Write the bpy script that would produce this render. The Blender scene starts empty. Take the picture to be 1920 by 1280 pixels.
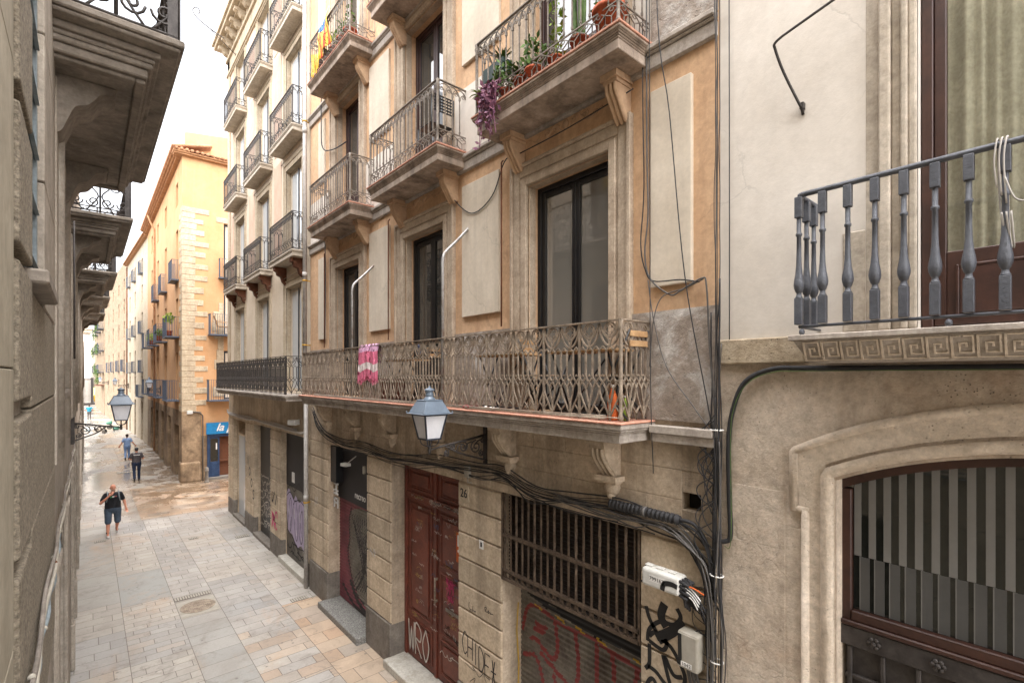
import bpy, bmesh, math, random
from math import sin, cos, pi, radians, sqrt, atan2
from mathutils import Vector, Matrix
random.seed(11)
R = random.Random(5)
SC = bpy.context.scene
COL = SC.collection

# ------------------------------------------------------------------ materials
def lin(c):
    o = []
    for v in c[:3]:
        v = v / 255.0
        o.append(v / 12.92 if v <= .04045 else ((v + .055) / 1.055) ** 2.4)
    return (o[0], o[1], o[2], 1.0)

class NT:
    def __init__(s, name):
        s.m = bpy.data.materials.new(name); s.m.use_nodes = True
        s.t = s.m.node_tree; s.b = s.t.nodes['Principled BSDF']
    def n(s, typ, **kw):
        d = s.t.nodes.new(typ)
        for k, v in kw.items(): setattr(d, k, v)
        return d
    def l(s, a, b): s.t.links.new(a, b)
    def pos(s, sc=None, rot=None):
        g = s.n('ShaderNodeNewGeometry').outputs['Position']
        if sc is None and rot is None: return g
        m = s.n('ShaderNodeMapping'); s.l(g, m.inputs['Vector'])
        if sc: m.inputs['Scale'].default_value = sc
        if rot: m.inputs['Rotation'].default_value = rot
        return m.outputs[0]
    def noise(s, vec, scale, detail=5, rough=.6, dist=0):
        d = s.n('ShaderNodeTexNoise'); s.l(vec, d.inputs['Vector'])
        d.inputs['Scale'].default_value = scale; d.inputs['Detail'].default_value = detail
        d.inputs['Roughness'].default_value = rough; d.inputs['Distortion'].default_value = dist
        return d.outputs['Fac']
    def rng(s, v, a, b, c=0., d=1.):
        m = s.n('ShaderNodeMapRange'); s.l(v, m.inputs[0])
        for i, x in enumerate((a, b, c, d)): m.inputs[i + 1].default_value = x
        return m.outputs[0]
    def mix(s, f, a, b, mode='MIX'):
        m = s.n('ShaderNodeMix', data_type='RGBA', blend_type=mode)
        for i, x in ((0, f), (6, a), (7, b)):
            if hasattr(x, 'is_linked'): s.l(x, m.inputs[i])
            else: m.inputs[i].default_value = x
        return m.outputs[2]
    def math(s, op, a, b=0.):
        m = s.n('ShaderNodeMath', operation=op)
        for i, x in ((0, a), (1, b)):
            if hasattr(x, 'is_linked'): s.l(x, m.inputs[i])
            else: m.inputs[i].default_value = x
        return m.outputs[0]

DESAT = ('stone', 'slab', 'render', 'brick', 'trim', 'plaster', 'sandstone', 'ashlar', 'wall')
def mat(name, c1, c2=None, scale=2.2, rough=.85, bump=.25, bscale=70, pits=0, pscale=38, streak=0,
        streakc=(70, 60, 50), metal=0, spec=.3, grain=.14, lo=.36, hi=.64, coat=0, stain=0, stainc=(60, 52, 45), stscale=.9, island=0, cracks=0):
    t = NT(name); P = t.pos()
    if c2 is None: c2 = [v * .86 for v in c1]
    if any(w in name for w in DESAT):
        ds = .0 if ('ochre' in name or 'brown' in name or 'cream' in name) else .07
        c1, c2, streakc, stainc = [[v + (sum(c) / 3 * 1.0 - v) * ds for v in c] for c in (c1, c2, streakc, stainc)]
    f = t.rng(t.noise(P, scale, 8, .62, .4), lo, hi)
    c = t.mix(f, lin(c1), lin(c2))
    if stain:
        q = t.noise(P, stscale, 7, .65, .8)
        c = t.mix(t.math('MULTIPLY', t.rng(q, .52, .7), stain), c, lin(stainc))
    if streak:
        q = t.noise(t.pos((1.9, 1.9, .13)), 1.6, 6, .65)
        c = t.mix(t.math('MULTIPLY', t.rng(q, .47, .72), streak), c, lin(streakc))
    g = t.rng(t.noise(P, bscale * .42, 4, .72), .28, .72)
    if grain > .055: c = t.mix(1.0, c, t.mix(t.rng(t.noise(P, 7, 5, .7, .6), .3, .7), (.84, .83, .81, 1), (1.1, 1.1, 1.1, 1)), 'MULTIPLY')
    if grain: c = t.mix(1.0, c, t.mix(g, (1 - grain * 2, 1 - grain * 2, 1 - grain * 2, 1), (1 + grain, 1 + grain, 1 + grain, 1)), 'MULTIPLY')
    if island:
        ri = t.n('ShaderNodeNewGeometry').outputs['Random Per Island']
        c = t.mix(1.0, c, t.mix(ri, (1 - island, 1 - island, 1 - island * 1.1, 1), (1 + island * .6, 1 + island * .55, 1 + island * .4, 1)), 'MULTIPLY')
    h = t.noise(P, bscale, 5, .7)
    if cracks:
        dn = t.n('ShaderNodeTexNoise'); t.l(P, dn.inputs['Vector']); dn.inputs['Scale'].default_value = 2.4; dn.inputs['Detail'].default_value = 6
        vm = t.n('ShaderNodeVectorMath', operation='MULTIPLY_ADD'); t.l(dn.outputs['Color'], vm.inputs[0]); vm.inputs[1].default_value = (.55, .55, .55); t.l(P, vm.inputs[2])
        ve = t.n('ShaderNodeTexVoronoi', feature='DISTANCE_TO_EDGE'); t.l(vm.outputs[0], ve.inputs['Vector']); ve.inputs['Scale'].default_value = .9
        ck = t.math('MULTIPLY', t.rng(ve.outputs['Distance'], .003, .009, 1, 0), t.rng(t.noise(P, 1.1, 3, .5), .5, .58))
        c = t.mix(t.math('MULTIPLY', ck, cracks), c, lin([v_ * .55 for v_ in c1])); h = t.math('SUBTRACT', h, t.math('MULTIPLY', ck, cracks * 1.6))
    if pits:
        v = t.n('ShaderNodeTexVoronoi'); t.l(P, v.inputs['Vector']); v.inputs['Scale'].default_value = pscale
        v.inputs['Randomness'].default_value = 1
        msk = t.rng(t.noise(P, 2.6, 6, .75), .5, .6)
        pit = t.math('MULTIPLY', t.rng(v.outputs['Distance'], .04, .22, 1, 0), msk)
        c = t.mix(t.math('MULTIPLY', pit, pits), c, lin([v_ * .42 for v_ in c1]))
        h = t.math('SUBTRACT', h, t.math('MULTIPLY', pit, 1.2 * pits))
    t.l(c, t.b.inputs['Base Color'])
    t.b.inputs['Roughness'].default_value = rough; t.b.inputs['Metallic'].default_value = metal
    t.b.inputs['Specular IOR Level'].default_value = spec
    t.b.inputs['Coat Weight'].default_value = coat
    if bump:
        bn = t.n('ShaderNodeBump'); bn.inputs['Strength'].default_value = bump; bn.inputs['Distance'].default_value = .018
        t.l(h, bn.inputs['Height']); t.l(bn.outputs[0], t.b.inputs['Normal'])
    return t.m

def flat(name, c, rough=.6, metal=0, spec=.4, bump=0):
    return mat(name, c, [v * .9 for v in c], scale=6, rough=rough, metal=metal, spec=spec, bump=bump, grain=.05)

def glass_mat(name, base, ior=1.8, rough=.03, wav=.02):
    t = NT(name)
    t.b.inputs['Base Color'].default_value = lin(base); t.b.inputs['Roughness'].default_value = rough
    t.b.inputs['IOR'].default_value = ior; t.b.inputs['Specular IOR Level'].default_value = .5
    bn = t.n('ShaderNodeBump'); bn.inputs['Strength'].default_value = wav; bn.inputs['Distance'].default_value = .02
    t.l(t.noise(t.pos(), 2.2, 1, .4), bn.inputs['Height']); t.l(bn.outputs[0], t.b.inputs['Normal'])
    return t.m

def clear_glass(name, tint, refl_ior=1.7):
    t = NT(name); t.t.nodes.remove(t.b)
    tr = t.n('ShaderNodeBsdfTransparent'); tr.inputs[0].default_value = lin(tint)
    gl = t.n('ShaderNodeBsdfGlossy'); gl.inputs['Roughness'].default_value = .02
    lw = t.n('ShaderNodeLayerWeight'); lw.inputs['Blend'].default_value = .5
    f5 = t.math('ADD', t.math('MULTIPLY', t.math('POWER', lw.outputs['Facing'], 4.), .85), .09)
    mx = t.n('ShaderNodeMixShader'); t.l(f5, mx.inputs[0]); t.l(tr.outputs[0], mx.inputs[1]); t.l(gl.outputs[0], mx.inputs[2])
    t.l(mx.outputs[0], t.t.nodes['Material Output'].inputs[0])
    return t.m

MT = {}
MT['orange'] = mat('ochre_plaster', (208, 174, 140), (198, 162, 127), .9, .9, .16, 40, streak=.5, streakc=(156, 122, 94), grain=.07, stain=.25, stainc=(208, 182, 154), stscale=.7, cracks=.22)
MT['panel'] = mat('cream_plaster', (210, 198, 180), (198, 185, 166), 1.6, .9, .12, 40, streak=.4, streakc=(164, 153, 138), grain=.05, stain=.2, stainc=(168, 158, 144), stscale=1.4, cracks=.22)
MT['trim'] = mat('window_stone', (190, 172, 150), (166, 147, 126), 2.4, .9, .3, 80, pits=.5, streak=.35, streakc=(105, 92, 76))
MT['stone'] = mat('taupe_stone', (200, 181, 158), (176, 157, 134), 1.5, .9, .5, 50, pits=.8, pscale=26, streak=.5, streakc=(66, 57, 46), stain=.3, stainc=(84, 74, 62), island=.10)
MT['stonep'] = mat('pier_stone', (204, 185, 160), (184, 165, 141), 1.9, .9, .4, 55, pits=.6, pscale=26, streak=.4, streakc=(74, 64, 53), island=.16)
MT['plinth'] = mat('grey_plinth_stone', (132, 124, 114), (110, 102, 94), 3, .85, .3, 60, streak=.4)
MT['render'] = mat('rough_grey_render', (172, 160, 148), (146, 132, 119), 3.2, .95, 1.0, 26, pits=.9, pscale=26, stain=.95, stainc=(214, 211, 207), stscale=1.5)
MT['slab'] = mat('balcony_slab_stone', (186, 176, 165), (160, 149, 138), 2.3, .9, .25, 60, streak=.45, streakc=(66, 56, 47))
MT['cslab'] = mat('pale_slab_stone', (202, 190, 173), (180, 167, 149), 2.6, .9, .3, 40, streak=.3, streakc=(120, 106, 90))
MT['slabdk'] = mat('weathered_slab_stone', (182, 164, 147), (148, 131, 116), 2.6, .9, .4, 40, streak=.7, streakc=(44, 36, 29))
MT['corbel'] = mat('brown_corbel_plaster', (192, 162, 132), (172, 142, 114), 3, .9, .2, 60, grain=.06)
MT['bstone'] = mat('tan_sandstone', (208, 193, 175), (190, 173, 153), 1.4, .9, .9, 32, pits=.9, pscale=40, stain=.4, stainc=(166, 130, 100), stscale=1.3, streak=.35, streakc=(140, 112, 86), cracks=.12)
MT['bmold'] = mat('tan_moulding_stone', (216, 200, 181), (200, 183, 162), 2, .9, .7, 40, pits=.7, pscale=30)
MT['bcream'] = mat('cream_render', (216, 208, 197), (206, 197, 185), 1.1, .92, .12, 22, streak=.18, streakc=(172, 160, 145), grain=.04, stain=.22, stainc=(176, 163, 148), stscale=.8, cracks=.16)
MT['bpit'] = mat('pitted_string_stone', (190, 174, 150), (166, 148, 122), 3, .95, .7, 40, pits=1, pscale=24)
MT['tile'] = mat('terracotta_tile', (200, 150, 128), (178, 124, 103), 6, .8, .2, 60, stain=.4, stainc=(200, 160, 140), stscale=4)
MT['iron'] = mat('weathered_iron', (166, 151, 133), (128, 114, 99), 9, .65, .2, 90, metal=.2, spec=.4, grain=.2)
MT['ironlt'] = mat('bare_grey_iron', (136, 127, 116), (108, 98, 88), 9, .6, .2, 90, metal=.2, spec=.4, grain=.2)
MT['grille'] = mat('rusty_grille_iron', (104, 88, 72), (72, 58, 47), 9, .65, .2, 90, metal=.2, spec=.4, grain=.2)
MT['irondk'] = mat('dark_iron', (74, 69, 66), (56, 51, 48), 9, .55, .15, 90, metal=.3, spec=.4)
MT['balu'] = mat('slate_iron_paint', (84, 87, 94), (70, 72, 79), 8, .42, .35, 60, spec=.5, grain=.08)
MT['black'] = mat('black_paint', (22, 22, 24), (16, 16, 18), 5, .35, .03, 40, spec=.5, grain=.05)
MT['darkin'] = flat('dark_interior', (26, 22, 20), .9)
MT['mahog'] = mat('brown_wood', (70, 43, 33), (53, 32, 25), 3, .45, .15, 60, spec=.5, grain=.1)
MT['dkwood'] = mat('dark_brown_wood', (62, 38, 34), (46, 27, 24), 3, .5, .15, 60, spec=.4)
MT['reddoor'] = mat('red_brown_door_paint', (122, 64, 48), (96, 49, 38), 2.2, .5, .12, 60, spec=.45, stain=.35, stainc=(58, 34, 28), stscale=2.5)
MT['winglass'] = glass_mat('window_glass', (52, 52, 50), 2.0)
MT['skyglass'] = glass_mat('sky_reflection_glass', (192, 197, 200), 2.8)  # near-white base colour carries the bright sky reflection
MT['curtglass'] = clear_glass('tinted_pane', (246, 246, 240), 1.6)
MT['reflglass'] = glass_mat('pale_reflection_pane', (118, 116, 110), 2.7, .02, .06)  # base colour lightened to stand in for the pale facade reflected from opposite
MT['dkglass'] = glass_mat('dark_pane', (30, 31, 28), 1.7)
MT['frost'] = mat('frosted_film', (114, 112, 108), (108, 106, 102), 4, .5, 0, grain=.02, spec=.4)
MT['frost2'] = mat('pale_frosted_film', (78, 77, 75), (72, 71, 69), 4, .45, 0, grain=.02, spec=.4)
MT['curtain'] = mat('ochre_curtain', (216, 213, 206), (200, 197, 190), 3, .9, .2, 60)
MT['zinc'] = mat('pale_zinc_pipe', (176, 172, 166), (158, 152, 146), 3, .5, .05, 40, spec=.5, streak=.4, streakc=(130, 120, 110))
MT['galv'] = mat('galvanised_tube', (168, 166, 164), (128, 96, 72), 5, .42, .05, 40, metal=.6, lo=.5, hi=.72)
MT['brass'] = flat('yellow_clip', (190, 145, 40), .5)
MT['lamp'] = mat('grey_blue_lamp_paint', (104, 116, 128), (92, 103, 115), 5, .38, .03, 40, spec=.5, grain=.04)
MT['lampdk'] = flat('dark_lamp_frame', (52, 57, 66), .45)
MT['milk'] = mat('milky_lamp_glass', (222, 222, 224), (206, 206, 210), 4, .3, 0, spec=.5, grain=.02)
MT['cable'] = flat('black_cable', (46, 45, 46), .7)
MT['cablegr'] = flat('grey_cable', (92, 88, 84), .6)
MT['cablewh'] = flat('pale_cable', (180, 174, 166), .6)
MT['box'] = mat('white_plastic', (206, 204, 198), (188, 186, 178), 5, .45, .03, 40, grain=.05)
MT['boxgr'] = mat('grey_plastic', (158, 152, 140), (142, 136, 122), 5, .5, .03, 40, grain=.05)
MT['shutter'] = mat('grey_roller_shutter', (128, 122, 112), (98, 92, 84), 2.5, .5, .05, 60, metal=.3, stain=.6, stainc=(58, 44, 40), stscale=2)
MT['shutred'] = mat('pink_painted_shutter', (132, 72, 80), (104, 56, 64), 3, .55, .05, 60)
MT['shutbr'] = mat('dark_brown_slats', (46, 37, 30), (30, 24, 20), 3, .6, .05, 60)
MT['gblack'] = flat('black_spray_paint', (30, 28, 27), .7)
MT['gdark'] = flat('charcoal_spray_paint', (52, 47, 46), .7)
MT['gred'] = flat('red_spray_paint', (132, 54, 54), .6)
MT['gyel'] = flat('yellow_spray_paint', (190, 152, 48), .6)
MT['gochre'] = flat('faded_yellow_marker', (172, 142, 84), .7)
MT['gwhite'] = flat('white_marker', (200, 192, 182), .7)
MT['glilac'] = flat('lilac_spray_paint', (178, 164, 190), .7)
MT['gpink'] = flat('pink_spray_paint', (216, 60, 120), .7)
MT['gorange'] = flat('orange_spray_paint', (206, 98, 40), .7)
MT['gblue'] = flat('blue_spray_paint', (74, 84, 110), .7)
MT['marble'] = mat('worn_marble', (190, 186, 176), (168, 162, 150), 4, .5, .05, 60)
MT['terrazzo'] = mat('speckled_terrazzo', (146, 144, 138), (96, 94, 90), 46, .6, .05, 60, lo=.44, hi=.56)
MT['cpink'] = mat('pale_rose_plaster', (204, 178, 154), (192, 158, 136), 1.1, .9, .1, 40, streak=.3, streakc=(178, 150, 130), grain=.05)
MT['ccream'] = mat('pale_cream_plaster', (206, 192, 172), (194, 178, 156), 1.4, .9, .1, 40, streak=.25, streakc=(170, 150, 126), grain=.05)
MT['ctrim'] = mat('pale_stone_trim', (192, 176, 152), (176, 158, 132), 2, .9, .15, 60, streak=.3)
MT['rust'] = mat('rust_red_bracket', (118, 76, 54), (96, 60, 43), 5, .8, .2, 60)
MT['alu'] = flat('dark_window_frame', (52, 58, 66), .4)
MT['dorange'] = mat('bright_ochre_wall', (192, 152, 112), (182, 140, 100), .9, .9, .1, 30, streak=.25, streakc=(190, 130, 76), grain=.04)
MT['dstone'] = mat('quoin_stone', (196, 178, 150), (176, 157, 130), 1.6, .9, .3, 30, streak=.3, streakc=(120, 104, 86))
MT['dbase'] = mat('sooty_base_stone', (164, 138, 108), (120, 98, 75), 1.2, .9, .6, 18, stain=.55, stainc=(60, 50, 40))
MT['ecream'] = mat('faded_cream_wall', (196, 182, 160), (182, 166, 142), .8, .9, .1, 20, streak=.3, streakc=(140, 122, 98))
MT['estone'] = mat('coursed_rubble_stone', (178, 156, 128), (138, 116, 92), 2.6, .9, .5, 8, stain=.3)
MT['slate'] = flat('slate_blue_iron', (76, 84, 98), .5)
MT['roof'] = mat('clay_roof_tile', (178, 130, 98), (150, 106, 78), 3, .9, .2, 30)
MT['eave'] = mat('painted_brick_eave', (186, 138, 98), (160, 114, 78), 3, .9, .2, 30)
MT['bluesign'] = flat('blue_fascia', (24, 122, 176), .5)
MT['bluedoor'] = mat('blue_door_paint', (48, 68, 98), (38, 56, 84), 3, .5, .05, 40)
MT['warmin'] = flat('warm_bar_interior', (104, 62, 38), .8)
MT['lstone'] = mat('grey_ashlar', (170, 160, 146), (148, 138, 125), 2, .9, .6, 60, streak=.3, streakc=(84, 74, 60), stain=.2)
MT['lsmooth'] = mat('smooth_grey_pier_stone', (158, 150, 132), (142, 134, 116), 1.8, .85, .1, 60, streak=.35, streakc=(104, 95, 80), grain=.06)
MT['lrough'] = mat('bush_hammered_stone', (172, 160, 140), (128, 116, 98), 40, .95, 1.0, 150, pits=.8, pscale=70, grain=.34, lo=.3, hi=.7)
MT['lslab'] = mat('sooty_balcony_stone', (150, 140, 128), (118, 109, 98), 1.6, .9, .3, 40, streak=.3, stain=.5, stainc=(46, 39, 33))
MT['louv'] = mat('blue_grey_louvre', (128, 138, 142), (108, 118, 122), 4, .6, .05, 60)
MT['white'] = flat('white_lettering', (225, 222, 216), .6)
MT['dkpanel'] = flat('charcoal_panel', (48, 45, 46), .6)
MT['leaf'] = mat('green_leaf', (92, 120, 48), (58, 88, 30), 9, .6, .1, 60, spec=.4)
MT['leaflt'] = mat('lime_leaf', (146, 166, 58), (112, 140, 40), 9, .6, .1, 60, spec=.4)
MT['leafpu'] = mat('purple_leaf', (92, 60, 88), (150, 96, 112), 20, .6, .1, 60, spec=.4)
MT['yellow'] = flat('yellow_cloth', (224, 178, 30), .8)
MT['pot'] = mat('terracotta_pot', (172, 88, 58), (142, 70, 46), 6, .85, .1, 60)
MT['pine'] = mat('pale_table_wood', (186, 152, 112), (164, 128, 90), 8, .6, .1, 60)
MT['yellowwall'] = mat('pale_yellow_wall', (226, 206, 150), (214, 192, 132), .6, .9, .05, 10, grain=.03)
MT['skin'] = mat('skin', (198, 138, 112), (186, 124, 98), 8, .55, .05, 60, spec=.4, grain=.03)

# ------------------------------------------------------------------ mesh builder
class MB:
    def __init__(s): s.v = []; s.f = []; s.mi = []; s.sm = []; s.cur = 0
    def add(s, vs, fs, sm=False):
        o = len(s.v); s.v += [tuple(p) for p in vs]
        for f in fs: s.f.append([i + o for i in f]); s.mi.append(s.cur); s.sm.append(sm)
        return s
    def box(s, x0, x1, y0, y1, z0, z1):
        vs = [(x, y, z) for x in (x0, x1) for y in (y0, y1) for z in (z0, z1)]
        return s.add(vs, [(0, 1, 3, 2), (4, 6, 7, 5), (0, 4, 5, 1), (2, 3, 7, 6), (0, 2, 6, 4), (1, 5, 7, 3)])
    def obox(s, c, sx, sy, sz, rz=0, rx=0):
        M = Matrix.Translation(c) @ Matrix.Rotation(rz, 4, 'Z') @ Matrix.Rotation(rx, 4, 'X')
        vs = [M @ Vector((x, y, z)) for x in (-sx / 2, sx / 2) for y in (-sy / 2, sy / 2) for z in (-sz / 2, sz / 2)]
        return s.add(vs, [(0, 1, 3, 2), (4, 6, 7, 5), (0, 4, 5, 1), (2, 3, 7, 6), (0, 2, 6, 4), (1, 5, 7, 3)])
    def tube(s, pts, r, n=6, closed=False, sm=True):
        pts = [Vector(p) for p in pts]; N = len(pts)
        if N < 2: return s
        rs = r if isinstance(r, (list, tuple)) else [r] * N
        vs = []; up = None
        for i, p in enumerate(pts):
            a = pts[(i - 1) % N] if (closed or i > 0) else p
            b = pts[(i + 1) % N] if (closed or i < N - 1) else p
            d = (b - a)
            if d.length < 1e-9: d = Vector((0, 0, 1))
            d.normalize()
            if up is None:
                up = Vector((1, 0, 0)) if abs(d.x) < .9 else Vector((0, 0, 1))
            sd = d.cross(up)
            if sd.length < 1e-6: sd = d.orthogonal()
            sd.normalize(); up = sd.cross(d).normalized()
            for k in range(n):
                t = 2 * pi * (k + .5) / n
                vs.append(p + (sd * cos(t) + up * sin(t)) * rs[i])
        fs = []
        for i in range(N if closed else N - 1):
            j = (i + 1) % N
            for k in range(n):
                l = (k + 1) % n
                fs.append((i * n + k, i * n + l, j * n + l, j * n + k))
        if not closed:
            fs.append(tuple(range(n))[::-1]); fs.append(tuple((N - 1) * n + k for k in range(n)))
        return s.add(vs, fs, sm and n > 4)
    def lathe(s, prof, c, n=16, ax='z', sm=True):
        vs = []
        for r, h in prof:
            for k in range(n):
                t = 2 * pi * k / n
                p = (r * cos(t), r * sin(t), h)
                if ax == 'y': p = (p[0], p[2], p[1])
                if ax == 'x': p = (p[2], p[0], p[1])
                vs.append((c[0] + p[0], c[1] + p[1], c[2] + p[2]))
        fs = []
        for i in range(len(prof) - 1):
            for k in range(n):
                l = (k + 1) % n
                fs.append((i * n + k, i * n + l, (i + 1) * n + l, (i + 1) * n + k))
        fs.append(tuple(range(n))[::-1]); fs.append(tuple((len(prof) - 1) * n + k for k in range(n)))
        return s.add(vs, fs, sm)
    def prism(s, poly, ax, a0, a1, sm=False):
        def P(p, a):
            return (a, p[0], p[1]) if ax == 'x' else ((p[0], a, p[1]) if ax == 'y' else (p[0], p[1], a))
        n = len(poly)
        vs = [P(p, a0) for p in poly] + [P(p, a1) for p in poly]
        s.add(vs, [tuple(range(n))[::-1], tuple(range(n, 2 * n))])
        return s.add(vs, [(i, (i + 1) % n, n + (i + 1) % n, n + i) for i in range(n)], sm)
    def ball(s, c, rx, ry=None, rz=None, n=10, m=7):
        ry = ry or rx; rz = rz or rx
        vs = []
        for i in range(m + 1):
            a = pi * i / m
            for k in range(n):
                t = 2 * pi * k / n
                vs.append((c[0] + rx * sin(a) * cos(t), c[1] + ry * sin(a) * sin(t), c[2] + rz * cos(a)))
        fs = [(i * n + k, i * n + (k + 1) % n, (i + 1) * n + (k + 1) % n, (i + 1) * n + k) for i in range(m) for k in range(n)]
        return s.add(vs, fs, True)
    def capsule(s, a, b, ra, rb, n=12):
        a = Vector(a); b = Vector(b)
        pts = []; rs = []
        d = (b - a); L = d.length; d = d.normalized() if L > 1e-6 else Vector((0, 0, 1))
        for t in (1, .8, .5, 0): pts.append(a - d * ra * t); rs.append(max(ra * sqrt(max(0, 1 - t * t)), ra * .04))
        for t in (0, .5, .8, 1): pts.append(b + d * rb * t); rs.append(max(rb * sqrt(max(0, 1 - t * t)), rb * .04))
        return s.tube(pts, rs, n)
    def ribbon(s, pts, w, mapf, off=0.):
        """flat painted stroke; pts are 2-D on a surface, mapf(a, z, off) -> world"""
        N = len(pts); vs = []
        for i, p in enumerate(pts):
            a = pts[max(0, i - 1)]; b = pts[min(N - 1, i + 1)]
            dx, dz = b[0] - a[0], b[1] - a[1]; L = sqrt(dx * dx + dz * dz) or 1
            nx, nz = -dz / L, dx / L
            ww = (w[i] if isinstance(w, list) else w) / 2
            vs.append(mapf(p[0] + nx * ww, p[1] + nz * ww, off)); vs.append(mapf(p[0] - nx * ww, p[1] - nz * ww, off))
        return s.add(vs, [(2 * i, 2 * i + 1, 2 * i + 3, 2 * i + 2) for i in range(N - 1)])
    def mesh(s, name, mats, fix=True):
        me = bpy.data.meshes.new(name); me.from_pydata(s.v, [], s.f)
        for m in (mats if isinstance(mats, (list, tuple)) else [mats]): me.materials.append(MT[m] if isinstance(m, str) else m)
        for p, i, sm in zip(me.polygons, s.mi, s.sm): p.material_index = i; p.use_smooth = sm
        if fix:
            bm = bmesh.new(); bm.from_mesh(me); bmesh.ops.recalc_face_normals(bm, faces=bm.faces); bm.to_mesh(me); bm.free()
        me.update(); return me

def smooth(pts, k=4, closed=False):
    pts = [tuple(p) for p in pts]; n = len(pts); out = []
    D = len(pts[0])
    rngi = range(n if closed else n - 1)
    for i in rngi:
        if closed: p0, p1, p2, p3 = pts[(i - 1) % n], pts[i], pts[(i + 1) % n], pts[(i + 2) % n]
        else: p0, p1, p2, p3 = pts[max(0, i - 1)], pts[i], pts[i + 1], pts[min(n - 1, i + 2)]
        for j in range(k):
            t = j / k
            out.append(tuple(.5 * (2 * p1[d] + (p2[d] - p0[d]) * t + (2 * p0[d] - 5 * p1[d] + 4 * p2[d] - p3[d]) * t * t + (3 * p1[d] - p0[d] - 3 * p2[d] + p3[d]) * t ** 3) for d in range(D)))
    if not closed: out.append(pts[-1])
    return out

def tag(o, label, cat=None, group=None, kind=None):
    if label: o['label'] = label
    if cat: o['category'] = cat
    if group: o['group'] = group
    if kind: o['kind'] = kind
    return o
BASE = {}
def thing(name, label, cat, loc=(0, 0, 0), group=None):
    o = bpy.data.objects.new(name, None); COL.objects.link(o); o.location = loc; o.empty_display_size = .2
    BASE[o.name] = tuple(loc)
    return tag(o, label, cat, group)
def obj(name, mb, mats, parent=None, bevel=0, label=None, cat=None, group=None, kind=None, fix=True, seg=1):
    me = mb.mesh(name, mats, fix) if isinstance(mb, MB) else mb
    o = bpy.data.objects.new(name, me); COL.objects.link(o)
    if parent is not None:
        o.parent = parent
        # meshes are written in the coordinates of the place; undo the parent's location
        if parent.name in BASE: o.matrix_parent_inverse = Matrix.Translation(-Vector(BASE[parent.name]))
    if bevel:
        b = o.modifiers.new('bevel', 'BEVEL'); b.width = bevel; b.segments = seg; b.limit_method = 'ANGLE'; b.angle_limit = radians(40)
        b.harden_normals = False
    return tag(o, label, cat, group, kind)
def sub(name, label_parent, loc=None):
    """a part that is only a grouping of sub-parts"""
    o = bpy.data.objects.new(name, None); COL.objects.link(o); o.parent = label_parent; o.empty_display_size = .1
    if label_parent.name in BASE: o.matrix_parent_inverse = Matrix.Translation(-Vector(BASE[label_parent.name]))
    return o
def copy_tree(o, parent=None, off=(0, 0, 0)):
    c = o.copy(); COL.objects.link(c)
    if parent is not None: c.parent = parent
    else: c.location = Vector(o.location) + Vector(off)
    for ch in [k for k in bpy.data.objects if k.parent == o]: copy_tree(ch, c)
    return c

def wall(mb, d0, d1, a0, a1, z0, z1, holes, mp=lambda a, d, z: (d, a, z)):
    A = sorted({a0, a1} | {v for h in holes for v in h[:2] if a0 < v < a1})
    Z = sorted({z0, z1} | {v for h in holes for v in h[2:4] if z0 < v < z1})
    def solid(i, j):
        if i < 0 or j < 0 or i >= len(A) - 1 or j >= len(Z) - 1: return False
        a = (A[i] + A[i + 1]) / 2; z = (Z[j] + Z[j + 1]) / 2
        return not any(h[0] < a < h[1] and h[2] < z < h[3] for h in holes)
    def q(*p): mb.add([mp(*x) for x in p], [(0, 1, 2, 3)])
    for i in range(len(A) - 1):
        for j in range(len(Z) - 1):
            if not solid(i, j): continue
            a, b, c, d = A[i], A[i + 1], Z[j], Z[j + 1]
            q((a, d0, c), (b, d0, c), (b, d0, d), (a, d0, d)); q((a, d1, c), (b, d1, c), (b, d1, d), (a, d1, d))
            if not solid(i - 1, j): q((a, d0, c), (a, d1, c), (a, d1, d), (a, d0, d))
            if not solid(i + 1, j): q((b, d0, c), (b, d1, c), (b, d1, d), (b, d0, d))
            if not solid(i, j - 1): q((a, d0, c), (b, d0, c), (b, d1, c), (a, d1, c))
            if not solid(i, j + 1): q((a, d0, d), (b, d0, d), (b, d1, d), (a, d1, d))
    return mb

def text_mesh(s, size, ext=.002, bold=0):
    cu = bpy.data.curves.new('lettering', 'FONT'); cu.body = s; cu.size = size; cu.extrude = ext; cu.offset = bold
    cu.align_x = 'CENTER'; cu.align_y = 'CENTER'
    o = bpy.data.objects.new('lettering', cu); COL.objects.link(o)
    dg = bpy.context.evaluated_depsgraph_get()
    me = bpy.data.meshes.new_from_object(o.evaluated_get(dg)); bpy.data.objects.remove(o)
    return me
def text(name, s, size, M, matn, parent=None, ext=.002, bold=0, shear=0, **kw):
    me = text_mesh(s, size, ext, bold); me.materials.clear(); me.materials.append(MT[matn])
    if shear:
        for v in me.vertices: v.co.x += v.co.y * shear
    me.transform(M)
    return obj(name, me, None, parent, **kw)
# reading frame for a wall facing -X: letters run toward -Y
def face_mx(x, y, z, roll=0):
    m = Matrix(((0, 0, -1, x), (-1, 0, 0, y), (0, 1, 0, z), (0, 0, 0, 1)))
    return m @ Matrix.Rotation(roll, 4, 'Z')
def face_my(x, y, z):
    return Matrix(((1, 0, 0, x), (0, 0, -1, y), (0, 1, 0, z), (0, 0, 0, 1)))
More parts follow.
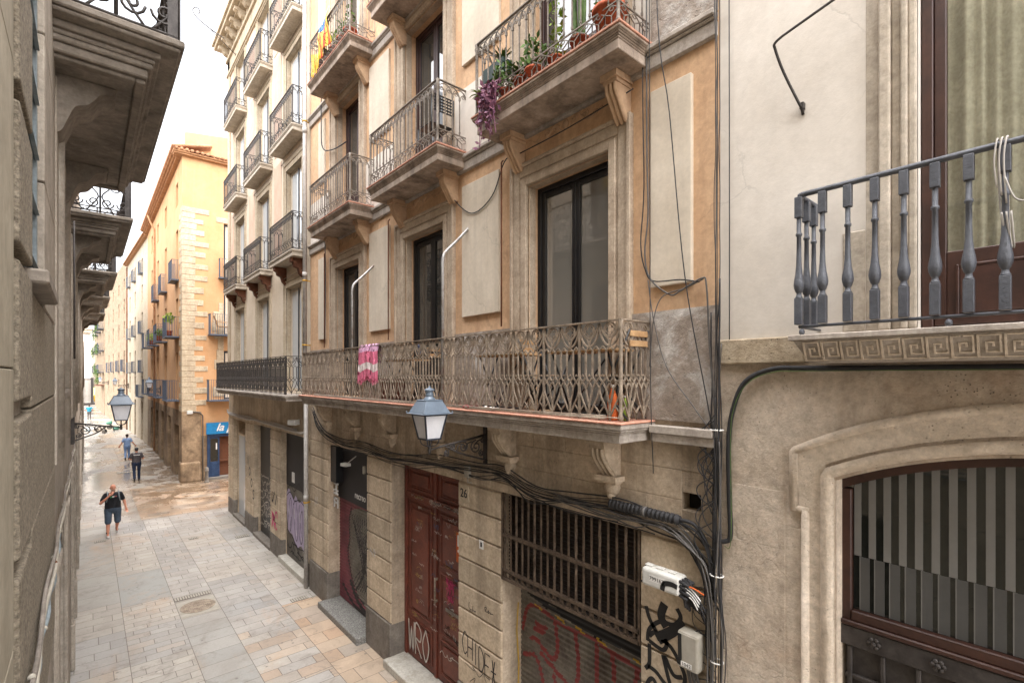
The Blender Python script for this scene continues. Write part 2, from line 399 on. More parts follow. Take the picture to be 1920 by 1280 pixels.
# ------------------------------------------------------------------ shared building pieces
def arc(cx, cz, r, a0, a1, n=8, ry=None):
    ry = ry or r
    return [(cx + r * cos(a0 + (a1 - a0) * i / n), cz + ry * sin(a0 + (a1 - a0) * i / n)) for i in range(n + 1)]
def spiral(cx, cz, r, turns=1.6, a0=0., d=1, n=18):
    return [(cx + r * (1 - .85 * i / n) * cos(a0 + d * 2 * pi * turns * i / n), cz + r * (1 - .85 * i / n) * sin(a0 + d * 2 * pi * turns * i / n)) for i in range(n + 1)]

def gothic(L, w=.27):
    """openwork cast-iron panel, returns (polyline, radius) with height 0..1"""
    n = max(1, round(L / w)); w = L / n; out = []
    for k in range(n):
        o = k * w; c = w / 2; a = w / 3; b = 2 * w / 3
        def add(p, r=.0075, sm=True): out.append(([(o + x, z) for x, z in (smooth(p, 3) if sm else p)], r))
        add([(0, .985), (.07 * w, .88), (.25 * w, .79), (c, .755), (.75 * w, .79), (.93 * w, .88), (w, .985)])
        add([(.04 * w, .98), (.2 * w, .885), (.42 * w, .825), (c, .77), (.58 * w, .825), (.8 * w, .885), (.96 * w, .98)], .006)
        out.append((arc(o + c, .915, .27 * w, 0, 2 * pi, 12), .0065))
        for q in range(4):
            t = q * pi / 2
            out.append((arc(o + c + .105 * w * cos(t), .915 + .105 * w * sin(t), .095 * w, t - 2.0, t + 2.0, 6), .0045))
        for x in ((0, a, b)):
            add([(x, .70), (x, .45)], .0085 if x else .0095, False)
            add([(x, .69), (x + .02 * w, .715), (x + a / 2, .755)], .006); add([(x + a, .69), (x + a - .02 * w, .715), (x + a / 2, .755)], .006)
            add([(x, .47), (x + .03 * w, .425), (x + a / 2, .385)]); add([(x + a, .47), (x + a - .03 * w, .425), (x + a / 2, .385)])
            add([(x + a / 2 - .05 * w, .44), (x + a / 2, .462), (x + a / 2 + .05 * w, .44)], .0045)
        add([(a / 2, .388), (.25 * w, .352), (a, .32), (a + .01, .27), (.42 * w, .215), (c, .16)], .008)
        add([(w - a / 2, .388), (.75 * w, .352), (b, .32), (b - .01, .27), (.58 * w, .215), (c, .16)], .008)
        add([(a / 2 + a, .388), (.42 * w, .352), (a, .315)]); add([(a / 2 + a, .388), (.58 * w, .352), (b, .315)])
        add([(a / 2, .388), (.06 * w, .35), (0, .31)], .006); add([(w - a / 2, .388), (.94 * w, .35), (w, .31)], .006)
        add([(0, .33), (.08 * w, .24), (.3 * w, .13), (c, .03)]); add([(w, .33), (.92 * w, .24), (.7 * w, .13), (c, .03)])
        add([(c, .17), (c, 0)], .009, False)
        add([(0, 0), (0, .06), (.1 * w, .1), (.26 * w, .145)], .006); add([(w, 0), (w, .06), (.9 * w, .1), (.74 * w, .145)], .006)
        if k % 2 == 0: out.append(([(o, 0), (o, 1)], .011))
    return out
def arched(L, w=.125):
    n = max(2, round(L / w)); w = L / n; out = []
    for k in range(n + 1):
        x = k * w
        out.append(([(x, .24), (x, .82)], .0075)); out.append(([(x, .80), (x, .845)], .014)); out.append(([(x, .27), (x, .30)], .012))
        if k < n:
            out.append((arc(x + w / 2, .82, w / 2, pi, 0, 6, .075), .006))
            out.append((arc(x + w / 2, .885, w * .2, 0, 2 * pi, 7, .03), .0045))
        if k < n - 1: out.append((arc(x + w, .82, w, pi, 0, 9, .155), .007))
    m = max(2, round(L / .17)); h = L / m
    for k in range(m):
        o = k * h
        out.append(([(o, .065), (o, .165), (o + h / 2, .225), (o + h, .165), (o + h, .065), (o + h / 2, .012), (o, .065)], .0055))
        out.append(([(o, .165), (o + h / 2, .115), (o + h, .165)], .0055)); out.append(([(o + h / 2, .115), (o + h / 2, .03)], .0055))
        out.append((arc(o + h / 2, .19, h * .16, 0, 2 * pi, 6, .022), .004))
    out.append(([(0, .235), (L, .235)], .008)); out.append(([(0, .012), (L, .012)], .008))
    return out
def plainbars(L, w=.115):
    n = max(2, round(L / w)); w = L / n
    return [([(k * w, 0), (k * w, 1)], .009) for k in range(n + 1)] + [([(0, .04), (L, .04)], .012)]
def scrolls(L, w=.55):
    n = max(1, round(L / w)); w = L / n; out = []
    for k in range(n + 1): out.append(([(k * w, 0), (k * w, 1)], .013))
    for k in range(n):
        o = k * w; c = o + w / 2
        for sx in (-1, 1):
            out.append(([(c + sx * x, z) for x, z in spiral(.12, .2, .1, 1.5, pi)], .010))
            out.append(([(c + sx * x, z) for x, z in spiral(.11, .75, .1, 1.5, 0, -1)], .010))
            out.append((smooth([(c + sx * .02, .02), (c + sx * .2, .3), (c + sx * .08, .5), (c + sx * .21, .72), (c + sx * .02, .96)], 4), .010))
        out.append((arc(c, .5, .075, 0, 2 * pi, 12), .009))
        out.append(([(o, .5), (c - .075, .5)], .008)); out.append(([(c + .075, .5), (o + w, .5)], .008))
    out.append(([(0, .03), (L, .03)], .012))
    return out

def railing(mb, style, xf, y0, y1, xw, z0, H=1.0, n=4, rail=(.03, .012), sides=(1, 1), bar_scale=1., post=True, w=None):
    """front run at X = xf from y0 to y1 plus returns back to the wall at X = xw"""
    fn = {'gothic': gothic, 'arched': arched, 'plain': plainbars, 'scrolls': scrolls}[style]
    kw = {'w': w} if w else {}
    runs = [((lambda s, z: (xf, y0 + s, z0 + z * H)), y1 - y0)]
    if sides[0]: runs.append(((lambda s, z: (xf + s, y0, z0 + z * H)), abs(xw - xf)))
    if sides[1]: runs.append(((lambda s, z: (xf + s, y1, z0 + z * H)), abs(xw - xf)))
    sg = 1 if xw > xf else -1
    for i, (mp, L) in enumerate(runs):
        m2 = mp
        if i > 0 and sg < 0: m2 = (lambda f: (lambda s, z: f(-s, z)))(mp)
        for pts, r in fn(L, **kw): mb.tube([m2(s, z) for s, z in pts], r * 1.25 * bar_scale, n)
    rw, rh = rail
    zt = z0 + H
    xa, xb = sorted((xf - sg * rw / 2, xf + sg * rw / 2))
    mb.box(xa, xb, y0 - rw / 2, y1 + rw / 2, zt, zt + rh)
    for k, yy in enumerate((y0, y1)):
        if sides[k]:
            a, b = sorted((xf + sg * (rw / 2 + .001), xw)); mb.box(a, b, yy - rw / 2, yy + rw / 2, zt + .0005, zt + rh + .0005)
            if post: mb.lathe([(.022, 0), (.03, .03), (.018, .06), (.018, .22 * H), (.028, .25 * H), (.02, .28 * H), (.02, .9 * H), (.032, .94 * H), (.02, .97 * H), (.028, H - .001)], (xf, yy, z0), 8)
    return mb

def slab(mb, xw, xf, y0, y1, zt, layers):
    """moulded slab: layers of (inset, depth below top from, to)"""
    for ins, a, b in layers:
        x0, x1 = sorted((xf + (ins if xw > xf else -ins), xw))
        mb.box(x0, x1, y0 + ins, y1 - ins, zt - b, zt - a)
    return mb
UP = [(.0, .012, .045), (.008, .045, .06), (.02, .06, .078), (.034, .078, .098), (.044, .098, .12), (.05, .12, .225)]

def fluted_corbel(mb, xw, y, zt, d=.36, h=.5, w=.26, sg=-1):
    X = lambda v: xw + sg * v
    mb.box(*sorted((X(0), X(d))), y - w / 2, y + w / 2, zt - .07, zt)
    mb.box(*sorted((X(0), X(d - .03))), y - w / 2 + .02, y + w / 2 - .02, zt - .11, zt - .0705)
    prof = smooth([(d - .05, -.11), (d - .06, -.19), (d - .13, -.29), (d * .38, -.38), (d * .2, -.45), (.05, -h)], 4)
    poly = [(X(0), zt - .11)] + [(X(p[0]), zt + p[1]) for p in prof] + [(X(0), zt - h)]
    mb.prism(poly, 'y', y - w / 2 + .03, y + w / 2 - .03)
    for k in (-1, 0, 1): mb.tube([(X(p[0]), y + k * w * .25, zt + p[1]) for p in prof], .026, 6)
    return mb

def u_trim(mb, xw, yc, w, z0, zt, bands):
    """stepped stone surround: bands of (inner offset, outer offset, proud)"""
    for a, b, pr in bands:
        if a == 0: mb.box(xw + .0205, xw + .14, yc - w / 2 - .02, yc - w / 2 + .006, z0, zt + .02); mb.box(xw + .0205, xw + .14, yc + w / 2 - .006, yc + w / 2 + .02, z0, zt + .02); mb.box(xw + .0205, xw + .14, yc - w / 2 + .006, yc + w / 2 - .006, zt - .006, zt + .02)
        i0, i1 = yc - w / 2 - a, yc + w / 2 + a; o0, o1 = yc - w / 2 - b, yc + w / 2 + b
        mb.box(xw - pr, xw + .02, o0, i0, z0, zt + b); mb.box(xw - pr, xw + .02, i1, o1, z0, zt + b)
        mb.box(xw - pr, xw + .02, i0, i1, zt + a, zt + b)
    return mb

def french_window(parent, xd, yc, w, z0, z1, fm, gm, leaf=2, panel=0, fw=.07, name='window', gx=.04):
    f = MB(); g = MB()
    y0, y1 = yc - w / 2, yc + w / 2
    f.box(xd, xd + .09, y0, y0 + fw, z0, z1); f.box(xd, xd + .09, y1 - fw, y1, z0, z1); f.box(xd, xd + .09, y0 + fw, y1 - fw, z1 - fw, z1)
    lw = (w - 2 * fw) / leaf
    for k in range(leaf):
        a = y0 + fw + k * lw; b = a + lw
        f.box(xd + .015, xd + .07, a + .003, a + .07, z0 + .01, z1 - fw - .003); f.box(xd + .015, xd + .07, b - .07, b - .003, z0 + .01, z1 - fw - .003)
        f.box(xd + .016, xd + .069, a + .07, b - .07, z1 - fw - .08, z1 - fw - .004); f.box(xd + .016, xd + .069, a + .07, b - .07, z0 + .011, z0 + .1 + panel)
        if panel: f.box(xd + .002, xd + .016, a + .12, b - .12, z0 + .1, z0 + panel)
        g.box(xd + gx, xd + gx + .008, a + .068, b - .068, z0 + .1 + panel, z1 - fw - .08)
    o = obj(name, f, fm, parent, bevel=.006)
    obj('pane', g, gm, o)
    return o

def building(name, label, loc, cat='building'): return thing(name, label, cat, loc)

# stroke helpers for graffiti on walls facing -X
def onx(X): return lambda a, z, o: (X - o, a, z)
def scrawl(y, z, w, h, n, rnd, loops=True):
    """a quick hand-writing squiggle from y toward -y"""
    p = []
    for i in range(n):
        t = i / (n - 1)
        p.append((y - w * t + rnd.uniform(-.3, .3) * w / n, z + h * (rnd.random() - .5)))
        if loops and rnd.random() < .45: p.append((y - w * t + rnd.uniform(.2, .9) * w / n, z + h * (rnd.random() - .5)))
    return smooth(p, 4)
LET = {'A': [[(0, 0), (.5, 1), (1, 0)], [(.2, .4), (.8, .4)]], 'C': [[(1, .85), (.5, 1), (0, .5), (.5, 0), (1, .15)]], 'H': [[(0, 0), (0, 1)], [(1, 0), (1, 1)], [(0, .5), (1, .5)]],
       'I': [[(.5, 0), (.5, 1)]], 'D': [[(0, 0), (0, 1), (.8, .8), (1, .4), (.6, 0), (0, 0)]], 'E': [[(1, 1), (0, 1), (0, 0), (1, 0)], [(0, .5), (.8, .5)]],
       'O': [[(.5, 1), (0, .5), (.5, 0), (1, .5), (.5, 1)]], 'K': [[(0, 0), (0, 1)], [(1, 1), (0, .5), (1, 0)]], 'W': [[(0, 1), (.25, 0), (.5, .8), (.75, 0), (1, 1)]],
       'R': [[(0, 0), (0, 1), (.9, .85), (.8, .5), (0, .5), (1, 0)]], 'S': [[(1, .9), (.4, 1), (.1, .75), (.9, .3), (.5, 0), (0, .1)]], 'N': [[(0, 0), (0, 1), (1, 0), (1, 1)]],
       'M': [[(0, 0), (.1, 1), (.5, .3), (.9, 1), (1, 0)]], '*': [[(0, .5), (1, .5)], [(.25, 0), (.75, 1)], [(.75, 0), (.25, 1)]], 'L': [[(0, 1), (0, 0), (1, 0)]], 'U': [[(0, 1), (.1, .1), (.5, 0), (.9, .1), (1, 1)]]}
def tagword(mb, s, y, z, h, wd, mp, slant=.0, lw=None, sq=.7, drop=0.):
    lw = lw or h * sq
    for i, ch in enumerate(s):
        for st in LET.get(ch, []):
            pts = [(y - (i * lw * 1.2 + (a * lw) + b * slant * h), z + b * h - drop * i) for a, b in st]
            mb.ribbon(smooth(pts, 4) if len(pts) > 2 and ch not in 'EHKN' else pts, wd, mp, .003)

def painted_shutter(X, y0, y1, z0, z1, layers, p=.075, d=.018, dy=.022):
    """corrugated roller shutter whose slats carry the paint; layers: ('poly'|'line', points, width, material index)"""
    ny = int((y1 - y0) / dy); dy = (y1 - y0) / ny; rows = [z0]; xs = [X]
    while rows[-1] < z1 - 1e-6:
        k = len(rows) % 4; rows.append(min(z1, z0 + p * (len(rows) // 4) + p * (0, .25, .5, .75)[k])); xs.append(X - d * (0, .8, 1, .8)[k])
    nz = len(rows) - 1; M = [[0] * ny for _ in range(nz)]
    def row(z): return min(nz - 1, max(0, int((z - z0) / (p / 4))))
    for kind, pts, w, mi in layers:
        if kind == 'line':
            for a, b in zip(pts, pts[1:]):
                for j in range(row(min(a[1], b[1]) - w), row(max(a[1], b[1]) + w) + 1):
                    zc = (rows[j] + rows[j + 1]) / 2
                    for i in range(max(0, int((min(a[0], b[0]) - w - y0) / dy)), min(ny - 1, int((max(a[0], b[0]) + w - y0) / dy)) + 1):
                        yc = y0 + (i + .5) * dy; vx, vz = b[0] - a[0], b[1] - a[1]; L2 = vx * vx + vz * vz or 1e-9
                        t = max(0, min(1, ((yc - a[0]) * vx + (zc - a[1]) * vz) / L2))
                        if (yc - a[0] - t * vx) ** 2 + (zc - a[1] - t * vz) ** 2 < (w / 2) ** 2: M[j][i] = mi
        else:
            for j in range(nz):
                zc = (rows[j] + rows[j + 1]) / 2
                for i in range(ny):
                    yc = y0 + (i + .5) * dy; ins = False
                    for a, b in zip(pts, pts[1:] + pts[:1]):
                        if (a[1] > zc) != (b[1] > zc) and yc < (b[0] - a[0]) * (zc - a[1]) / (b[1] - a[1]) + a[0]: ins = not ins
                    if ins: M[j][i] = mi
    mb = MB(); W = ny + 1
    mb.v = [(xs[j], y0 + i * dy, rows[j]) for j in range(nz + 1) for i in range(W)]
    for j in range(nz):
        for i in range(ny):
            mb.f.append([j * W + i, j * W + i + 1, (j + 1) * W + i + 1, (j + 1) * W + i]); mb.mi.append(M[j][i]); mb.sm.append(True)
    mb.box(X + .02, X + .03, y0, y1, z0, z1)
    return mb
# ------------------------------------------------------------------ ground
def pave_material():
    t = NT('wet_stone_paving'); P = t.pos()
    at = t.n('ShaderNodeAttribute', attribute_name='tint')
    c = at.outputs['Color']
    n1 = t.noise(P, 1.1, 8, .65, .5); n2 = t.noise(P, 26, 5, .7)
    c = t.mix(t.math('MULTIPLY', t.rng(n1, .45, .7), .45), c, lin((122, 112, 100)))
    c = t.mix(1., c, t.mix(n2, (.72, .72, .72, 1), (1.12, 1.12, 1.12, 1)), 'MULTIPLY')
    st = t.rng(t.noise(P, 2.3, 8, .72, 1.2), .54, .66); c = t.mix(t.math('MULTIPLY', st, .45), c, lin((104, 95, 84)))
    rs = t.rng(t.noise(t.pos((1, .7, 1)), .55, 6, .7, .8), .55, .68); c = t.mix(t.math('MULTIPLY', rs, .4), c, lin((168, 132, 96)))
    vo = t.n('ShaderNodeTexVoronoi'); t.l(P, vo.inputs['Vector']); vo.inputs['Scale'].default_value = 4.5
    c = t.mix(t.math('MULTIPLY', t.math('MULTIPLY', t.rng(vo.outputs['Distance'], .10, .13, 1, 0), t.rng(t.noise(P, 1.7, 3, .5), .5, .56)), .55), c, lin((84, 78, 72)))
    sp = t.n('ShaderNodeSeparateXYZ'); t.l(P, sp.inputs[0])
    far = t.rng(sp.outputs['Y'], 19, 27); 
    pud = t.rng(t.noise(t.pos((1, .55, 1)), .42, 5, .6, .6), .38, .58)
    wet = t.math('MULTIPLY', pud, far)
    near = t.math('MULTIPLY', t.rng(t.noise(P, .8, 4, .6), .58, .68), .25)
    wet = t.math('MAXIMUM', wet, near)
    zone_ = t.math('MULTIPLY', t.math('MULTIPLY', t.rng(sp.outputs['Y'], 23, 27), t.rng(sp.outputs['Y'], 62, 46)), t.rng(sp.outputs['X'], .5, 1.7))
    bw = t.math('MULTIPLY', zone_, t.rng(t.noise(t.pos((1, .8, 1)), .9, 6, .65, .5), .38, .56))
    c = t.mix(t.math('MULTIPLY', bw, .6), c, lin((126, 98, 70))); wet = t.math('MAXIMUM', wet, t.math('MULTIPLY', bw, .9))
    c = t.mix(t.math('MULTIPLY', wet, .42), c, (.03, .026, .02, 1))
    t.l(c, t.b.inputs['Base Color'])
    t.l(t.rng(wet, 0, 1, .6, .1), t.b.inputs['Roughness']); t.b.inputs['Specular IOR Level'].default_value = .5
    bn = t.n('ShaderNodeBump'); bn.inputs['Strength'].default_value = .18; bn.inputs['Distance'].default_value = .01
    t.l(n2, bn.inputs['Height']); t.l(bn.outputs[0], t.b.inputs['Normal'])
    return t.m
MT['pave'] = pave_material()
MT['joint'] = flat('dark_joint', (108, 100, 90), .9)
gb = MB(); gb.add([(-150, -60, -.012), (150, -60, -.012), (150, 420, -.012), (-150, 420, -.012)], [(0, 1, 2, 3)])
obj('ground', gb, 'joint', kind='structure')
pv = MB(); tints = []
def pslab(x0, x1, y0, y1, c, g=.0045):
    pv.add([(x0 + g, y0 + g, 0), (x1 - g, y0 + g, 0), (x1 - g, y1 - g, 0), (x0 + g, y1 - g, 0)], [(0, 1, 2, 3)]); tints.append(c)
GREY = [(164, 158, 150), (170, 164, 155), (156, 151, 144), (166, 159, 148), (150, 147, 142), (170, 161, 149)]
OCH = [(174, 146, 120), (176, 154, 130), (168, 142, 118), (162, 152, 140), (178, 158, 136)]
def field(x0, x1, y0, y1, dy, lx, pick, jit=.12, g=.005):
    y = y0; r = 0
    while y < y1 - .01:
        d = min(dy * R.uniform(1 - jit, 1 + jit), y1 - y); x = x0 - (lx * .5 if r % 2 else 0) - R.uniform(0, .08)
        while x < x1 - .01:
            l = lx * R.uniform(1 - jit, 1 + jit) if lx < 50 else 99
            a, b = max(x, x0), min(x + l, x1)
            if x1 - b < .06: b = x1; l = 99
            if b - a > .02: pslab(a, b, y, y + d, pick(a, y), g)
            x += l
        y += d; r += 1
def pk(och=0., base=GREY, blend=.8):
    tone = {}
    def f(x, y):
        key = int(y / 1.7)
        if key not in tone: tone[key] = R.choice(base)
        c = R.choice(OCH) if R.random() < och else R.choice(base)
        t = tone[key]; return [a * (1 - blend) + b * blend for a, b in zip(c, t)]
    return f
def zone(x, y):
    return 0
BANDS = [(-.5, .635, .36, .62), (.635, 1.645, .235, .47), (1.645, 2.465, .46, 99), (2.465, 3.6, .33, .66), (3.6, 4.9, .38, .7)]
for i, (a, b, dy, lx) in enumerate(BANDS):
    if i == 2:
        field(a, b, -8, 13.55, .5, 99, pk(0, [(150, 147, 140), (158, 153, 145)], .3)); field(a, b, 15.0, 24, .33, .45, pk(.1))
        pslab(a, b, 13.55, 14.65, (158, 150, 140)); pslab(a, b, 14.65, 15.0, (150, 142, 132))
    elif i == 1:
        field(a, b, -8, 15.2, dy, lx, pk(.05)); field(a, b, 15.2, 17.6, 2.5, 99, pk(0, [(148, 147, 141)])); field(a, b, 17.6, 24, dy * 1.3, lx * 1.3, pk(.05))
    elif i == 0:
        field(a, b, -8, 15.6, dy, lx, pk(.02)); field(a, b, 15.6, 24, .9, 99, pk(0, [(154, 151, 143), (160, 156, 148)]))
    elif i == 4:
        field(a, b, -8, 7.5, dy, lx, pk(.5)); field(a, b, 7.5, 12.8, dy * 1.1, lx, pk(.9, OCH, .3)); field(a, b, 12.8, 24, dy, lx, pk(.06))
    else:
        field(a, b, -8, 9.5, dy, lx, pk(.6, GREY, .4)); field(a, b, 9.5, 12, dy, lx, pk(.5, GREY, .4)); field(a, b, 12, 13, dy, lx, pk(.1)); field(a, b, 13, 24, dy, lx, pk(.06))
field(-.5, 1.6, 24, 60, .42, .75, pk(.12)); field(1.6, 5.5, 24, 31, .4, .7, pk(.75, OCH, .4)); field(5.5, 26, 23.4, 31.5, .5, .9, pk(.7, OCH, .4))
field(1.6, 4.4, 31, 60, .42, .75, pk(.3)); field(-2, 4.4, 60, 128, 1.0, 1.1, pk(.15), g=.008)
me = pv.mesh('street_paving', 'pave', fix=False)
ca = me.color_attributes.new('tint', 'FLOAT_COLOR', 'CORNER')
for p, c in zip(me.polygons, tints):
    q_ = R.uniform(.955, 1.03); v = lin([max(0, q * q_) for q in c])
    for li in p.loop_indices: ca.data[li].color = v
obj('street_pavement', me, None, kind='structure')

# covers and grates set in the paving
def grate(x, y, sx, sy, label, bars=9):
    b = MB(); b.box(x - sx / 2, x + sx / 2, y - sy / 2, y + sy / 2, .004, .009); b2 = MB()
    for k in range(bars):
        t = x - sx / 2 + sx * (k + .5) / bars; b2.box(t - sx / bars * .3, t + sx / bars * .3, y - sy / 2 + .02, y + sy / 2 - .02, .0095, .016)
    r = thing('drain_grate', label, 'drain grate', (x, y, 0), 'drain grates in the paving')
    obj('frame', b, 'plinth', r); obj('grid', b2, 'boxgr', r)
grate(2.04, 14.84, .78, .24, 'long dark drain grate beside the large oval-ringed manhole cover', 14)
grate(.34, 21.8, .3, .24, 'small drain grate beside the feet of the man in the black t-shirt', 6)
grate(2.79, 20.15, .28, .26, 'small square drain grate in the middle of the pale paving', 6)
grate(4.12, 19.25, .42, .26, 'drain grate just outside the black graffitied doorway', 7)
grate(4.05, 12.9, .4, .22, 'drain grate at the foot of the shop step with the pink shutter', 7)
grate(1.75, 36.5, .9, .45, 'dark drain grate in the wet paving near the woman in blue', 12)
m = MB(); m.box(1.66, 2.44, 13.6, 14.62, .004, .008); 
mm = MB(); mm.lathe([(.001, .0085), (.37, .0085), (.37, .014), (.345, .014), (.345, .0105), (.001, .0105)], (2.05, 14.1, 0), 40, sm=False)
for i in range(-8, 9):
    for j in range(-8, 9):
        if (i * i + j * j) < 60: mm.box(2.05 + i * .04 - .012, 2.05 + i * .04 + .012, 14.1 + j * .04 - .012, 14.1 + j * .04 + .012, .0106, .0145)
r = thing('manhole_cover', 'large round studded manhole cover set in a grey slab', 'manhole cover', (2.05, 14.1, 0))
obj('surround', m, 'boxgr', r); obj('lid', mm, 'iron', r)

# ------------------------------------------------------------------ apartment building number 26 (ochre)
XW = 4.5
A = building('apartment_building', 'ochre plastered building with cream panels, number 26 over a graffitied stone ground floor', (XW, 7.8, 0))
YA0, YA1 = 2.235, 13.42
GH = [(3.10, 5.42, -1, 3.95), (6.51, 8.81, -1, 3.95), (9.89, 12.12, -1, 3.95), (2.42, 2.62, 4.27, 4.45)]
w_ = MB(); wall(w_, XW, XW + .62, YA0, YA1, -.05, 5.148, GH)
gwall = obj('ground_wall', w_, 'stone', A)
FL = [(5.15, 8.15), (9.06, 12.0), (12.42, 15.1)]
WIN = [(4.2, 1.38), (7.6, 1.36), (10.93, 1.35)]
UH = [(yc - w / 2, yc + w / 2, z0, z1) for z0, z1 in FL for yc, w in WIN]
w_ = MB(); wall(w_, XW, XW + .55, YA0, YA1, 5.149, 17.0, UH)
w_.box(XW + .56, XW + 9, YA0 + .02, YA1 - .02, 16.6, 16.95); w_.box(XW + 1.7, XW + 9, YA0 + .02, YA1 - .02, -.05, 16.59)
obj('upper_wall', w_, 'orange', A)
# piers
pr = MB(); pl = MB(); z0 = .78
for a, b in ((2.26, 3.09), (5.43, 6.5), (8.82, 9.88), (12.13, 13.36)):
    pr = MB(); pl = MB(); pl.box(XW - .05, XW + .30, a - .012, b + .012, -.02, .77)
    z = .775
    while z < 3.9:
        h = min(.395, 3.945 - z); pr.box(XW - .028, XW + .30, a - .002, b + .002, z + .016, z + h - .010); z += .395
    o = obj('pier', pr, 'stonep', A, bevel=.012); obj('plinth', pl, 'plinth', o, bevel=.01)
# lintel band and ashlar frieze
fz = MB()
fz.box(XW - .018, XW + .05, 2.25, 13.40, 3.952, 4.075)
R2 = random.Random(3)
for za, zb in ((4.085, 4.36), (4.366, 4.66), (4.666, 4.925)):
    y = 2.25
    while y < 13.3:
        L = min(R2.uniform(.55, 1.5), 13.40 - y)
        if 13.40 - y - L < .3: L = 13.40 - y
        ya, yb = y, y + L
        segs = [(ya, yb)]
        if zb > 4.27 and za < 4.45:  # leave the square putlog hole open
            segs = [(p, q) for p, q in ((ya, min(yb, 2.42)), (max(ya, 2.62), yb)) if q - p > .03]
        for p, q in segs: fz.box(XW - .008, XW + .03, p + .003, q - .003, za, zb)
        y += L
obj('frieze', fz, 'stone', A, bevel=.004)
hb = MB(); hb.box(XW + .14, XW + .15, 2.40, 2.64, 4.25, 4.47); obj('hole_back', hb, 'darkin', A)
# console brackets below the long balcony
for y in (12.0, 10.35, 8.7, 7.0, 5.22, 3.46):
    c = MB(); fluted_corbel(c, XW, y, 4.928, .34, .42, .25)
    c.box(XW - .17, XW, y - .15, y + .15, 4.44, 4.50); c.box(XW - .13, XW, y - .12, y + .12, 4.41, 4.44)
    c.ball((XW - .03, y, 4.38), .09, .10, .13); c.ball((XW - .05, y, 4.28), .05, .05, .06)
    obj('console_bracket', c, 'stone', A, bevel=.006)
# long first floor balcony
XF = 3.92; LB0, LB1 = 2.93, 12.5
bal = sub('balcony', A)
s = MB(); slab(s, XW, XF, LB0, LB1, 5.12, [(.0, .0, .05), (.015, .05, .075), (.045, .075, .10), (.055, .10, .19)])
s.box(XW - .12, XW, 2.25, LB0, 5.02, 5.10); s.box(XW - .09, XW, 2.25, LB0, 4.93, 5.02)
obj('slab', s, 'slab', bal, bevel=.008)
t = MB(); 
for k in range(32):
    a = LB0 - .012 + k * (LB1 - LB0 + .024) / 32; b = a + (LB1 - LB0 + .024) / 32
    t.box(XF - .016, XW - .002, a + .002, b - .002, 5.122, 5.146 + R.uniform(-.0015, .0015))
obj('tile_edge', t, 'tile', bal, bevel=.008)
g = MB(); railing(g, 'gothic', XF + .075, LB0 + .06, LB1 - .05, XW, 5.155, 1.0, n=4, rail=(.05, .014), bar_scale=1.2)
obj('railing', g, 'iron', bal)
# drying rods lying along the foot of the railing
g = MB()
for k in range(3): g.tube([(XF + .035 + .02 * k, 2.97 + R.uniform(0, .2), 5.175 + .012 * k), (XF + .03, 4.1, 5.165 + .012 * k), (XF + .03 + .01 * k, 11.6, 5.17 + .01 * k)], .007, 5)
obj('foot_rod', g, 'iron', bal)
# rough dado behind the balcony
for a, b in ((2.25, 3.508), (4.892, 6.918), (8.282, 10.253), (11.607, 13.38)):
    d = MB(); d.box(XW - .025, XW + .01, a, b, 5.15, 6.27); obj('dado', d, 'render', A)
# string course between upper balconies
for z in (9.06, 12.42):
    s = MB(); 
    for pr_, a, b in ((.10, .03, .09), (.075, .09, .12), (.05, .12, .27)): s.box(XW - pr_, XW + .01, 2.25, 13.39, z - b, z - a)
    obj('string_course', s, 'slab', A, bevel=.012)
d = MB(); wall(d, XW - .03, XW + .01, 2.25, 2.96, 9.04, 10.3, []); obj('dado', d, 'render', A)
for a, b in ((2.97, 3.508), (4.892, 6.918), (8.282, 10.253), (11.607, 13.36)):
    d = MB(); d.box(XW - .02, XW + .01, a, b, 9.04, 10.1); obj('dado', d, 'bcream', A)
# surrounds, windows, panels
for fi, (z0, z1) in enumerate(FL):
    for k, (yc, w) in enumerate(WIN):
        u = MB(); u_trim(u, XW, yc, w, z0, z1, [(0, .10, .052), (.10, .13, .035), (.13, .26, .045), (.26, .31, .07)])
        o = obj('window_surround', u, 'trim', A, bevel=.008)
        if fi == 0: french_window(A, XW + .17, yc, w - .01, z0, z1 - .004, 'black', 'reflglass' if k == 0 else 'winglass', 2)
        elif fi == 1: french_window(A, XW + .22, yc, w - .01, z0, z1 - .004, 'dkwood', 'winglass', 2, .7)
        else: french_window(A, XW + .22, yc, w - .01, z0, z1 - .004, 'zinc', 'winglass', 2, .5)
    panels = [((5.46, 6.38)), ((8.86, 9.74)), ((2.5, 2.96)), ((12.3, 12.72))]
    za, zb = ((6.52, 8.56), (10.45, 12.0), (13.8, 15.2))[fi]
    for a, b in panels:
        p = MB(); p.box(XW - .045, XW + .01, a, b, za, zb); obj('plaster_panel', p, 'panel', A, bevel=.006)
# floor 2 and 3 balconies
UB = [(2.95, 5.38), (6.26, 8.66), (9.5, 11.9)]
def upper_balcony(a, b, zt, pots):
    bl = sub('balcony', A)
    s = MB(); slab(s, XW, XF, a, b, zt, UP); obj('slab', s, 'slabdk', bl, bevel=.01)
    t = MB(); t.box(XF - .012, XW - .001, a - .012, b + .012, zt - .011, zt + .014); obj('tile_edge', t, 'tile', bl, bevel=.005)
    g = MB(); railing(g, 'arched', XF + .05, a + .05, b - .05, XW, zt + .025, .95, n=4, rail=(.035, .012)); obj('railing', g, 'ironlt', bl)
    for y in (a + .36, b - .36):
        c = MB(); fluted_corbel(c, XW, y, zt - .228, .30, .44, .22); obj('corbel', c, 'corbel', bl, bevel=.008)
for a, b in UB: upper_balcony(a, b, 9.06, None)
for a, b in UB: upper_balcony(a, b, 12.42, None)
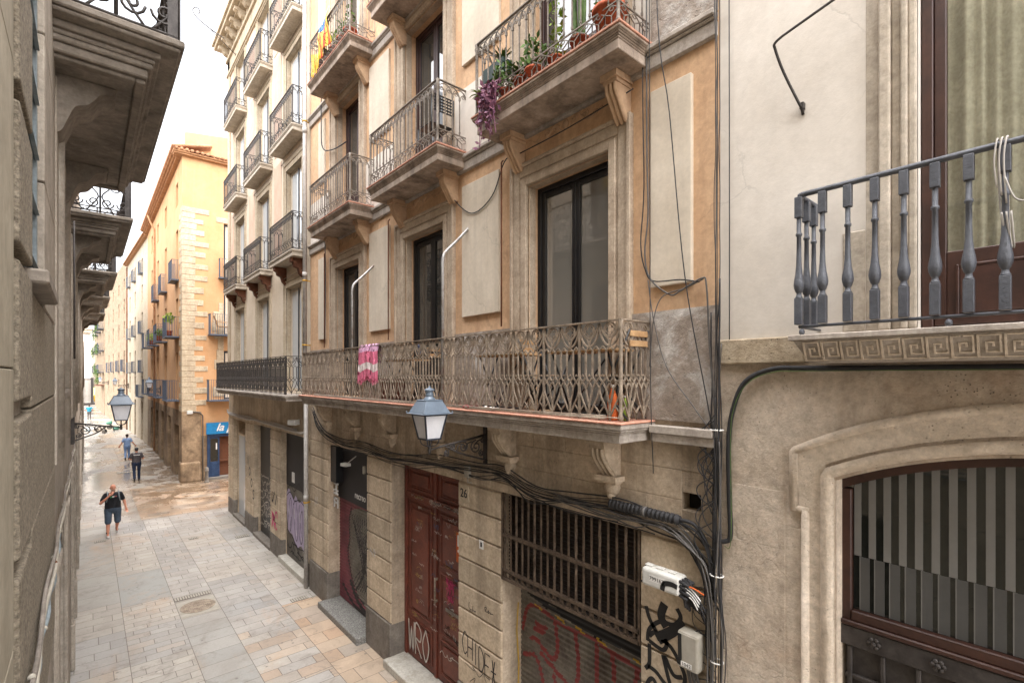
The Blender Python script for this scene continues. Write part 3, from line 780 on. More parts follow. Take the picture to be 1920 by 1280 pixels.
# stucco ornaments over the first floor windows
for zt in (8.62, 12.05):
  for yc, w in WIN:
    m = MB(); X = XW - .004
    for sg in (-1, 1):
        for cx, cz, rr, dd in ((.16, .06, .055, 1), (.33, .03, .05, -1), (.48, .0, .035, 1), (.13, .15, .035, -1)):
            m.tube([(X, yc + sg * p[0], zt + .07 + p[1]) for p in spiral(cx, cz, rr, 1.3, pi, dd, 12)], .011, 5)
        m.tube([(X, yc + sg * p[0], zt + .05 + p[1]) for p in smooth([(.08, .0), (.2, .1), (.36, -.02), (.58, .04)], 4)], .011, 5)
    m.ball((X, yc, zt + .10), .02, .05, .07); m.ball((X, yc, zt + .20), .02, .06, .035)
    obj('stucco_ornament', m, 'corbel', A)

# ---- ground floor openings
# 1: shop with pink shutter
sh = MB(); X = XW + .29
def corrug(mb, X, y0, y1, z0, z1, p=.075, d=.018):
    z = z0; prof = []
    while z < z1 - 1e-6:
        for t, dd in ((0, 0), (.25, -d * .8), (.5, -d), (.75, -d * .8)):
            zz = z + p * t
            if zz <= z1: prof.append((X + dd, zz))
        z += p
    prof.append((X, z1))
    n = len(prof)
    mb.add([(q[0], y, q[1]) for y in (y0, y1) for q in prof], [(i, i + 1, n + i + 1, n + i) for i in range(n - 1)], True)
    mb.box(X + .02, X + .03, y0, y1, z0, z1)
poly = smooth([(11.4, 2.4), (11.5, 1.9), (11.55, 1.4), (11.3, .75), (10.8, .42), (10.2, .35), (9.9, .5), (9.9, 2.4), (10.6, 2.56)], 4, True)
LY = [('poly', poly, 0, 1)]
LY.append(('line', smooth([(11.42, 2.45), (11.55, 2.1), (11.5, 1.7), (11.62, 1.35), (11.45, .95), (11.2, .55), (10.7, .42)], 4), .05, 2))
for k in range(13):
    a = 11.4 - k * .12; LY.append(('line', smooth([(a, 2.35), (10.9 - k * .03, 1.55 + R.uniform(-.1, .1)), (10.7 + R.uniform(-.1, .1), 1.15)], 4), .03, 2))
for k in range(12):
    t = k / 12; LY.append(('line', smooth([(10.75, 1.2), (11.1 - t * 1.1, .95 - .1 * sin(t * 6)), (11.35 - t * 1.3, .65)], 4), .026, 2))
LY += [('line', smooth([(11.45, .7), (11.1, .4), (10.6, .25), (10.1, .3)], 4), .12, 2), ('line', smooth([(11.3, 2.2), (10.8, 1.5), (10.75, 1.05), (11.15, .6)], 5), .06, 2), ('line', smooth([(11.9, .5), (11.3, .22), (10.6, .18)], 4), .08, 2)]
shp = obj('roller_shutter', painted_shutter(X, 9.89, 12.12, .14, 2.62, LY), ['shutred', 'shutter', 'gdark'], A)
p = MB(); p.box(X - .06, X + .06, 9.89, 12.12, 2.62, 3.948); sbx = obj('shutter_box', p, 'dkpanel', A, bevel=.004)
p = MB(); p.box(XW + .04, XW + .22, 11.76, 12.10, 3.02, 3.9); fr = obj('sign_cabinet', p, 'black', A, bevel=.006)
text('lettering', 'recreo bar', .22, face_mx(X - .064, 10.62, 2.84), 'white', sbx, bold=.002)
p = MB(); xx = XW + .10
for a, b, c, d in ((11.80, 12.06, 2.86, 2.90), (11.90, 11.95, 2.66, 2.86), (11.80, 12.06, 2.62, 2.66), (11.80, 12.06, 2.50, 2.54), (11.80, 11.84, 2.30, 2.54), (12.02, 12.06, 2.30, 2.54), (11.80, 12.06, 2.40, 2.44), (11.80, 12.06, 2.70, 2.735)): p.box(xx, xx + .02, a, b, c + .1, d + .1)
obj('letter_sign', p, 'white', A)
p = MB(); p.obox((XW + .05, 11.2, 3.55), .14, .22, .07, .2); p.tube([(XW + .1, 11.2, 3.58), (XW + .22, 11.0, 3.75)], .012); obj('camera', p, 'box', sbx, bevel=.01)
p = MB(); p.box(XW + .10, XW + .16, 10.35, 10.39, 3.45, 3.62); obj('sensor', p, 'box', sbx, bevel=.006)
p = MB(); p.box(XW - .42 + .16, XW + .31, 9.87, 12.14, -.01, .135); obj('doorstep', p, 'terrazzo', A, bevel=.01)
# 2: big double door, red brown
dr = sub('double_door', A); X = XW + .30
def leaf(y0, y1, small):
    b = MB(); b.box(X, X + .07, y0, y1, .16, 3.94)
    for za, zb in ((3.42, 3.84), (1.05, 3.15), (.28, .92)) if not small else ((3.42, 3.84), (2.2, 3.15), (1.0, 2.1), (.28, .92)):
        m = .10
        for i, (ins, pr_) in enumerate(((0, .022), (.035, .012), (.07, .03))):
            if i < 2:
                ya, yb, zc, zd = y0 + m + ins, y1 - m - ins, za + ins, zb - ins
                b.box(X - pr_, X, ya, yb, zc, zc + .03); b.box(X - pr_, X, ya, yb, zd - .03, zd); b.box(X - pr_, X, ya, ya + .03, zc + .03, zd - .03); b.box(X - pr_, X, yb - .03, yb, zc + .03, zd - .03)
            else: b.box(X - pr_, X, y0 + m + .11, y1 - m - .11, za + .1, zb - .1)
    return b
l1 = obj('door_leaf', leaf(7.70, 8.72, 0), 'reddoor', dr, bevel=.006); l2 = obj('door_leaf', leaf(6.60, 7.62, 1), 'reddoor', dr, bevel=.006)
f = MB(); f.box(X - .03, X + .08, 8.725, 8.805, .15, 3.946); f.box(X - .03, X + .08, 6.515, 6.595, .15, 3.946); f.box(X - .035, X + .06, 7.625, 7.695, .16, 3.94); f.box(X - .034, X + .001, 6.596, 7.624, 3.22, 3.36); f.box(X - .034, X + .001, 7.696, 8.724, 3.22, 3.36)
obj('frame', f, 'reddoor', dr, bevel=.006)
h = MB(); h.tube([(X - .09, 7.58, 1.55), (X - .09, 7.58, 2.0)], .014, 8); h.box(X - .09, X - .03, 7.57, 7.59, 1.56, 1.6); h.box(X - .09, X - .03, 7.57, 7.59, 1.95, 1.99); obj('handle', h, 'iron', l1)
h = MB(); h.box(X - .05, X - .033, 6.85, 7.3, 1.5, 1.55); obj('letter_slot', h, 'ironlt', l2)
h = MB(); h.box(X - .037, X - .0325, 6.72, 6.98, 2.45, 2.95); stk = obj('notice', h, 'gorange', l2)
h = MB(); h.box(X - .039, X - .0372, 6.75, 6.95, 2.72, 2.91); h.box(X - .039, X - .0372, 6.76, 6.94, 2.62, 2.66); obj('notice_panel', h, 'white', stk)
h = MB(); h.box(X - .0405, X - .0391, 6.80, 6.90, 2.76, 2.82); h.ball((X - .04, 6.88, 2.84), .001, .03, .03); obj('notice_symbol', h, 'gblack', stk)
GD = onx(X - .034); R3 = random.Random(21)
gg = {k: MB() for k in ('gwhite', 'gochre', 'gblue', 'gpink', 'gblack')}
for mt, n in (('gwhite', 44), ('gochre', 26), ('gblue', 12), ('gpink', 5), ('gblack', 12)):
    for _ in range(n):
        if mt == 'gpink': y, z, w, h = R3.uniform(7.2, 7.35), R3.uniform(1.7, 2.2), .2, .2
        else:
            y = R3.choice((R3.uniform(8.2, 8.55), R3.uniform(7.65, 7.85), R3.uniform(7.0, 7.4))); z = R3.uniform(.95, 3.3) if R3.random() < .8 else 3.3; w = R3.uniform(.08, .26); h = R3.uniform(.03, .11)
        gg[mt].ribbon(scrawl(y, z, w, h, R3.choice((8, 11, 14)), R3), R3.choice((.004, .006, .008)), GD, .002)
tagword(gg['gwhite'], 'WRO', 8.62, .30, .58, .035, GD, lw=.22)
gg['gwhite'].ribbon(scrawl(7.5, .72, .8, .1, 14, R3), .012, GD, .002)
for mt, b in gg.items(): obj('graffiti', b, mt, dr)
p = MB(); p.box(XW - .18, XW + .31, 6.49, 8.83, -.01, .15); obj('doorstep', p, 'marble', A, bevel=.012)
# 3: barred opening over a roller shutter
X = XW + .36
LY = [('line', [(5.4, 2.60), (5.0, 2.54), (4.5, 2.60), (4.0, 2.52), (3.5, 2.56), (3.1, 2.50)], .22, 1), ('line', [(4.6, 2.46), (4.0, 2.40), (3.4, 2.44), (3.1, 2.40)], .18, 1), ('line', [(5.3, 2.50), (4.9, 2.40), (4.5, 2.42)], .06, 1)]
line = smooth([(5.38, 1.9), (5.28, 2.25), (5.05, 2.33), (4.6, 2.25), (4.1, 2.28), (3.6, 2.22), (3.1, 2.2)], 5); LY.append(('line', line, .055, 2))
for st in ([(4.72, 2.24), (4.68, 1.9), (4.78, 1.72), (5.1, 1.86), (5.2, 1.83)], [(4.35, 2.22), (4.3, 1.8), (4.4, 1.5), (4.8, 1.62), (5.0, 1.7)], [(4.0, 2.22), (3.98, 1.5), (3.95, .9)], [(3.75, 2.2), (3.7, 1.6), (3.72, .8)], [(3.4, 2.2), (3.45, 1.5), (3.5, 1.0)],
           [(5.35, 1.55), (5.1, 1.6), (4.95, 1.3), (4.85, .8)], [(4.75, 1.5), (4.6, 1.1), (4.55, .7)], [(5.1, 2.1), (4.95, 2.02), (5.12, 2.0), (4.9, 2.1)]): LY.append(('line', smooth(st, 5), .065, 2))
for a, b in ((5.12, 4.98), (4.72, 4.55), (4.35, 4.2), (4.0, 3.85), (3.45, 3.2)): LY.append(('line', [(a, 2.345 - .06 * (5.1 - a) / 2), (b, 2.32 - .06 * (5.1 - b) / 2)], .024, 3))
shp = obj('roller_shutter', painted_shutter(X, 3.10, 5.42, 0.0, 2.72, LY), ['shutter', 'gblack', 'gred', 'gyel'], A)
s3 = MB(); corrug(s3, XW + .13, 3.10, 5.42, 2.735, 3.95, .05, .02); obj('upper_slats', s3, 'shutbr', A)
s3 = MB(); s3.box(XW + .10, X + .22, 3.11, 5.41, 2.66, 2.73); obj('shutter_hood', s3, 'shutbr', A)
gj = MB(); gj.ribbon([(XW + .27, .6), (XW + .29, 1.4), (XW + .25, 1.9), (XW + .28, 2.3)], .022, lambda a, z, o: (a, 5.409 - o, z), .004)
obj('graffiti', gj, 'gyel', A)
gl = MB(); X = XW - .012
for k in range(19):
    y = 3.17 + k * .1215
    gl.tube([(X, y, 2.78), (X, y, 3.945)], .0145, 4)
    if k % 3 == 1:
        for q in range(26): gl.obox((X, y, 2.90 + q * .04), .027, .027, .0398, q * .3)
for z, r_ in ((3.36, .022), (2.86, .02), (2.74, .02)): gl.box(X - r_, X + r_, 3.105, 5.415, z - r_, z + r_)
for k in range(18):
    y = 3.23 + k * .1215; gl.tube([(X, y + .042 * cos(t), 2.80 + .042 * sin(t)) for t in [2 * pi * i / 12 for i in range(12)]], .009, 4, closed=True)
gl.box(X - .02, X + .02, 5.395, 5.418, 2.72, 3.945); gl.box(X - .02, X + .02, 3.102, 3.125, 2.72, 3.945)
obj('window_grille', gl, 'grille', A)
# graffiti on the piers
G = onx(XW - .028); gd = MB(); gdd = MB()
tagword(gdd, 'CHIDE*', 6.38, 1.28, .34, .022, G, lw=.12, drop=.03)
for a_ in ((6.3, 1.1, .55, .14), (6.2, .95, .55, .14), (6.1, .8, .55, .14), (6.2, 2.05, .18, .16), (5.8, 2.15, .2, .08)):
    g1 = MB(); g1.ribbon(scrawl(*a_, 8, R3), .011, G, .002); obj('graffiti', g1, 'gdark', A)
pts = [[(3.02, 3.18), (2.97, 3.05), (2.86, 2.92)], [(3.0, 2.82), (2.98, 2.95), (2.85, 3.08), (2.7, 3.1), (2.62, 3.2), (2.66, 3.28)], [(2.98, 2.83), (2.82, 2.80), (2.78, 2.9), (2.9, 2.95), (2.98, 2.88)], [(2.86, 2.86), (2.7, 3.0), (2.58, 3.12), (2.5, 3.06)],
       [(2.98, 2.8), (2.98, 2.6), (3.03, 2.52)], [(2.85, 2.9), (2.72, 2.86), (2.58, 2.66), (2.6, 2.5), (2.66, 2.42), (2.74, 2.5), (2.82, 2.75)], [(2.8, 2.75), (2.7, 2.6), (2.6, 2.62)], [(3.0, 2.56), (2.9, 2.54), (2.78, 2.46), (2.6, 2.42)],
       [(3.05, 2.0), (3.04, 2.2), (3.0, 2.38), (2.94, 2.45), (2.88, 2.38), (2.82, 2.28), (2.7, 2.2), (2.6, 2.24), (2.58, 2.36), (2.66, 2.42), (2.76, 2.4)], [(2.76, 2.45), (2.66, 2.32), (2.7, 2.28), (2.62, 2.27)]]
for p in pts: gd.ribbon(smooth(p, 6), .045, G, .003)
gd.ribbon(smooth([(2.58, 2.4), (2.55, 2.2), (2.6, 1.9), (2.7, 1.6), (2.75, 1.3)], 6), .13, G, .0035); gd.ribbon(smooth([(2.62, 2.1), (2.8, 1.9), (2.9, 1.6), (2.92, 1.2)], 6), .08, G, .003)
gd.ribbon(smooth([(2.8, 3.28), (2.84, 3.14), (2.78, 3.05)], 5), .09, G, .0037); gd.ribbon(smooth([(2.58, 3.16), (2.74, 3.02), (2.9, 2.9)], 5), .085, G, .0035); gd.ribbon([(3.05, 2.0), (3.05, 1.2)], .05, G, .003)
obj('graffiti', gd, 'gblack', A); obj('graffiti', gdd, 'gdark', A)
for a_ in ((13.0, 2.35, .22, .35), (9.75, 1.95, .3, .2)):
    lw_ = MB(); lw_.ribbon(scrawl(*a_, 8, R3), .02, G, .002); obj('graffiti', lw_, 'gwhite', A)
# number plaque
q = MB(); q.prism([(6.22, 3.64), (6.44, 3.64), (6.46, 3.66), (6.46, 3.88), (6.44, 3.90), (6.22, 3.90), (6.20, 3.88), (6.20, 3.66)], 'x', XW - .040, XW - .028)
pq = thing('number_plaque', 'worn stone house number plaque beside the red-brown double door', 'plaque', (XW, 6.33, 3.6)); obj('plate', q, 'bpit', pq, bevel=.006)
text('number', '26', .19, face_mx(XW - .042, 6.33, 3.77), 'gdark', pq, bold=.002)
q = MB(); q.box(XW - .034, XW - .028, 5.84, 5.94, 3.02, 3.15); st = thing('wall_sticker', 'small square white sticker on the stone pier right of the door', 'sticker', (XW, 5.9, 3.0)); obj('paper', q, 'white', st)
q = MB(); q.box(XW - .0355, XW - .0345, 5.87, 5.91, 3.05, 3.12); obj('print', q, 'gdark', st)
# ------------------------------------------------------------------ right-hand building (cream render over tan stone)
B = building('townhouse', 'cream rendered building over tan sandstone with a segmental arched shop window and Greek key balcony', (XW, -2.0, 0))
YB0, YB1 = -7.0, 2.228
AC, AZ, AR = -.1, 1.99, 3.11
def az(y, r): return AZ + sqrt(max(0, r * r - (y - AC) ** 2))
w_ = MB(); wall(w_, XW, XW + .6, YB0, YB1, -.05, 5.715, [(-1.49, 1.29, -1, 5.2)])
n = 20; pts = [(-1.489 + 2.778 * i / n) for i in range(n + 1)]
w_.prism([(y, az(y, AR)) for y in pts] + [(1.289, 5.1995), (-1.489, 5.1995)], 'x', XW + .001, XW + .55)
obj('ground_wall', w_, 'bstone', B)
# faint courses
cs = MB()
R4 = random.Random(9)
zc = [0, .62, 1.22, 1.84, 2.44, 3.06, 3.62, 4.12, 4.62]
for a, b in zip(zc, zc[1:]):
    y = 1.66
    while y < 2.22:
        L = min(R4.uniform(.5, 1.1), 2.222 - y); cs.box(XW - .006, XW + .02, y + .002, y + L - .002, a + .002, b - .002); y += L
obj('ashlar_course', cs, 'bstone', B, bevel=.003)
# hood moulding and rolls
def on_arch(r, y0, y1, n=24): return [(XW, y0 + (y1 - y0) * i / n, az(y0 + (y1 - y0) * i / n, r)) for i in range(n + 1)]
h = MB()
h.tube([(XW - .005, 1.50, -.05), (XW - .005, 1.50, 4.5)], .036, 10); h.tube([(XW - .005, 1.47, 4.5), (XW - .005, 1.615, 4.5)], .03, 8)
h.tube([(XW - .005, 1.59, 4.48), (XW - .005, 1.59, 4.97)] + [(XW - .005, p[1], p[2]) for p in on_arch(3.43, 1.58, -1.8)], .036, 10)
h.prism([(1.55, 4.5), (1.36, 4.5), (1.36, 4.8)] + [(y, az(y, 3.25)) for y in [1.36 - i * .2 for i in range(0, 15)]] + [(y, az(y, 3.40)) for y in [-1.44 + i * .2 for i in range(0, 16)]], 'x', XW - .02, XW + .01)
h.box(XW - .021, XW + .01, 1.38, 1.475, -.05, 4.499)
obj('hood_moulding', h, 'bmold', B)
h = MB(); h.tube([(XW - .012, 1.345, -.05), (XW - .012, 1.345, 4.80)] + [(XW - .012, p[1], p[2]) for p in on_arch(3.18, 1.33, -1.5)], .046, 10)
obj('arch_roll', h, 'bmold', B)
h = MB(); jl = [(XW - .02, 1.30), (XW + .2, 1.265), (XW + .2, 1.32)]
h.add([(x, y, z) for z in (-.05, 4.78) for x, y in jl], [(0, 1, 4, 3), (1, 2, 5, 4)]); obj('jamb', h, 'bmold', B)
# shop window
X = XW + .12
f = MB(); 
def arch_frame(mb, x0, x1, ro, ri, y0, y1):
    ys = [y0 + (y1 - y0) * i / 24 for i in range(25)]
    mb.prism([(y, az(y, ro)) for y in ys] + [(y, az(y, ri)) for y in ys[::-1]], 'x', x0, x1)
arch_frame(f, X, X + .09, AR + .02, AR - .07, -1.46, 1.285); f.box(X, X + .09, 1.215, 1.285, 3.6, 4.70); f.box(X, X + .09, -1.49, -1.42, 3.6, 4.70)
f.box(X - .01, X + .09, -1.42, 1.215, 3.66, 3.74); f.box(X - .03, X + .05, -1.46, 1.28, 3.62, 3.66)
sw = obj('shop_window', f, 'mahog', B, bevel=.008)
ys = [-1.42 + 2.63 * i / 20 for i in range(21)]
g = MB(); g.prism([(y, az(y, AR - .07)) for y in ys] + [(1.21, 3.74), (-1.42, 3.74)], 'x', X + .045, X + .052); obj('pane', g, 'dkglass', sw)
s1 = MB(); s2 = MB(); s3 = MB()
for k in range(28):
    y1 = 1.205 - k * .0955; y0 = y1 - .047
    if y0 < -1.4: break
    s1.prism([(y0, 4.17), (y1, 4.17), (y1, az(y1, AR - .075)), (y0, az(y0, AR - .075))], 'x', X + .041, X + .0445)
    s2.box(X + .041, X + .0445, y0 - .055, y1 - .042, 3.745, 4.165); s3.box(X + .0412, X + .0445, y0 - .008, y0 + .012, 3.745, 4.166)
obj('frosted_stripes', s1, 'frost', sw); obj('lower_stripes', s2, 'frost2', sw); obj('thin_stripes', s3, 'frost', sw)
d = MB(); d.box(X - .02, X + .10, -1.47, 1.29, 3.46, 3.615); d.box(X + .03, X + .08, -1.47, 1.26, 0, 3.455)
for k in range(13): d.box(X - .012, X + .029, 1.21 - k * .215, 1.24 - k * .215, 0, 3.455)
for z in (3.2, 2.7, 2.2): d.box(X - .006, X + .0285, -1.45, 1.26, z, z + .035)
dr2 = obj('iron_door_panel', d, 'irondk', B, bevel=.006)
for k in range(7):
    r_ = MB(); y = 1.06 - k * .38; z = 3.54
    for q in range(6):
        t = q * pi / 3; r_.ball((X - .03, y + .03 * cos(t), z + .03 * sin(t)), .012, .018, .018, 8, 5)
    r_.ball((X - .04, y, z), .016, .018, .018, 8, 5); obj('rosette', r_, 'irondk', dr2)
# string course
s = MB(); s.box(XW - .045, XW + .02, 1.5, 2.226, 5.71, 5.935); s.box(XW - .045, XW + .02, YB0, 1.2, 5.71, 5.80); obj('string_course', s, 'bpit', B, bevel=.012)
# upper wall
DH = (-.62, .78, 5.93, 9.3)
w_ = MB(); wall(w_, XW - .004, XW + .5, YB0, YB1, 5.72, 15.5, [DH])
w_.box(XW + .52, XW + 9, YB0, YB1 - .02, 15.1, 15.4); w_.box(XW + 1.6, XW + 9, YB0, YB1 - .02, -.05, 15.09)
obj('upper_wall', w_, 'bcream', B)
u = MB()
for a, b, p in ((.0, .05, .03), (.05, .09, .045), (.09, .15, .012), (.15, .22, .05), (.22, .31, .006)): u.box(XW - p - .004, XW + .03, DH[1] + a, DH[1] + b, 5.94, 9.4)
u.box(XW - .012, XW + .02, DH[1] + .31, DH[1] + .46, 5.94, 6.72)
obj('door_surround', u, 'cslab', B, bevel=.012, seg=2)
X = XW + .10
f = MB(); f.box(X, X + .1, .71, .775, 5.94, 9.28); f.box(X + .02, X + .09, .64, .708, 5.96, 9.2); f.box(X + .02, X + .09, .03, .10, 5.96, 9.2); f.box(X + .021, X + .089, .10, .64, 5.961, 6.48)
f.box(X + .008, X + .021, .17, .57, 6.04, 6.36); f.box(X + .004, X + .0205, .15, .17, 6.02, 6.38); f.box(X + .004, X + .0205, .57, .59, 6.02, 6.38); f.box(X + .004, X + .0205, .17, .57, 6.36, 6.38)
f.box(X, X + .1, -.615, .03, 5.94, 9.28)
gd = obj('glazed_door', f, 'mahog', B, bevel=.006)
g = MB(); g.box(X + .05, X + .056, .101, .639, 6.481, 9.2); obj('pane', g, 'curtglass', gd)
g = MB(); pts = []
for i in range(80):
    y = .02 + .66 * i / 79; pts.append((X + .10 + .022 * sin(i * .55 + 1.6 * sin(i * .13)) + .014 * sin(i * .29), y))
g.add([(p[0], p[1], z) for z in (6.3, 9.3) for p in pts], [(i, i + 1, 81 + i, 80 + i) for i in range(79)], True); obj('curtain', g, 'curtain', gd)
# balcony with cast balusters
bal = sub('balcony', B)
sl = MB()
def frust(x0, x1, y0, y1, z0, z1, i0):  # bottom inset i0 on the street side and ends
    vs = [(x0 + i0, y0 + i0, z0), (x1, y0 + i0, z0), (x1, y1 - i0, z0), (x0 + i0, y1 - i0, z0), (x0, y0, z1), (x1, y0, z1), (x1, y1, z1), (x0, y1, z1)]
    sl.add(vs, [(0, 1, 2, 3), (4, 5, 6, 7), (0, 1, 5, 4), (1, 2, 6, 5), (2, 3, 7, 6), (3, 0, 4, 7)])
sl.box(3.985, XW - .002, -2, 1.455, 5.865, 5.905); frust(4.01, XW - .003, -1.98, 1.43, 5.70, 5.8645, .085)
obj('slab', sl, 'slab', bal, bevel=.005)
key = MB()
U = .118
for k in range(22):
    o = 1.36 - k * U
    def kp(a, t): return (4.01 + .085 * (1 - t) - .004, o - a * U, 5.70 + .1645 * t)
    key.tube([kp(*p) for p in ((0, .1), (0, .88), (.82, .88), (.82, .28), (.3, .28), (.3, .62), (.56, .62), (.56, .48))], .0085, 4)
    key.tube([kp(*p) for p in ((0, .1), (.92, .1))], .0055, 4)
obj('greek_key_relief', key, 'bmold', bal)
rl = MB(); XR = 4.05
rl.tube(smooth([(XW, 1.40, 6.955), (XR + .06, 1.40, 6.955), (XR + .01, 1.385, 6.955), (XR, 1.34, 6.955), (XR, 1.0, 6.955), (XR, -2, 6.955)], 4), .02, 8)
rl.tube([(XW, 1.40, 5.97), (XR, 1.40, 5.97), (XR, -2, 5.97)], .011, 6)
for y in (1.38, .55): rl.ball((XR, y, 5.93), .02, .02, .026)
obj('handrail', rl, 'balu', bal)
def baluster(x, y, first=[None]):
    if first[0] is None:
        b = MB(); z = 5.985
        b.box(x - .026, x + .026, y - .026, y + .026, z, z + .20); b.box(x - .025, x + .025, y - .025, y + .025, z + .80, z + .955)
        b.lathe([(.026, .2001), (.026, .205), (.02, .215), (.017, .23), (.017, .238), (.024, .246), (.033, .275), (.036, .30), (.033, .33), (.025, .375), (.019, .44), (.0165, .52), (.0155, .66), (.022, .668), (.022, .682), (.0155, .69), (.0155, .80)], (x, y, z), 14)
        first[0] = obj('baluster', b, 'balu', bal, bevel=.004, seg=2); first.append((x, y)); return
    c = first[0].copy(); COL.objects.link(c); c.location = (x - first[1][0], y - first[1][1], 0)
for k in range(20): baluster(XR, 1.40 - .157 * k)
for k in (1, 2): baluster(XR + .155 * k, 1.40)

# ------------------------------------------------------------------ pale building next door
Cb = building('apartment_building', 'pale rose building with three columns of small iron balconies up to a bracketed cornice', (XW, 18.5, 0))
YC0, YC1 = 13.47, 23.35
CH = [(20.46, 22.4, -1, 3.88), (17.12, 19.2, -1, 3.92), (13.75, 16.0, -1, 3.92)]
w_ = MB(); wall(w_, XW, XW + .6, YC0, YC1, -.05, 5.0, CH); obj('ground_wall', w_, 'stonep', Cb)
CW = [(14.78, 1.44), (18.0, 1.46), (21.3, 1.42)]
CF = [(5.15, 8.2), (9.0, 11.65), (12.35, 15.0), (15.55, 17.9)]
w_ = MB(); wall(w_, XW, XW + .5, YC0, YC1, 5.0, 18.6, [(y - w / 2, y + w / 2, a, b) for a, b in CF for y, w in CW])
w_.box(XW + .52, XW + 9, YC0 + .02, YC1 - .02, 18.2, 18.5); w_.box(XW + 1.6, XW + 9, YC0 + .02, YC1 - .02, -.05, 18.19)
obj('upper_wall', w_, 'ccream', Cb)
def pier_stack(parent, a, b, pl=.45):
    p = MB(); z = pl
    while z < 3.8:
        h = min(.43, 3.9 - z); p.box(XW - .026, XW + .12, a - .002, b + .002, z + .014, z + h - .012); z += .43
    o = obj('pier', p, 'stonep', parent, bevel=.01)
    q = MB(); q.box(XW - .035, XW + .125, a - .008, b + .008, -.02, pl + .002); obj('plinth', q, 'plinth', o, bevel=.01)
for a, b in ((22.4, 23.33), (19.2, 20.46), (16.0, 17.12), (13.5, 13.75)): pier_stack(Cb, a, b, .6)
s = MB(); s.box(XW - .015, XW + .03, 13.48, 23.34, 3.93, 4.02)
obj('lintel_band', s, 'stonep', Cb, bevel=.006)
# shop window, dark doorway, painted panel
f = MB(); X = XW + .14
f.box(X, X + .06, 20.47, 20.53, .1, 3.87); f.box(X, X + .06, 22.33, 22.39, .1, 3.87); f.box(X, X + .06, 20.53, 22.33, 3.25, 3.32)
for k in range(9): f.obox((X + .02, 21.43, 3.37 + k * .058), .06, 1.78, .008)
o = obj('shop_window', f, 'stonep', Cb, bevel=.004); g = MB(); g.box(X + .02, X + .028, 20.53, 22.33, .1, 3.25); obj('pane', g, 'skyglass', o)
p = MB(); p.box(XW - .06, XW + .22, 20.45, 22.41, -.01, .1); obj('doorstep', p, 'plinth', Cb, bevel=.01)
p = MB(); p.box(X + .06, X + .12, 17.12, 19.2, .1, 3.92); dd = obj('black_door', p, 'black', Cb); p = MB(); p.box(XW - .06, X + .2, 17.1, 19.22, -.01, .1); obj('doorstep', p, 'plinth', Cb, bevel=.01)
G = onx(X + .06); q = MB()
for k in range(9): q.ribbon(scrawl(19.1, .45 + .2 * k, 1.8, .22, 14, R3), .025, G, .003)
obj('graffiti', q, 'gwhite', dd)
p = MB(); p.box(XW + .15, XW + .21, 13.75, 16.0, .16, 3.92); pn = obj('shop_panel', p, 'shutter', Cb)
q = MB(); q.box(XW + .142, XW + .1495, 13.76, 15.99, 2.3, 3.9); obj('upper_panel', q, 'dkpanel', pn)
G = onx(XW + .14); q = MB()
poly = smooth([(15.95, 2.0), (15.7, 2.2), (15.3, 1.95), (15.1, 2.1), (14.8, 1.95), (14.5, 2.05), (14.2, 1.8), (13.9, 1.75), (13.85, .9), (14.2, .55), (14.6, .75), (15.0, .6), (15.4, .9), (15.8, .95)], 3, True)
q.add([G(a, z, .004) for a, z in poly], [tuple(range(len(poly)))]); lil = obj('mural', q, 'glilac', pn)
q = MB()
for st in ([(15.85, 1.0), (15.7, 1.7), (15.55, 1.95), (15.42, 1.6), (15.5, 1.1), (15.62, .95), (15.5, 1.4)], [(15.3, 1.85), (15.2, 1.2), (15.05, .8), (14.9, 1.0), (14.95, 1.6), (15.1, 1.95), (15.28, 1.8)], [(14.75, 1.9), (14.8, 1.2), (14.62, .8), (14.45, 1.1), (14.5, 1.75), (14.68, 1.5), (14.6, 1.1)], [(14.35, 1.75), (14.3, 1.1), (14.1, .75), (13.95, 1.0), (14.05, 1.5), (14.2, 1.6)], [(15.95, 1.95), (15.6, 2.12), (15.2, 1.93), (14.8, 2.02), (14.4, 1.95), (14.0, 1.75)], [(15.9, .95), (15.4, .82), (14.9, .62), (14.5, .66), (14.0, .72)]):
    q.ribbon(smooth(st, 5), .028, G, .006)
for st in ([(15.75, 1.7), (15.72, 1.4)], [(15.25, 1.7), (15.2, 1.4)], [(14.72, 1.7), (14.7, 1.4)], [(14.28, 1.5), (14.24, 1.25)], [(15.05, 1.1), (15.0, .95)], [(14.6, 1.0), (14.55, .9)]):
    q2_ = MB(); q2_.ribbon(st, .035, G, .0065); obj('highlight', q2_, 'white', lil)
q.ribbon(smooth([(15.9, 2.1), (15.6, 2.35), (15.2, 2.2), (14.8, 2.5), (14.4, 2.25), (13.9, 2.3)], 4), .03, G, .006); q.ribbon(scrawl(15.9, .55, 2.0, .3, 12, R3), .04, G, .006); q.ribbon(scrawl(15.6, .35, 1.5, .2, 10, R3), .03, G, .006)
obj('graffiti', q, 'gdark', pn)
q = MB(); q.box(XW + .135, XW + .1415, 15.2, 15.45, 2.45, 2.75); obj('notice', q, 'white', pn)
p = MB(); p.box(XW - .1, XW + .15, 13.74, 16.01, -.01, .16); obj('doorstep', p, 'marble', Cb, bevel=.01)
G = onx(XW - .026); q = MB(); tagword(q, 'NOOS', 19.28 - .05 + .9, 2.4, .3, .05, G, lw=.22, drop=.38); obj('graffiti', q, 'gblack', Cb)
q = MB(); q.ribbon(scrawl(16.95, 1.75, .6, .5, 10, R3), .04, G, .003); obj('graffiti', q, 'gdark', Cb)
q = MB(); q.ribbon(scrawl(16.95, 1.2, .6, .4, 12, R3), .05, G, .003); q.ribbon(scrawl(16.9, .95, .5, .3, 12, R3), .05, G, .003); obj('graffiti', q, 'gpink', Cb)
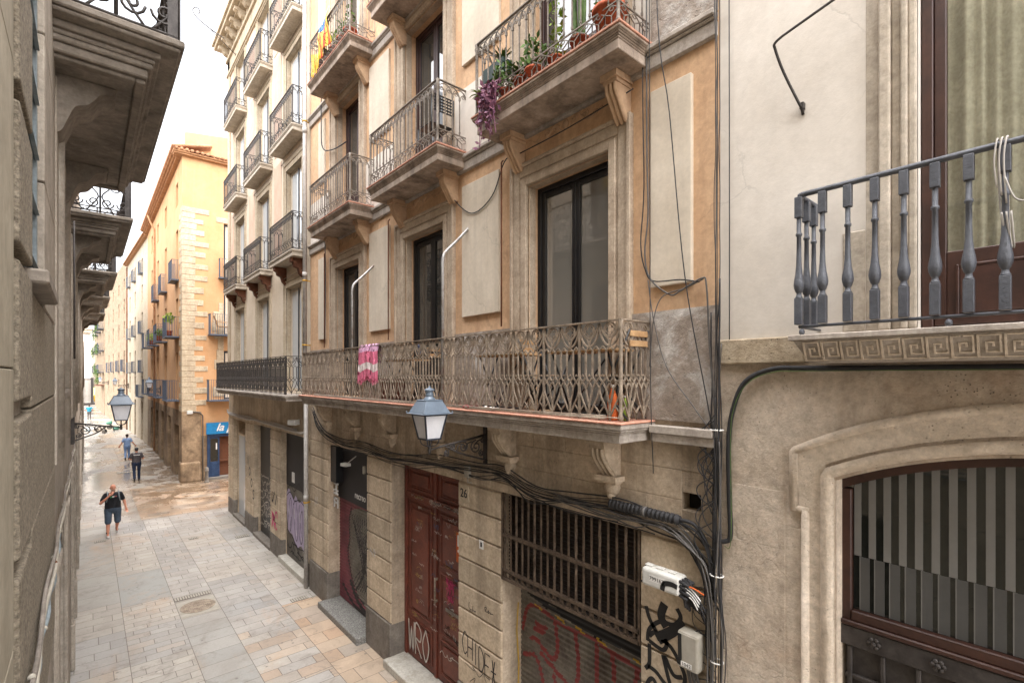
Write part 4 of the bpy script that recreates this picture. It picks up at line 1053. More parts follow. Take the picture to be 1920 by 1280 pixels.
q = MB(); q.ribbon(smooth([(XW + .1, 1.2), (XW + .05, 1.8), (XW + .12, 2.4), (XW + .1, 2.8)], 4), .12, lambda a, z, o: (a, 17.12 + .004 + o, z), .004); obj('graffiti', q, 'gorange', Cb)
# long balcony
bal = sub('balcony', Cb)
s = MB(); slab(s, XW, 3.9, 13.62, 22.75, 5.10, [(.0, .0, .05), (.03, .05, .09), (.06, .09, .17)]); obj('slab', s, 'slab', bal, bevel=.008)
g = MB(); railing(g, 'gothic', 3.95, 13.67, 22.7, XW, 5.12, 1.0, n=4, rail=(.04, .014), w=.24, bar_scale=.95); obj('railing', g, 'irondk', bal)
# windows and small balconies
for fi, (z0, z1) in enumerate(CF):
    for k, (y, w) in enumerate(CW):
        u = MB(); u_trim(u, XW, y, w, z0, z1, [(0, .07, .03), (.07, .17, .015), (.17, .21, .035)]); obj('window_surround', u, 'ctrim', Cb, bevel=.006)
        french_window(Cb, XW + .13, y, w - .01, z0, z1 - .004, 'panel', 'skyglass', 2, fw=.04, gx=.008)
        st = MB(); st.box(XW + .118, XW + .128, y - .02, y + .05, z0 + .02, z1 - .06); obj('shutter_stile', st, 'alu', Cb)
        if fi < 3:
            rd = MB(); rd.tube([(XW - .07, y - w / 2 - .3, z1 + .28), (XW - .07, y + w / 2 + .3, z1 + .28)], .012, 5)
            for e in (-1, 1): rd.tube([(XW, y + e * (w / 2 + .3), z1 + .28), (XW - .07, y + e * (w / 2 + .3), z1 + .28)], .01, 5)
            obj('curtain_rod', rd, 'iron', Cb)
        if fi > 0:
            a, b = y - w / 2 - .36, y + w / 2 + .40
            bl = sub('balcony', Cb)
            s = MB(); slab(s, XW, 4.1, a, b, z0 - .02, [(.0, .0, .04), (.014, .04, .07), (.03, .07, .17)]); obj('slab', s, 'cslab', bl, bevel=.008)
            g = MB(); railing(g, 'arched', 4.14, a + .04, b - .04, XW, z0 - .005, 1.0, n=4, rail=(.03, .012), w=.12); obj('railing', g, 'irondk', bl)
            if fi == 1:
                for yy in (a + .32, b - .32):
                    c = MB(); c.prism([(XW, z0 - .192), (XW - .33, z0 - .192), (XW - .33, z0 - .29), (XW - .26, z0 - .33), (XW - .24, z0 - .42), (XW - .14, z0 - .46), (XW - .10, z0 - .60), (XW - .03, z0 - .66), (XW, z0 - .7)], 'y', yy - .09, yy + .09); obj('bracket', c, 'rust', bl, bevel=.006)
    if fi > 0:
        for a, b in ((16.0, 16.75), (19.2, 19.95), (22.45, 22.95)):
            p = MB(); p.box(XW - .012, XW + .01, a, b, z0 + .1, z1 + .5); obj('plaster_panel', p, 'cpink', Cb)
s = MB()
for pr_, a, b in ((.10, 18.0, 18.12), (.06, 17.94, 18.0), (.12, 18.6, 18.72), (.30, 19.12, 19.2), (.48, 19.2, 19.36), (.55, 19.36, 19.46), (.05, 18.12, 19.12)): s.box(XW - pr_, XW + .6, YC0 + .01, YC1 + pr_ - .05, a, b)
cn = obj('cornice', s, 'ctrim', Cb, bevel=.01)
for k in range(14):
    y = 13.9 + k * .715; m = MB(); m.prism([(XW - .052, 19.118), (XW - .42, 19.118), (XW - .42, 19.02), (XW - .3, 18.98), (XW - .2, 18.85), (XW - .052, 18.8)], 'y', y - .1, y + .1); obj('modillion', m, 'ctrim', cn, bevel=.006)
s = MB(); s.box(XW - .05, XW + .02, 22.98, 23.36, 5.0, 18.6); obj('corner_pilaster', s, 'ctrim', Cb)
ir = MB()
ir.tube(smooth([(XW - .45, 21.9, 18.75), (XW - .9, 22.0, 18.98), (XW - 1.3, 22.1, 19.25), (XW - 1.45, 22.15, 19.5), (XW - 1.35, 22.15, 19.68), (XW - 1.22, 22.15, 19.6), (XW - 1.26, 22.15, 19.45)], 5), .018, 6)
ir.tube([(XW - .06, 21.9, 18.3), (XW - .95, 22.0, 19.0)], .014, 6); ir.tube([(XW - .06, p[0] + 21.8, 18.15 + p[1]) for p in spiral(0, 0, .14, 1.3)], .012, 5)
obj('scroll_bracket', ir, 'irondk', Cb)
# ------------------------------------------------------------------ the far side: ochre corner house and what follows
def along(P0, P1):
    P0 = Vector(P0); d = (Vector(P1) - P0); L = d.length; d.normalize(); nrm = Vector((d.y, -d.x))   # depth goes away from the street (+x side)
    def mp(a, dp, z): p = P0 + d * a + nrm * dp; return (p.x, p.y, z)
    return mp, L
def mbox(mb, mp, a0, a1, d0, d1, z0, z1):
    vs = [mp(a, d, z) for a in (a0, a1) for d in (d0, d1) for z in (z0, z1)]
    mb.add(vs, [(0, 1, 3, 2), (4, 6, 7, 5), (0, 4, 5, 1), (2, 3, 7, 6), (0, 2, 6, 4), (1, 5, 7, 3)])
def small_window(parent, mp, a, w, z0, z1, dep=.16, fm='alu', gm='skyglass', shut=None):
    f = MB(); y0, y1 = a - w / 2, a + w / 2
    mbox(f, mp, y0, y0 + .05, dep, dep + .06, z0, z1); mbox(f, mp, y1 - .05, y1, dep, dep + .06, z0, z1); mbox(f, mp, y0 + .05, y1 - .05, dep, dep + .06, z1 - .05, z1); mbox(f, mp, a - .025, a + .025, dep, dep + .06, z0, z1 - .05)
    o = obj('window', f, fm, parent); g = MB(); mbox(g, mp, y0 + .05, y1 - .05, dep + .025, dep + .035, z0, z1 - .05); obj('pane', g, gm, o)
def bar_balcony(parent, mp, a0, a1, z, proj=.55, H=1.05, m='slate'):
    bl = sub('balcony', parent)
    s = MB(); mbox(s, mp, a0, a1, -proj, -.001, z - .07, z); obj('slab', s, m, bl)
    g = MB(); e = .03
    n = max(3, round((a1 - a0) / .11))
    for k in range(n + 1):
        a = a0 + e + (a1 - a0 - 2 * e) * k / n; mbox(g, mp, a - .009, a + .009, -proj + e - .009, -proj + e + .009, z, z + H)
    for a in (a0 + e, a1 - e):
        for k in range(1, 5):
            dd = -proj + e + (proj - e) * k / 5; mbox(g, mp, a - .009, a + .009, dd - .009, dd + .009, z, z + H)
        mbox(g, mp, a - .015, a + .015, -proj + e + .02, -.002, z + H, z + H + .015)
    mbox(g, mp, a0, a1, -proj + e - .018, -proj + e + .018, z + H, z + H + .015)
    obj('railing', g, m, bl)
    return bl
# --- ochre corner house
D = building('corner_house', 'bright orange plastered corner house with pale stone quoins, tiled eaves and a blue bar front', (3.8, 31, 0))
mp, L = along((3.8, 31.0), (3.78, 50.2))
DC = [2.0, 7.1, 11.6, 15.6]
rows = [(4.32, 6.9, True), (7.78, 9.9, True), (10.9, 13.7, True), (15.0, 16.3, False)]
holes = [(a - .5, a + .5, z0, z1) for a in DC for z0, z1, b in rows]
gh = [(1.2, 3.0, -1, 2.9), (4.6, 6.2, -1, 3.2), (8.2, 9.6, -1, 3.3), (11.3, 13.0, -1, 3.2), (15.0, 16.5, -1, 3.2)]
w_ = MB(); wall(w_, 0, .5, 0.5, L, -.05, 3.75, gh, mp); obj('base_wall', w_, 'dbase', D)
w_ = MB(); wall(w_, 0, .5, 0.5, L, 3.75, 17.2, holes, mp)
obj('street_wall', w_, 'dorange', D)
for a0, a1, b, z in gh:
    p = MB(); mbox(p, mp, a0, a1, .3, .36, 0, z); obj('door', p, 'bluedoor' if a0 < 2 else 'darkin', D)
for z0, z1, b in rows:
    for i, a in enumerate(DC):
        small_window(D, mp, a, .98, z0, z1 - .003)
        if b and z0 < 10 or (b and i in (0, 1, 2)):
            bar_balcony(D, mp, a - .95 if z0 < 10 else a - .75, a + .95 if z0 < 10 else a + .75, z0 - .02, .6 if z0 < 10 else .35)
# end wall facing the side street
me_ = lambda a, d, z: (a, d, z)
eh = [(5.0, 7.2, -1, 2.6), (5.72, 6.8, 4.32, 7.0), (5.72, 6.8, 7.85, 10.4), (5.72, 6.8, 11.0, 14.0)]
w_ = MB(); wall(w_, 31.0, 31.5, 3.8, 13, -.05, 17.2, eh, me_)
w_.prism([(3.95, 17.201), (13, 17.201), (13, 19.0), (8.5, 19.2), (3.95, 18.55)], 'y', 31.12, 31.45)
obj('end_wall', w_, 'dorange', D)
w_ = MB(); w_.box(5.4, 13, 32.6, 50, -.05, 16.6); w_.box(4.31, 13, 31.52, 50.1, 16.65, 17.0); obj('core', w_, 'dorange', D)
b_ = MB(); b_.box(3.77, 4.66, 30.97, 31.02, 0, 3.7); b_.box(4.66, 4.98, 30.98, 31.02, 0, 2.4); b_.box(3.775, 3.83, 30.975, 31.5, 0, 3.7); obj('base_facing', b_, 'dbase', D, bevel=.01)
b_ = MB(); b_.box(3.70, 4.62, 30.86, 31.7, -.02, 1.05); obj('corner_boulder', b_, 'dbase', D, bevel=.09, seg=2)
z = 3.72; k = 0; q = MB()
while z < 14.4:
    h = R.uniform(.26, .40) if k % 2 == 0 else R.uniform(.24, .34)
    wq = R.uniform(.55, .68) if k % 2 == 0 else R.uniform(.95, 1.3)
    q.box(3.775, 3.78 + wq, 30.972, 31.05, z, z + h - .012); q.box(3.773, 3.84, 31.051, 31.0 + (1.0 if k % 2 == 0 else .5), z, z + h - .012); z += h; k += 1
q2 = MB(); z = 4.5
while z < 9.6:
    h = R.uniform(.4, .62); q2.box(R.uniform(5.15, 5.5), 5.715, 30.975, 31.03, z, z + h - .01); z += h
obj('quoins', q, 'dstone', D, bevel=.015); obj('window_quoins', q2, 'dstone', D, bevel=.012)
q2 = MB(); q2.box(5.35, 6.9, 30.975, 31.03, 14.02, 14.3); obj('window_lintel', q2, 'dstone', D, bevel=.01)
for e in eh[1:]: small_window(D, me_, (e[0] + e[1]) / 2, 1.07, e[2], e[3] - .003, .16) if False else None
for e in eh[1:]:
    f = MB(); f.box(e[0], e[1], 31.16, 31.2, e[2], e[3]); o = obj('window', f, 'alu', D); g = MB(); g.box(e[0] + .1, e[1] - .08, 31.15, 31.159, e[2] + .1, e[3] - .12); obj('pane', g, 'panel', o)
mE = lambda a, d, z: (a, 31.0 + d, z)
bar_balcony(D, mE, 4.95, 7.3, 7.85, .7, 1.08); bar_balcony(D, mE, 4.88, 7.3, 4.32, .7, 1.08); bar_balcony(D, mE, 5.45, 7.0, 11.0, .35, 1.0)
# bar front
f = MB(); f.box(4.92, 5.0, 30.93, 31.1, 0, 2.62); f.box(5.0, 7.2, 30.95, 31.1, 2.3, 2.45)
bf = obj('bar_front', f, 'bluedoor', D, bevel=.006)
f = MB(); f.box(5.0, 5.08, 31.02, 31.07, .12, 2.28); f.box(5.44, 5.52, 31.02, 31.07, .12, 2.28); f.box(5.081, 5.439, 31.02, 31.07, 2.2, 2.28); f.box(5.081, 5.439, 31.021, 31.069, .12, .95); f.box(5.12, 5.4, 31.008, 31.02, .2, .85)
dr_ = obj('glazed_door', f, 'bluedoor', D, bevel=.005); g = MB(); g.box(5.081, 5.439, 31.04, 31.046, .951, 2.2); obj('pane', g, 'dkglass', dr_)
g = MB(); g.box(5.34, 5.40, 31.005, 31.0195, 1.6, 1.95); obj('menu', g, 'white', dr_)
g = MB(); g.box(5.53, 7.19, 31.35, 31.4, .1, 2.3); g.box(5.53, 7.19, 31.2, 31.5, .9, 1.0); obj('bar_counter', g, 'warmin', D); g = MB(); g.box(4.95, 7.3, 30.75, 31.3, -.01, .12); obj('doorstep', g, 'plinth', D)
sg_ = MB(); sg_.box(4.87, 7.2, 30.86, 30.93, 2.46, 3.08); sgo = thing('fascia_sign', 'bright blue fascia sign with white script over the bar on the orange corner', 'sign', (5.9, 30.9, 2.4)); obj('board', sg_, 'bluesign', sgo, bevel=.006)
text('lettering', 'la p', .56, face_my(5.78, 30.857, 2.80), 'white', sgo, bold=.012, shear=.35)
# roof: tiled eaves, parapet
e = MB(); mbox(e, mp, -.25, L, -.22, .3, 17.2, 17.28); mbox(e, mp, -.3, L, -.32, .3, 17.28, 17.36); mbox(e, mp, -.36, L, -.42, .3, 17.36, 17.44)
e.box(3.42, 13, 30.76, 31.3, 17.204, 17.284); e.box(3.38, 13, 30.68, 31.3, 17.286, 17.364); ev = obj('eaves', e, 'eave', D, bevel=.01)
t_ = MB()
for k in range(84):
    a = -.35 + k * .235; p0 = mp(a, -.5, 17.47); p1 = mp(a, 1.3, 17.95); t_.tube([p0, p1], .085, 6)
for k in range(38):
    x = 3.5 + k * .235; t_.tube([(x, 30.6, 17.42), (x, 31.12, 17.56)], .085, 6)
mbox(t_, mp, -.35, L, -.42, 1.3, 17.441, 17.45)
obj('roof_tiles', t_, 'roof', D)
c = MB(); mbox(c, mp, 9, 9.6, .8, 1.4, 17.5, 18.6); mbox(c, mp, 8.95, 9.65, .75, 1.45, 18.6, 18.7); obj('chimney', c, 'dorange', D)
dp = MB(); dp.tube([(3.36, 44.6, 17.3), (3.55, 44.2, 16.6), (3.7, 44.0, 16.2), (3.7, 44.0, .2)], .06, 8); dpo = thing('drainpipe', 'ochre painted drainpipe running down the orange corner house', 'drainpipe', (3.7, 44, 0)); obj('pipe', dp, 'eave', dpo)
lp = MB(); lp.tube([(4.72, 30.94, 0), (4.72, 30.94, 2.5), (4.72, 30.94, 3.5), (4.55, 30.93, 3.68), (4.1, 30.94, 3.7)], .028, 6); cd = thing('conduit', 'thin grey conduit climbing the stone base beside the blue bar', 'conduit', (4.72, 30.94, 0)); obj('pipe', lp, 'cablegr', cd); lp = MB(); lp.box(4.0, 4.25, 30.87, 30.965, 3.6, 3.78); obj('junction_box', lp, 'box', cd, bevel=.01)
# --- cream house
E_ = building('tenement', 'faded cream tenement with slate blue window balconies beyond the orange corner house', (3.5, 58, 0))
mp, L = along((3.80, 50.3), (3.22, 65.6))
EC = [3.6, 8.6, 12.9]
er = [(6.0, 8.0), (9.4, 11.2), (12.0, 13.6), (14.6, 15.9)]
w_ = MB(); wall(w_, 0, .5, 0, L, -.05, 17.1, [(a - .5, a + .5, z0, z1) for a in EC for z0, z1 in er] + [(a - .6, a + .6, -1, 3.4) for a in EC] + [(a - .45, a + .45, 3.9, 5.6) for a in EC], mp); mbox(w_, mp, 0, L, .52, 9, 16.6, 17.0); mbox(w_, mp, 0, L, 1.5, 9, 0, 16.59)
obj('street_wall', w_, 'ecream', E_)
for a in EC:
    for k, (z0, z1) in enumerate(er):
        small_window(E_, mp, a, .98, z0, z1 - .003)
        if k in (0, 1, 3): bar_balcony(E_, mp, a - .62, a + .62, z0 - .02, .28, 1.0)
    small_window(E_, mp, a, .88, 3.9, 5.597)
    p = MB(); mbox(p, mp, a - .6, a + .6, .35, .4, 0, 3.4); obj('door', p, 'darkin', E_)
bar_balcony(E_, mp, 2.6, 4.6, 3.85, .4, 1.0)
e = MB(); mbox(e, mp, -.1, L, -.25, .3, 17.1, 17.2); mbox(e, mp, -.1, L, -.4, .6, 17.2, 17.3); obj('eaves', e, 'eave', E_, bevel=.01)
pl_ = MB(); pl_.tube([mp(L - .15, -.06, 17.0), mp(L - .15, -.06, 0)], .06, 8); dpo = thing('drainpipe', 'rusty brown drainpipe between the cream tenement and the rubble stone house', 'drainpipe', mp(L - .15, -.06, 0)); obj('pipe', pl_, 'rust', dpo)
# --- rubble stone house
S_ = building('tenement', 'rubble stone tenement with a row of four dark window boxes far down the street', (2.6, 78, 0))
mp, L = along((3.20, 65.8), (1.95, 93.0))
SC_ = [2.6, 8.0, 14.5, 20.5]
sr = [(6.2, 8.4), (9.8, 11.6), (12.4, 14.0), (15.0, 16.2)]
w_ = MB(); wall(w_, 0, .5, 0, L, -.05, 18.0, [(a - .55, a + .55, z0, z1) for a in SC_ for z0, z1 in sr] + [(a - .5, a + .5, 3.6, 5.2) for a in SC_], mp); mbox(w_, mp, 0, L, .52, 9, 17.4, 17.8); mbox(w_, mp, 0, L, 1.5, 9, 0, 17.39)
obj('street_wall', w_, 'estone', S_)
for a in SC_:
    for k, (z0, z1) in enumerate(sr):
        small_window(S_, mp, a, 1.08, z0, z1 - .003)
        if k == 0: bar_balcony(S_, mp, a - .8, a + .8, z0 - .02, .3, 1.2)
    small_window(S_, mp, a, .98, 3.6, 5.197)
# --- leafy balcony house
V_ = building('tenement', 'grey tenement whose stacked balconies are overgrown with hanging plants at the street end', (1.6, 105, 0))
mp, L = along((1.9, 93.3), (1.15, 122))
w_ = MB(); wall(w_, 0, .5, 0, L, -.05, 16.0, [], mp); mbox(w_, mp, 0, L, .52, 8, 0, 15.9); obj('street_wall', w_, 'estone', V_)
for z in (6.2, 9.4, 12.6, 15.2):
    for a in (2.5, 10, 18): bar_balcony(V_, mp, a - 2, a + 2.4, z, .7, 1.1, 'slate')
aw = MB(); mbox(aw, mp, 0, 7, -.9, -.002, 4.2, 4.32); obj('canopy', aw, 'rust', V_)
def leaves(mb, c, rx, ry, rz, n, size, rnd, up=.3):
    for _ in range(n):
        while True:
            p = Vector((rnd.uniform(-1, 1), rnd.uniform(-1, 1), rnd.uniform(-1, 1)))
            if p.length < 1: break
        q = Vector((c[0] + p.x * rx, c[1] + p.y * ry, c[2] + p.z * rz)); s = size * rnd.uniform(.6, 1.3)
        d = Vector((rnd.uniform(-1, 1), rnd.uniform(-1, 1), rnd.uniform(-.6, 1) + up)).normalized(); sd = d.orthogonal().normalized(); sd.rotate(Matrix.Rotation(rnd.uniform(0, 6.28), 3, d))
        mb.add([q, q + d * s * .5 + sd * s * .25, q + d * s, q + d * s * .5 - sd * s * .25], [(0, 1, 2, 3)])
RL = random.Random(77)
for i, (a, z, rz) in enumerate(((2.0, 6.0, .8), (9, 6.6, 1.2), (2.5, 9.6, 1.1), (3, 13.0, 1.0), (10, 12.0, 1.3), (1.5, 4.9, .8), (16, 9.5, 1.2))):
    m = MB(); c = mp(a, -.75, z); leaves(m, c, .25, 1.4, rz * .8, 170, .2, RL)
    lab = ['bushy green plant on the lowest balcony of the leafy grey tenement', 'dark trailing creeper deeper along the leafy tenement', 'trailing green plant on the middle balcony of the leafy tenement', 'topmost green plant hanging from the leafy tenement balconies', 'tall creeper below the top balconies of the leafy tenement', 'bright green shrub on the rust-red canopy at the street end', 'farthest hanging creeper on the leafy tenement'][i]
    o = thing('balcony_plant', lab, 'plant', (c[0], c[1], z - rz), 'plants on the leafy tenement'); obj('foliage', m, 'leaf', o, fix=False)
# --- church front, gate and the yellow house closing the street
K_ = building('church', 'bright pale church front with a tall pilaster at the left end of the street', (-1, 132, 0))
k_ = MB(); k_.box(-6, .55, 130, 150, -.05, 30); obj('wall', k_, 'bcream', K_)
k_ = MB(); k_.box(.551, 1.0, 130.6, 136, 0, 15.2); k_.lathe([(.5, 3.5), (.46, 13.2), (.6, 13.7), (.7, 14.2)], (1.05, 129.9, 0), 18); obj('pilaster', k_, 'bcream', K_)
k_ = MB(); k_.box(-1, 1.85, 129, 136, 14.8, 15.4); k_.box(-1, 1.7, 129.2, 136, 14.2, 14.79); obj('cornice', k_, 'ctrim', K_, bevel=.03)
g = MB()
for x in (-.7, .75): g.box(x - .24, x + .24, 126.8, 127.2, .4, 5.3)
for k in range(5): g.tube([(-.35 + k * .18, 127, .5), (-.35 + k * .18, 127, 5.0)], .045, 6)
g.box(-.459, .509, 126.95, 127.05, 4.9, 5.1); g.box(-1.3, 1.5, 126.4, 127.6, -.02, .4); gt = thing('iron_gate', 'dark iron gate between posts on a stone step before the church', 'gate', (0, 127, 0)); obj('bars', g, 'irondk', gt)
H_ = building('house', 'distant yellow house with a red tiled roof closing the street', (3, 190, 0))
h = MB(); h.box(-6, 12, 190, 198, -.05, 10.6); obj('wall', h, 'yellowwall' if 'yellowwall' in MT else 'panel', H_)
h = MB(); h.prism([(189.3, 10.6), (198.5, 10.6), (194, 15.0)], 'x', -6.5, 12.5); obj('roof', h, 'roof', H_)
for x in (1.9, 3.8, 5.6):
    for z in (2.6, 5.4, 8.0):
        h = MB(); h.box(x - .5, x + .5, 189.95, 190.02, z, z + 1.7); o = obj('window', h, 'slate', H_)
m = MB(); leaves(m, (2.6, 160, 4.4), 1.8, 2.2, 2.5, 700, .4, RL); m2 = MB(); m2.tube([(2.5, 160, 0), (2.6, 160, 2.2), (2.7, 160, 3.6)], [.14, .1, .06], 8)
tr = thing('street_tree', 'small green tree in front of the distant yellow house', 'tree', (2.5, 160, 0)); obj('crown', m, 'leaf', tr, fix=False); obj('trunk', m2, 'dkwood', tr)
b_ = MB(); b_.lathe([(.5, .0), (.62, .3), (.66, 1.0), (.6, 1.5), (.3, 1.75)], (1.75, 140, 0), 16); o = thing('yellow_bin', 'round yellow bottle bank standing at the end of the street', 'bin', (1.75, 140, 0)); obj('tank', b_, 'yellow', o); b_ = MB(); b_.lathe([(.3, 1.75), (.34, 1.8), (.1, 1.95)], (1.75, 140, 0), 14); obj('lid', b_, 'yellow', o)
# ------------------------------------------------------------------ stone building on the near (left) side
Lb = building('stone_building', 'grey stone building along the left edge with deep balconies and rough dressed blocks', (-.3, 20, 0))
XL = -.262
mods = [7.55, 14.05, 20.6, 27.0, 33.5, 40.0, 46.5, 53.0]
zlow = 3.3
holes = [(3.62, 4.56, 6.17, 9.2)] + [(m - .8, m + .8, a, b) for m in mods for a, b in ((5.45, 7.9), (8.72, 11.4))]
w_ = MB(); wall(w_, XL, XL - .5, 2.0, 58, 3.35, 14.0, holes); w_.box(XL - 8, XL - 1.2, -7, 58, -.05, 13.6); w_.box(XL - 8, XL - .51, -7, 57.9, 13.61, 13.95)
obj('upper_wall', w_, 'lstone', Lb)
w_ = MB(); wall(w_, -.235, -.75, 2.0, 58, -.05, 3.345, [(m - 1.2, m + 1.2, -1, 3.2) for m in mods]); obj('lower_wall', w_, 'lstone', Lb)
for m in mods:
    p = MB(); p.box(-.55, -.5, m - 1.2, m + 1.2, 0, 3.2); obj('shutter', p, 'shutbr', Lb)
    
    for ya, yb in ((m - 1.5, m - 1.21), (m + 1.21, m + 1.5)):
        p = MB(); p.box(-.245, -.19, ya, yb, .88, 3.9); p.box(-.245, -.17, ya - .01, yb + .01, 0, .88); obj('pilaster', p, 'lstone', Lb, bevel=.02)
# smooth pier next to the camera
R6 = random.Random(4); q = MB(); z = -.05
for zt in (1.2, 2.3, 3.4, 4.45, 5.635, 6.93, 8.1, 9.3, 10.6, 12, 14):
    q = MB(); q.box(-.72, -.235, -7, 2.96, z, zt - .006); z = zt; obj('smooth_pier', q, 'lsmooth', Lb, bevel=.004)
# rough blocks with open channels
q = MB(); zs = [3.46, 4.06, 4.13, 4.73, 4.81, 5.41, 5.49, 6.10, 6.17, 6.78, 6.86, 7.5, 7.58, 8.2, 8.28, 8.9, 8.98, 9.6]
for a, b in list(zip(zs[::2], zs[1::2])) + [(-.05, 3.38)]:
    q = MB(); q.box(XL - .1, -.216, 2.962, 3.605, a, b); obj('rough_block', q, 'lrough', Lb, bevel=.014, seg=2)
q = MB()
SB = [(3.61, 6.05, a, b, -.219) for a, b in ((3.36, 4.12), (4.13, 4.795), (4.80, 5.425), (5.435, 6.05))] + [(4.58, 6.05, a, b, -.216) for a, b in ((6.06, 6.9), (6.91, 7.9), (7.91, 9.2), (9.21, 11))]
for m in mods:
    SB += [(ya, yb, 4.8, 8.3, -.205) for ya, yb in ((m - 1.52, m - 1.15), (m + 1.15, m + 1.52))]
    if m > 8: SB.append((m - 2.6, m - 1.9, 4.8, 8.3, -.22))
for ya, yb, a, b, x in SB:
    q = MB(); q.box(XL - .1, x, ya, yb, a, b); obj('dressed_block', q, 'lrough' if ya == 3.61 else 'lstone', Lb, bevel=.008)
for m in mods:
    q = MB(); 
    for e in (-1, 1): q.tube([(-.215, m + e * 1.08, 4.8), (-.215, m + e * 1.08, 8.0)], .055, 10)
    q.box(XL, -.2, m - 1.1, m + 1.1, 8.0, 8.2); obj('roll_moulding', q, 'lstone', Lb)
    q = MB(); q.box(XL - .2, -.16, m - 1.0, m + 1.0, 5.36, 5.44); obj('sill', q, 'lslab', Lb, bevel=.01)
    for a, b in ((5.45, 7.9), (8.72, 11.4)): french_window(Lb, XL - .32, m, 1.58, a, b - .003, 'dkwood', 'winglass', 2, .4)
# louvred window by the pier
q = MB(); q.box(-.30, -.15, 3.55, 4.62, 6.085, 6.16); obj('sill', q, 'lslab', Lb, bevel=.012)
lv = MB(); lv.box(-.45, -.43, 3.63, 4.55, 6.18, 9.19); lv.box(-.36, -.25, 3.625, 3.70, 6.18, 9.19); lv.box(-.36, -.25, 4.48, 4.555, 6.18, 9.19)
lo = obj('louvred_shutter', lv, 'louv', Lb)
for k in range(8):
    z = 6.35 + k * .36; s = MB(); s.prism([(-.42, z + .17), (-.40, z + .17), (-.235, z - .06), (-.255, z - .06)], 'y', 3.705, 4.475); obj('louvre', s, 'louv', lo)
s = MB(); s.ball((-.242, 3.72, 6.86), .008, .02, .014, 8, 5); s.ball((-.242, 3.72, 6.78), .008, .02, .014, 8, 5); obj('red_cap', s, 'gred', lo)
# balconies
for k, (a, b) in enumerate(((5.45, 9.65), (12.2, 15.95), (18.85, 22.4), (24.8, 28.4), (31.4, 35.2))):
    bl = sub('balcony', Lb); s = MB()
    s.box(XL, .69, a, b, 8.635, 8.70); s.box(XL, .66, a + .03, b - .03, 8.60, 8.634)
    for i, (ins, z0, z1) in enumerate(((.16, 8.54, 8.599), (.20, 8.50, 8.5395), (.215, 8.45, 8.4995), (.25, 8.37, 8.4495))): s.box(XL, .69 - ins * 1.04, a + ins, b - ins, z0, z1)
    obj('slab', s, 'lslab', bl, bevel=.012)
    s = MB(); s.box(.34, .415, a + .3, b - .3, 8.33, 8.3695); s.box(XL, .34, a + .3, a + .4, 8.335, 8.3695); s.box(XL, .34, b - .4, b - .3, 8.335, 8.3695); obj('soffit_beam', s, 'lslab', bl, bevel=.01)
    for y in (a + .9, b - .9):
        c = MB(); pf = smooth([(.22, 8.36), (.2, 8.31), (.1, 8.27), (.05, 8.2), (.0, 8.14), (-.08, 8.1), (-.13, 7.98), (-.18, 7.85), (XL, 7.8)], 4)
        c.prism([(XL, 8.365)] + pf, 'y', y - .24, y + .24, False); obj('console', c, 'lslab', bl, bevel=.01)
    g = MB(); railing(g, 'scrolls', .645, a + .05, b - .05, XL, 8.70, 1.05, n=5, rail=(.05, .016), post=False, w=.5)
    for yy in (a + .05, b - .05): g.box(.56, .66, yy - .012, yy + .012, 8.70, 9.75)
    obj('railing', g, 'irondk', bl)
# ledge and conduits below the camera
for i, (dx, dz, r_, mt, lab) in enumerate(((-.195, 4.20, .012, 'plinth', 'thick pale conduit nearest the wall on the left ledge'), (-.188, 4.16, .012, 'boxgr', 'grey beige conduit on the outer edge of the left ledge'), (-.192, 4.115, .013, 'louv', 'blue grey pipe slung below the two pale conduits on the left'))):
    p = MB(); n = 60
    p.tube([(dx + .008 * sin(k * .7 + i), 1.0 + k * (13 if i < 2 else 5.5) / n, dz + .012 * sin(k * .45 + 2 * i) + (.0 if i < 2 else .04 * sin(k * .1))) for k in range(n + 1)], r_, 8)
    t = thing('conduit', lab, 'conduit', (dx, 7, dz), 'conduits along the left ledge'); obj('pipe', p, mt, t)
    for k in range(6):
        p = MB(); p.lathe([(r_ + .0035, -.008), (r_ + .0035, .008)], (dx + .008 * 0, 3.2 + k * 2.0 if i < 2 else 3.2 + k * .8, dz), 10, 'y')
        obj('strap', p, 'rust' if i == 1 else 'boxgr', t)
lp = MB(); lp.tube([(-.17, 11.5, 8.3), (-.165, 11.5, 7.0), (-.165, 11.5, 5.9)], .016, 8); t = thing('drainpipe', 'dark vertical pipe on the left stone wall beneath the second balcony', 'drainpipe', (-.17, 11.5, 5.9)); obj('pipe', lp, 'irondk', t)
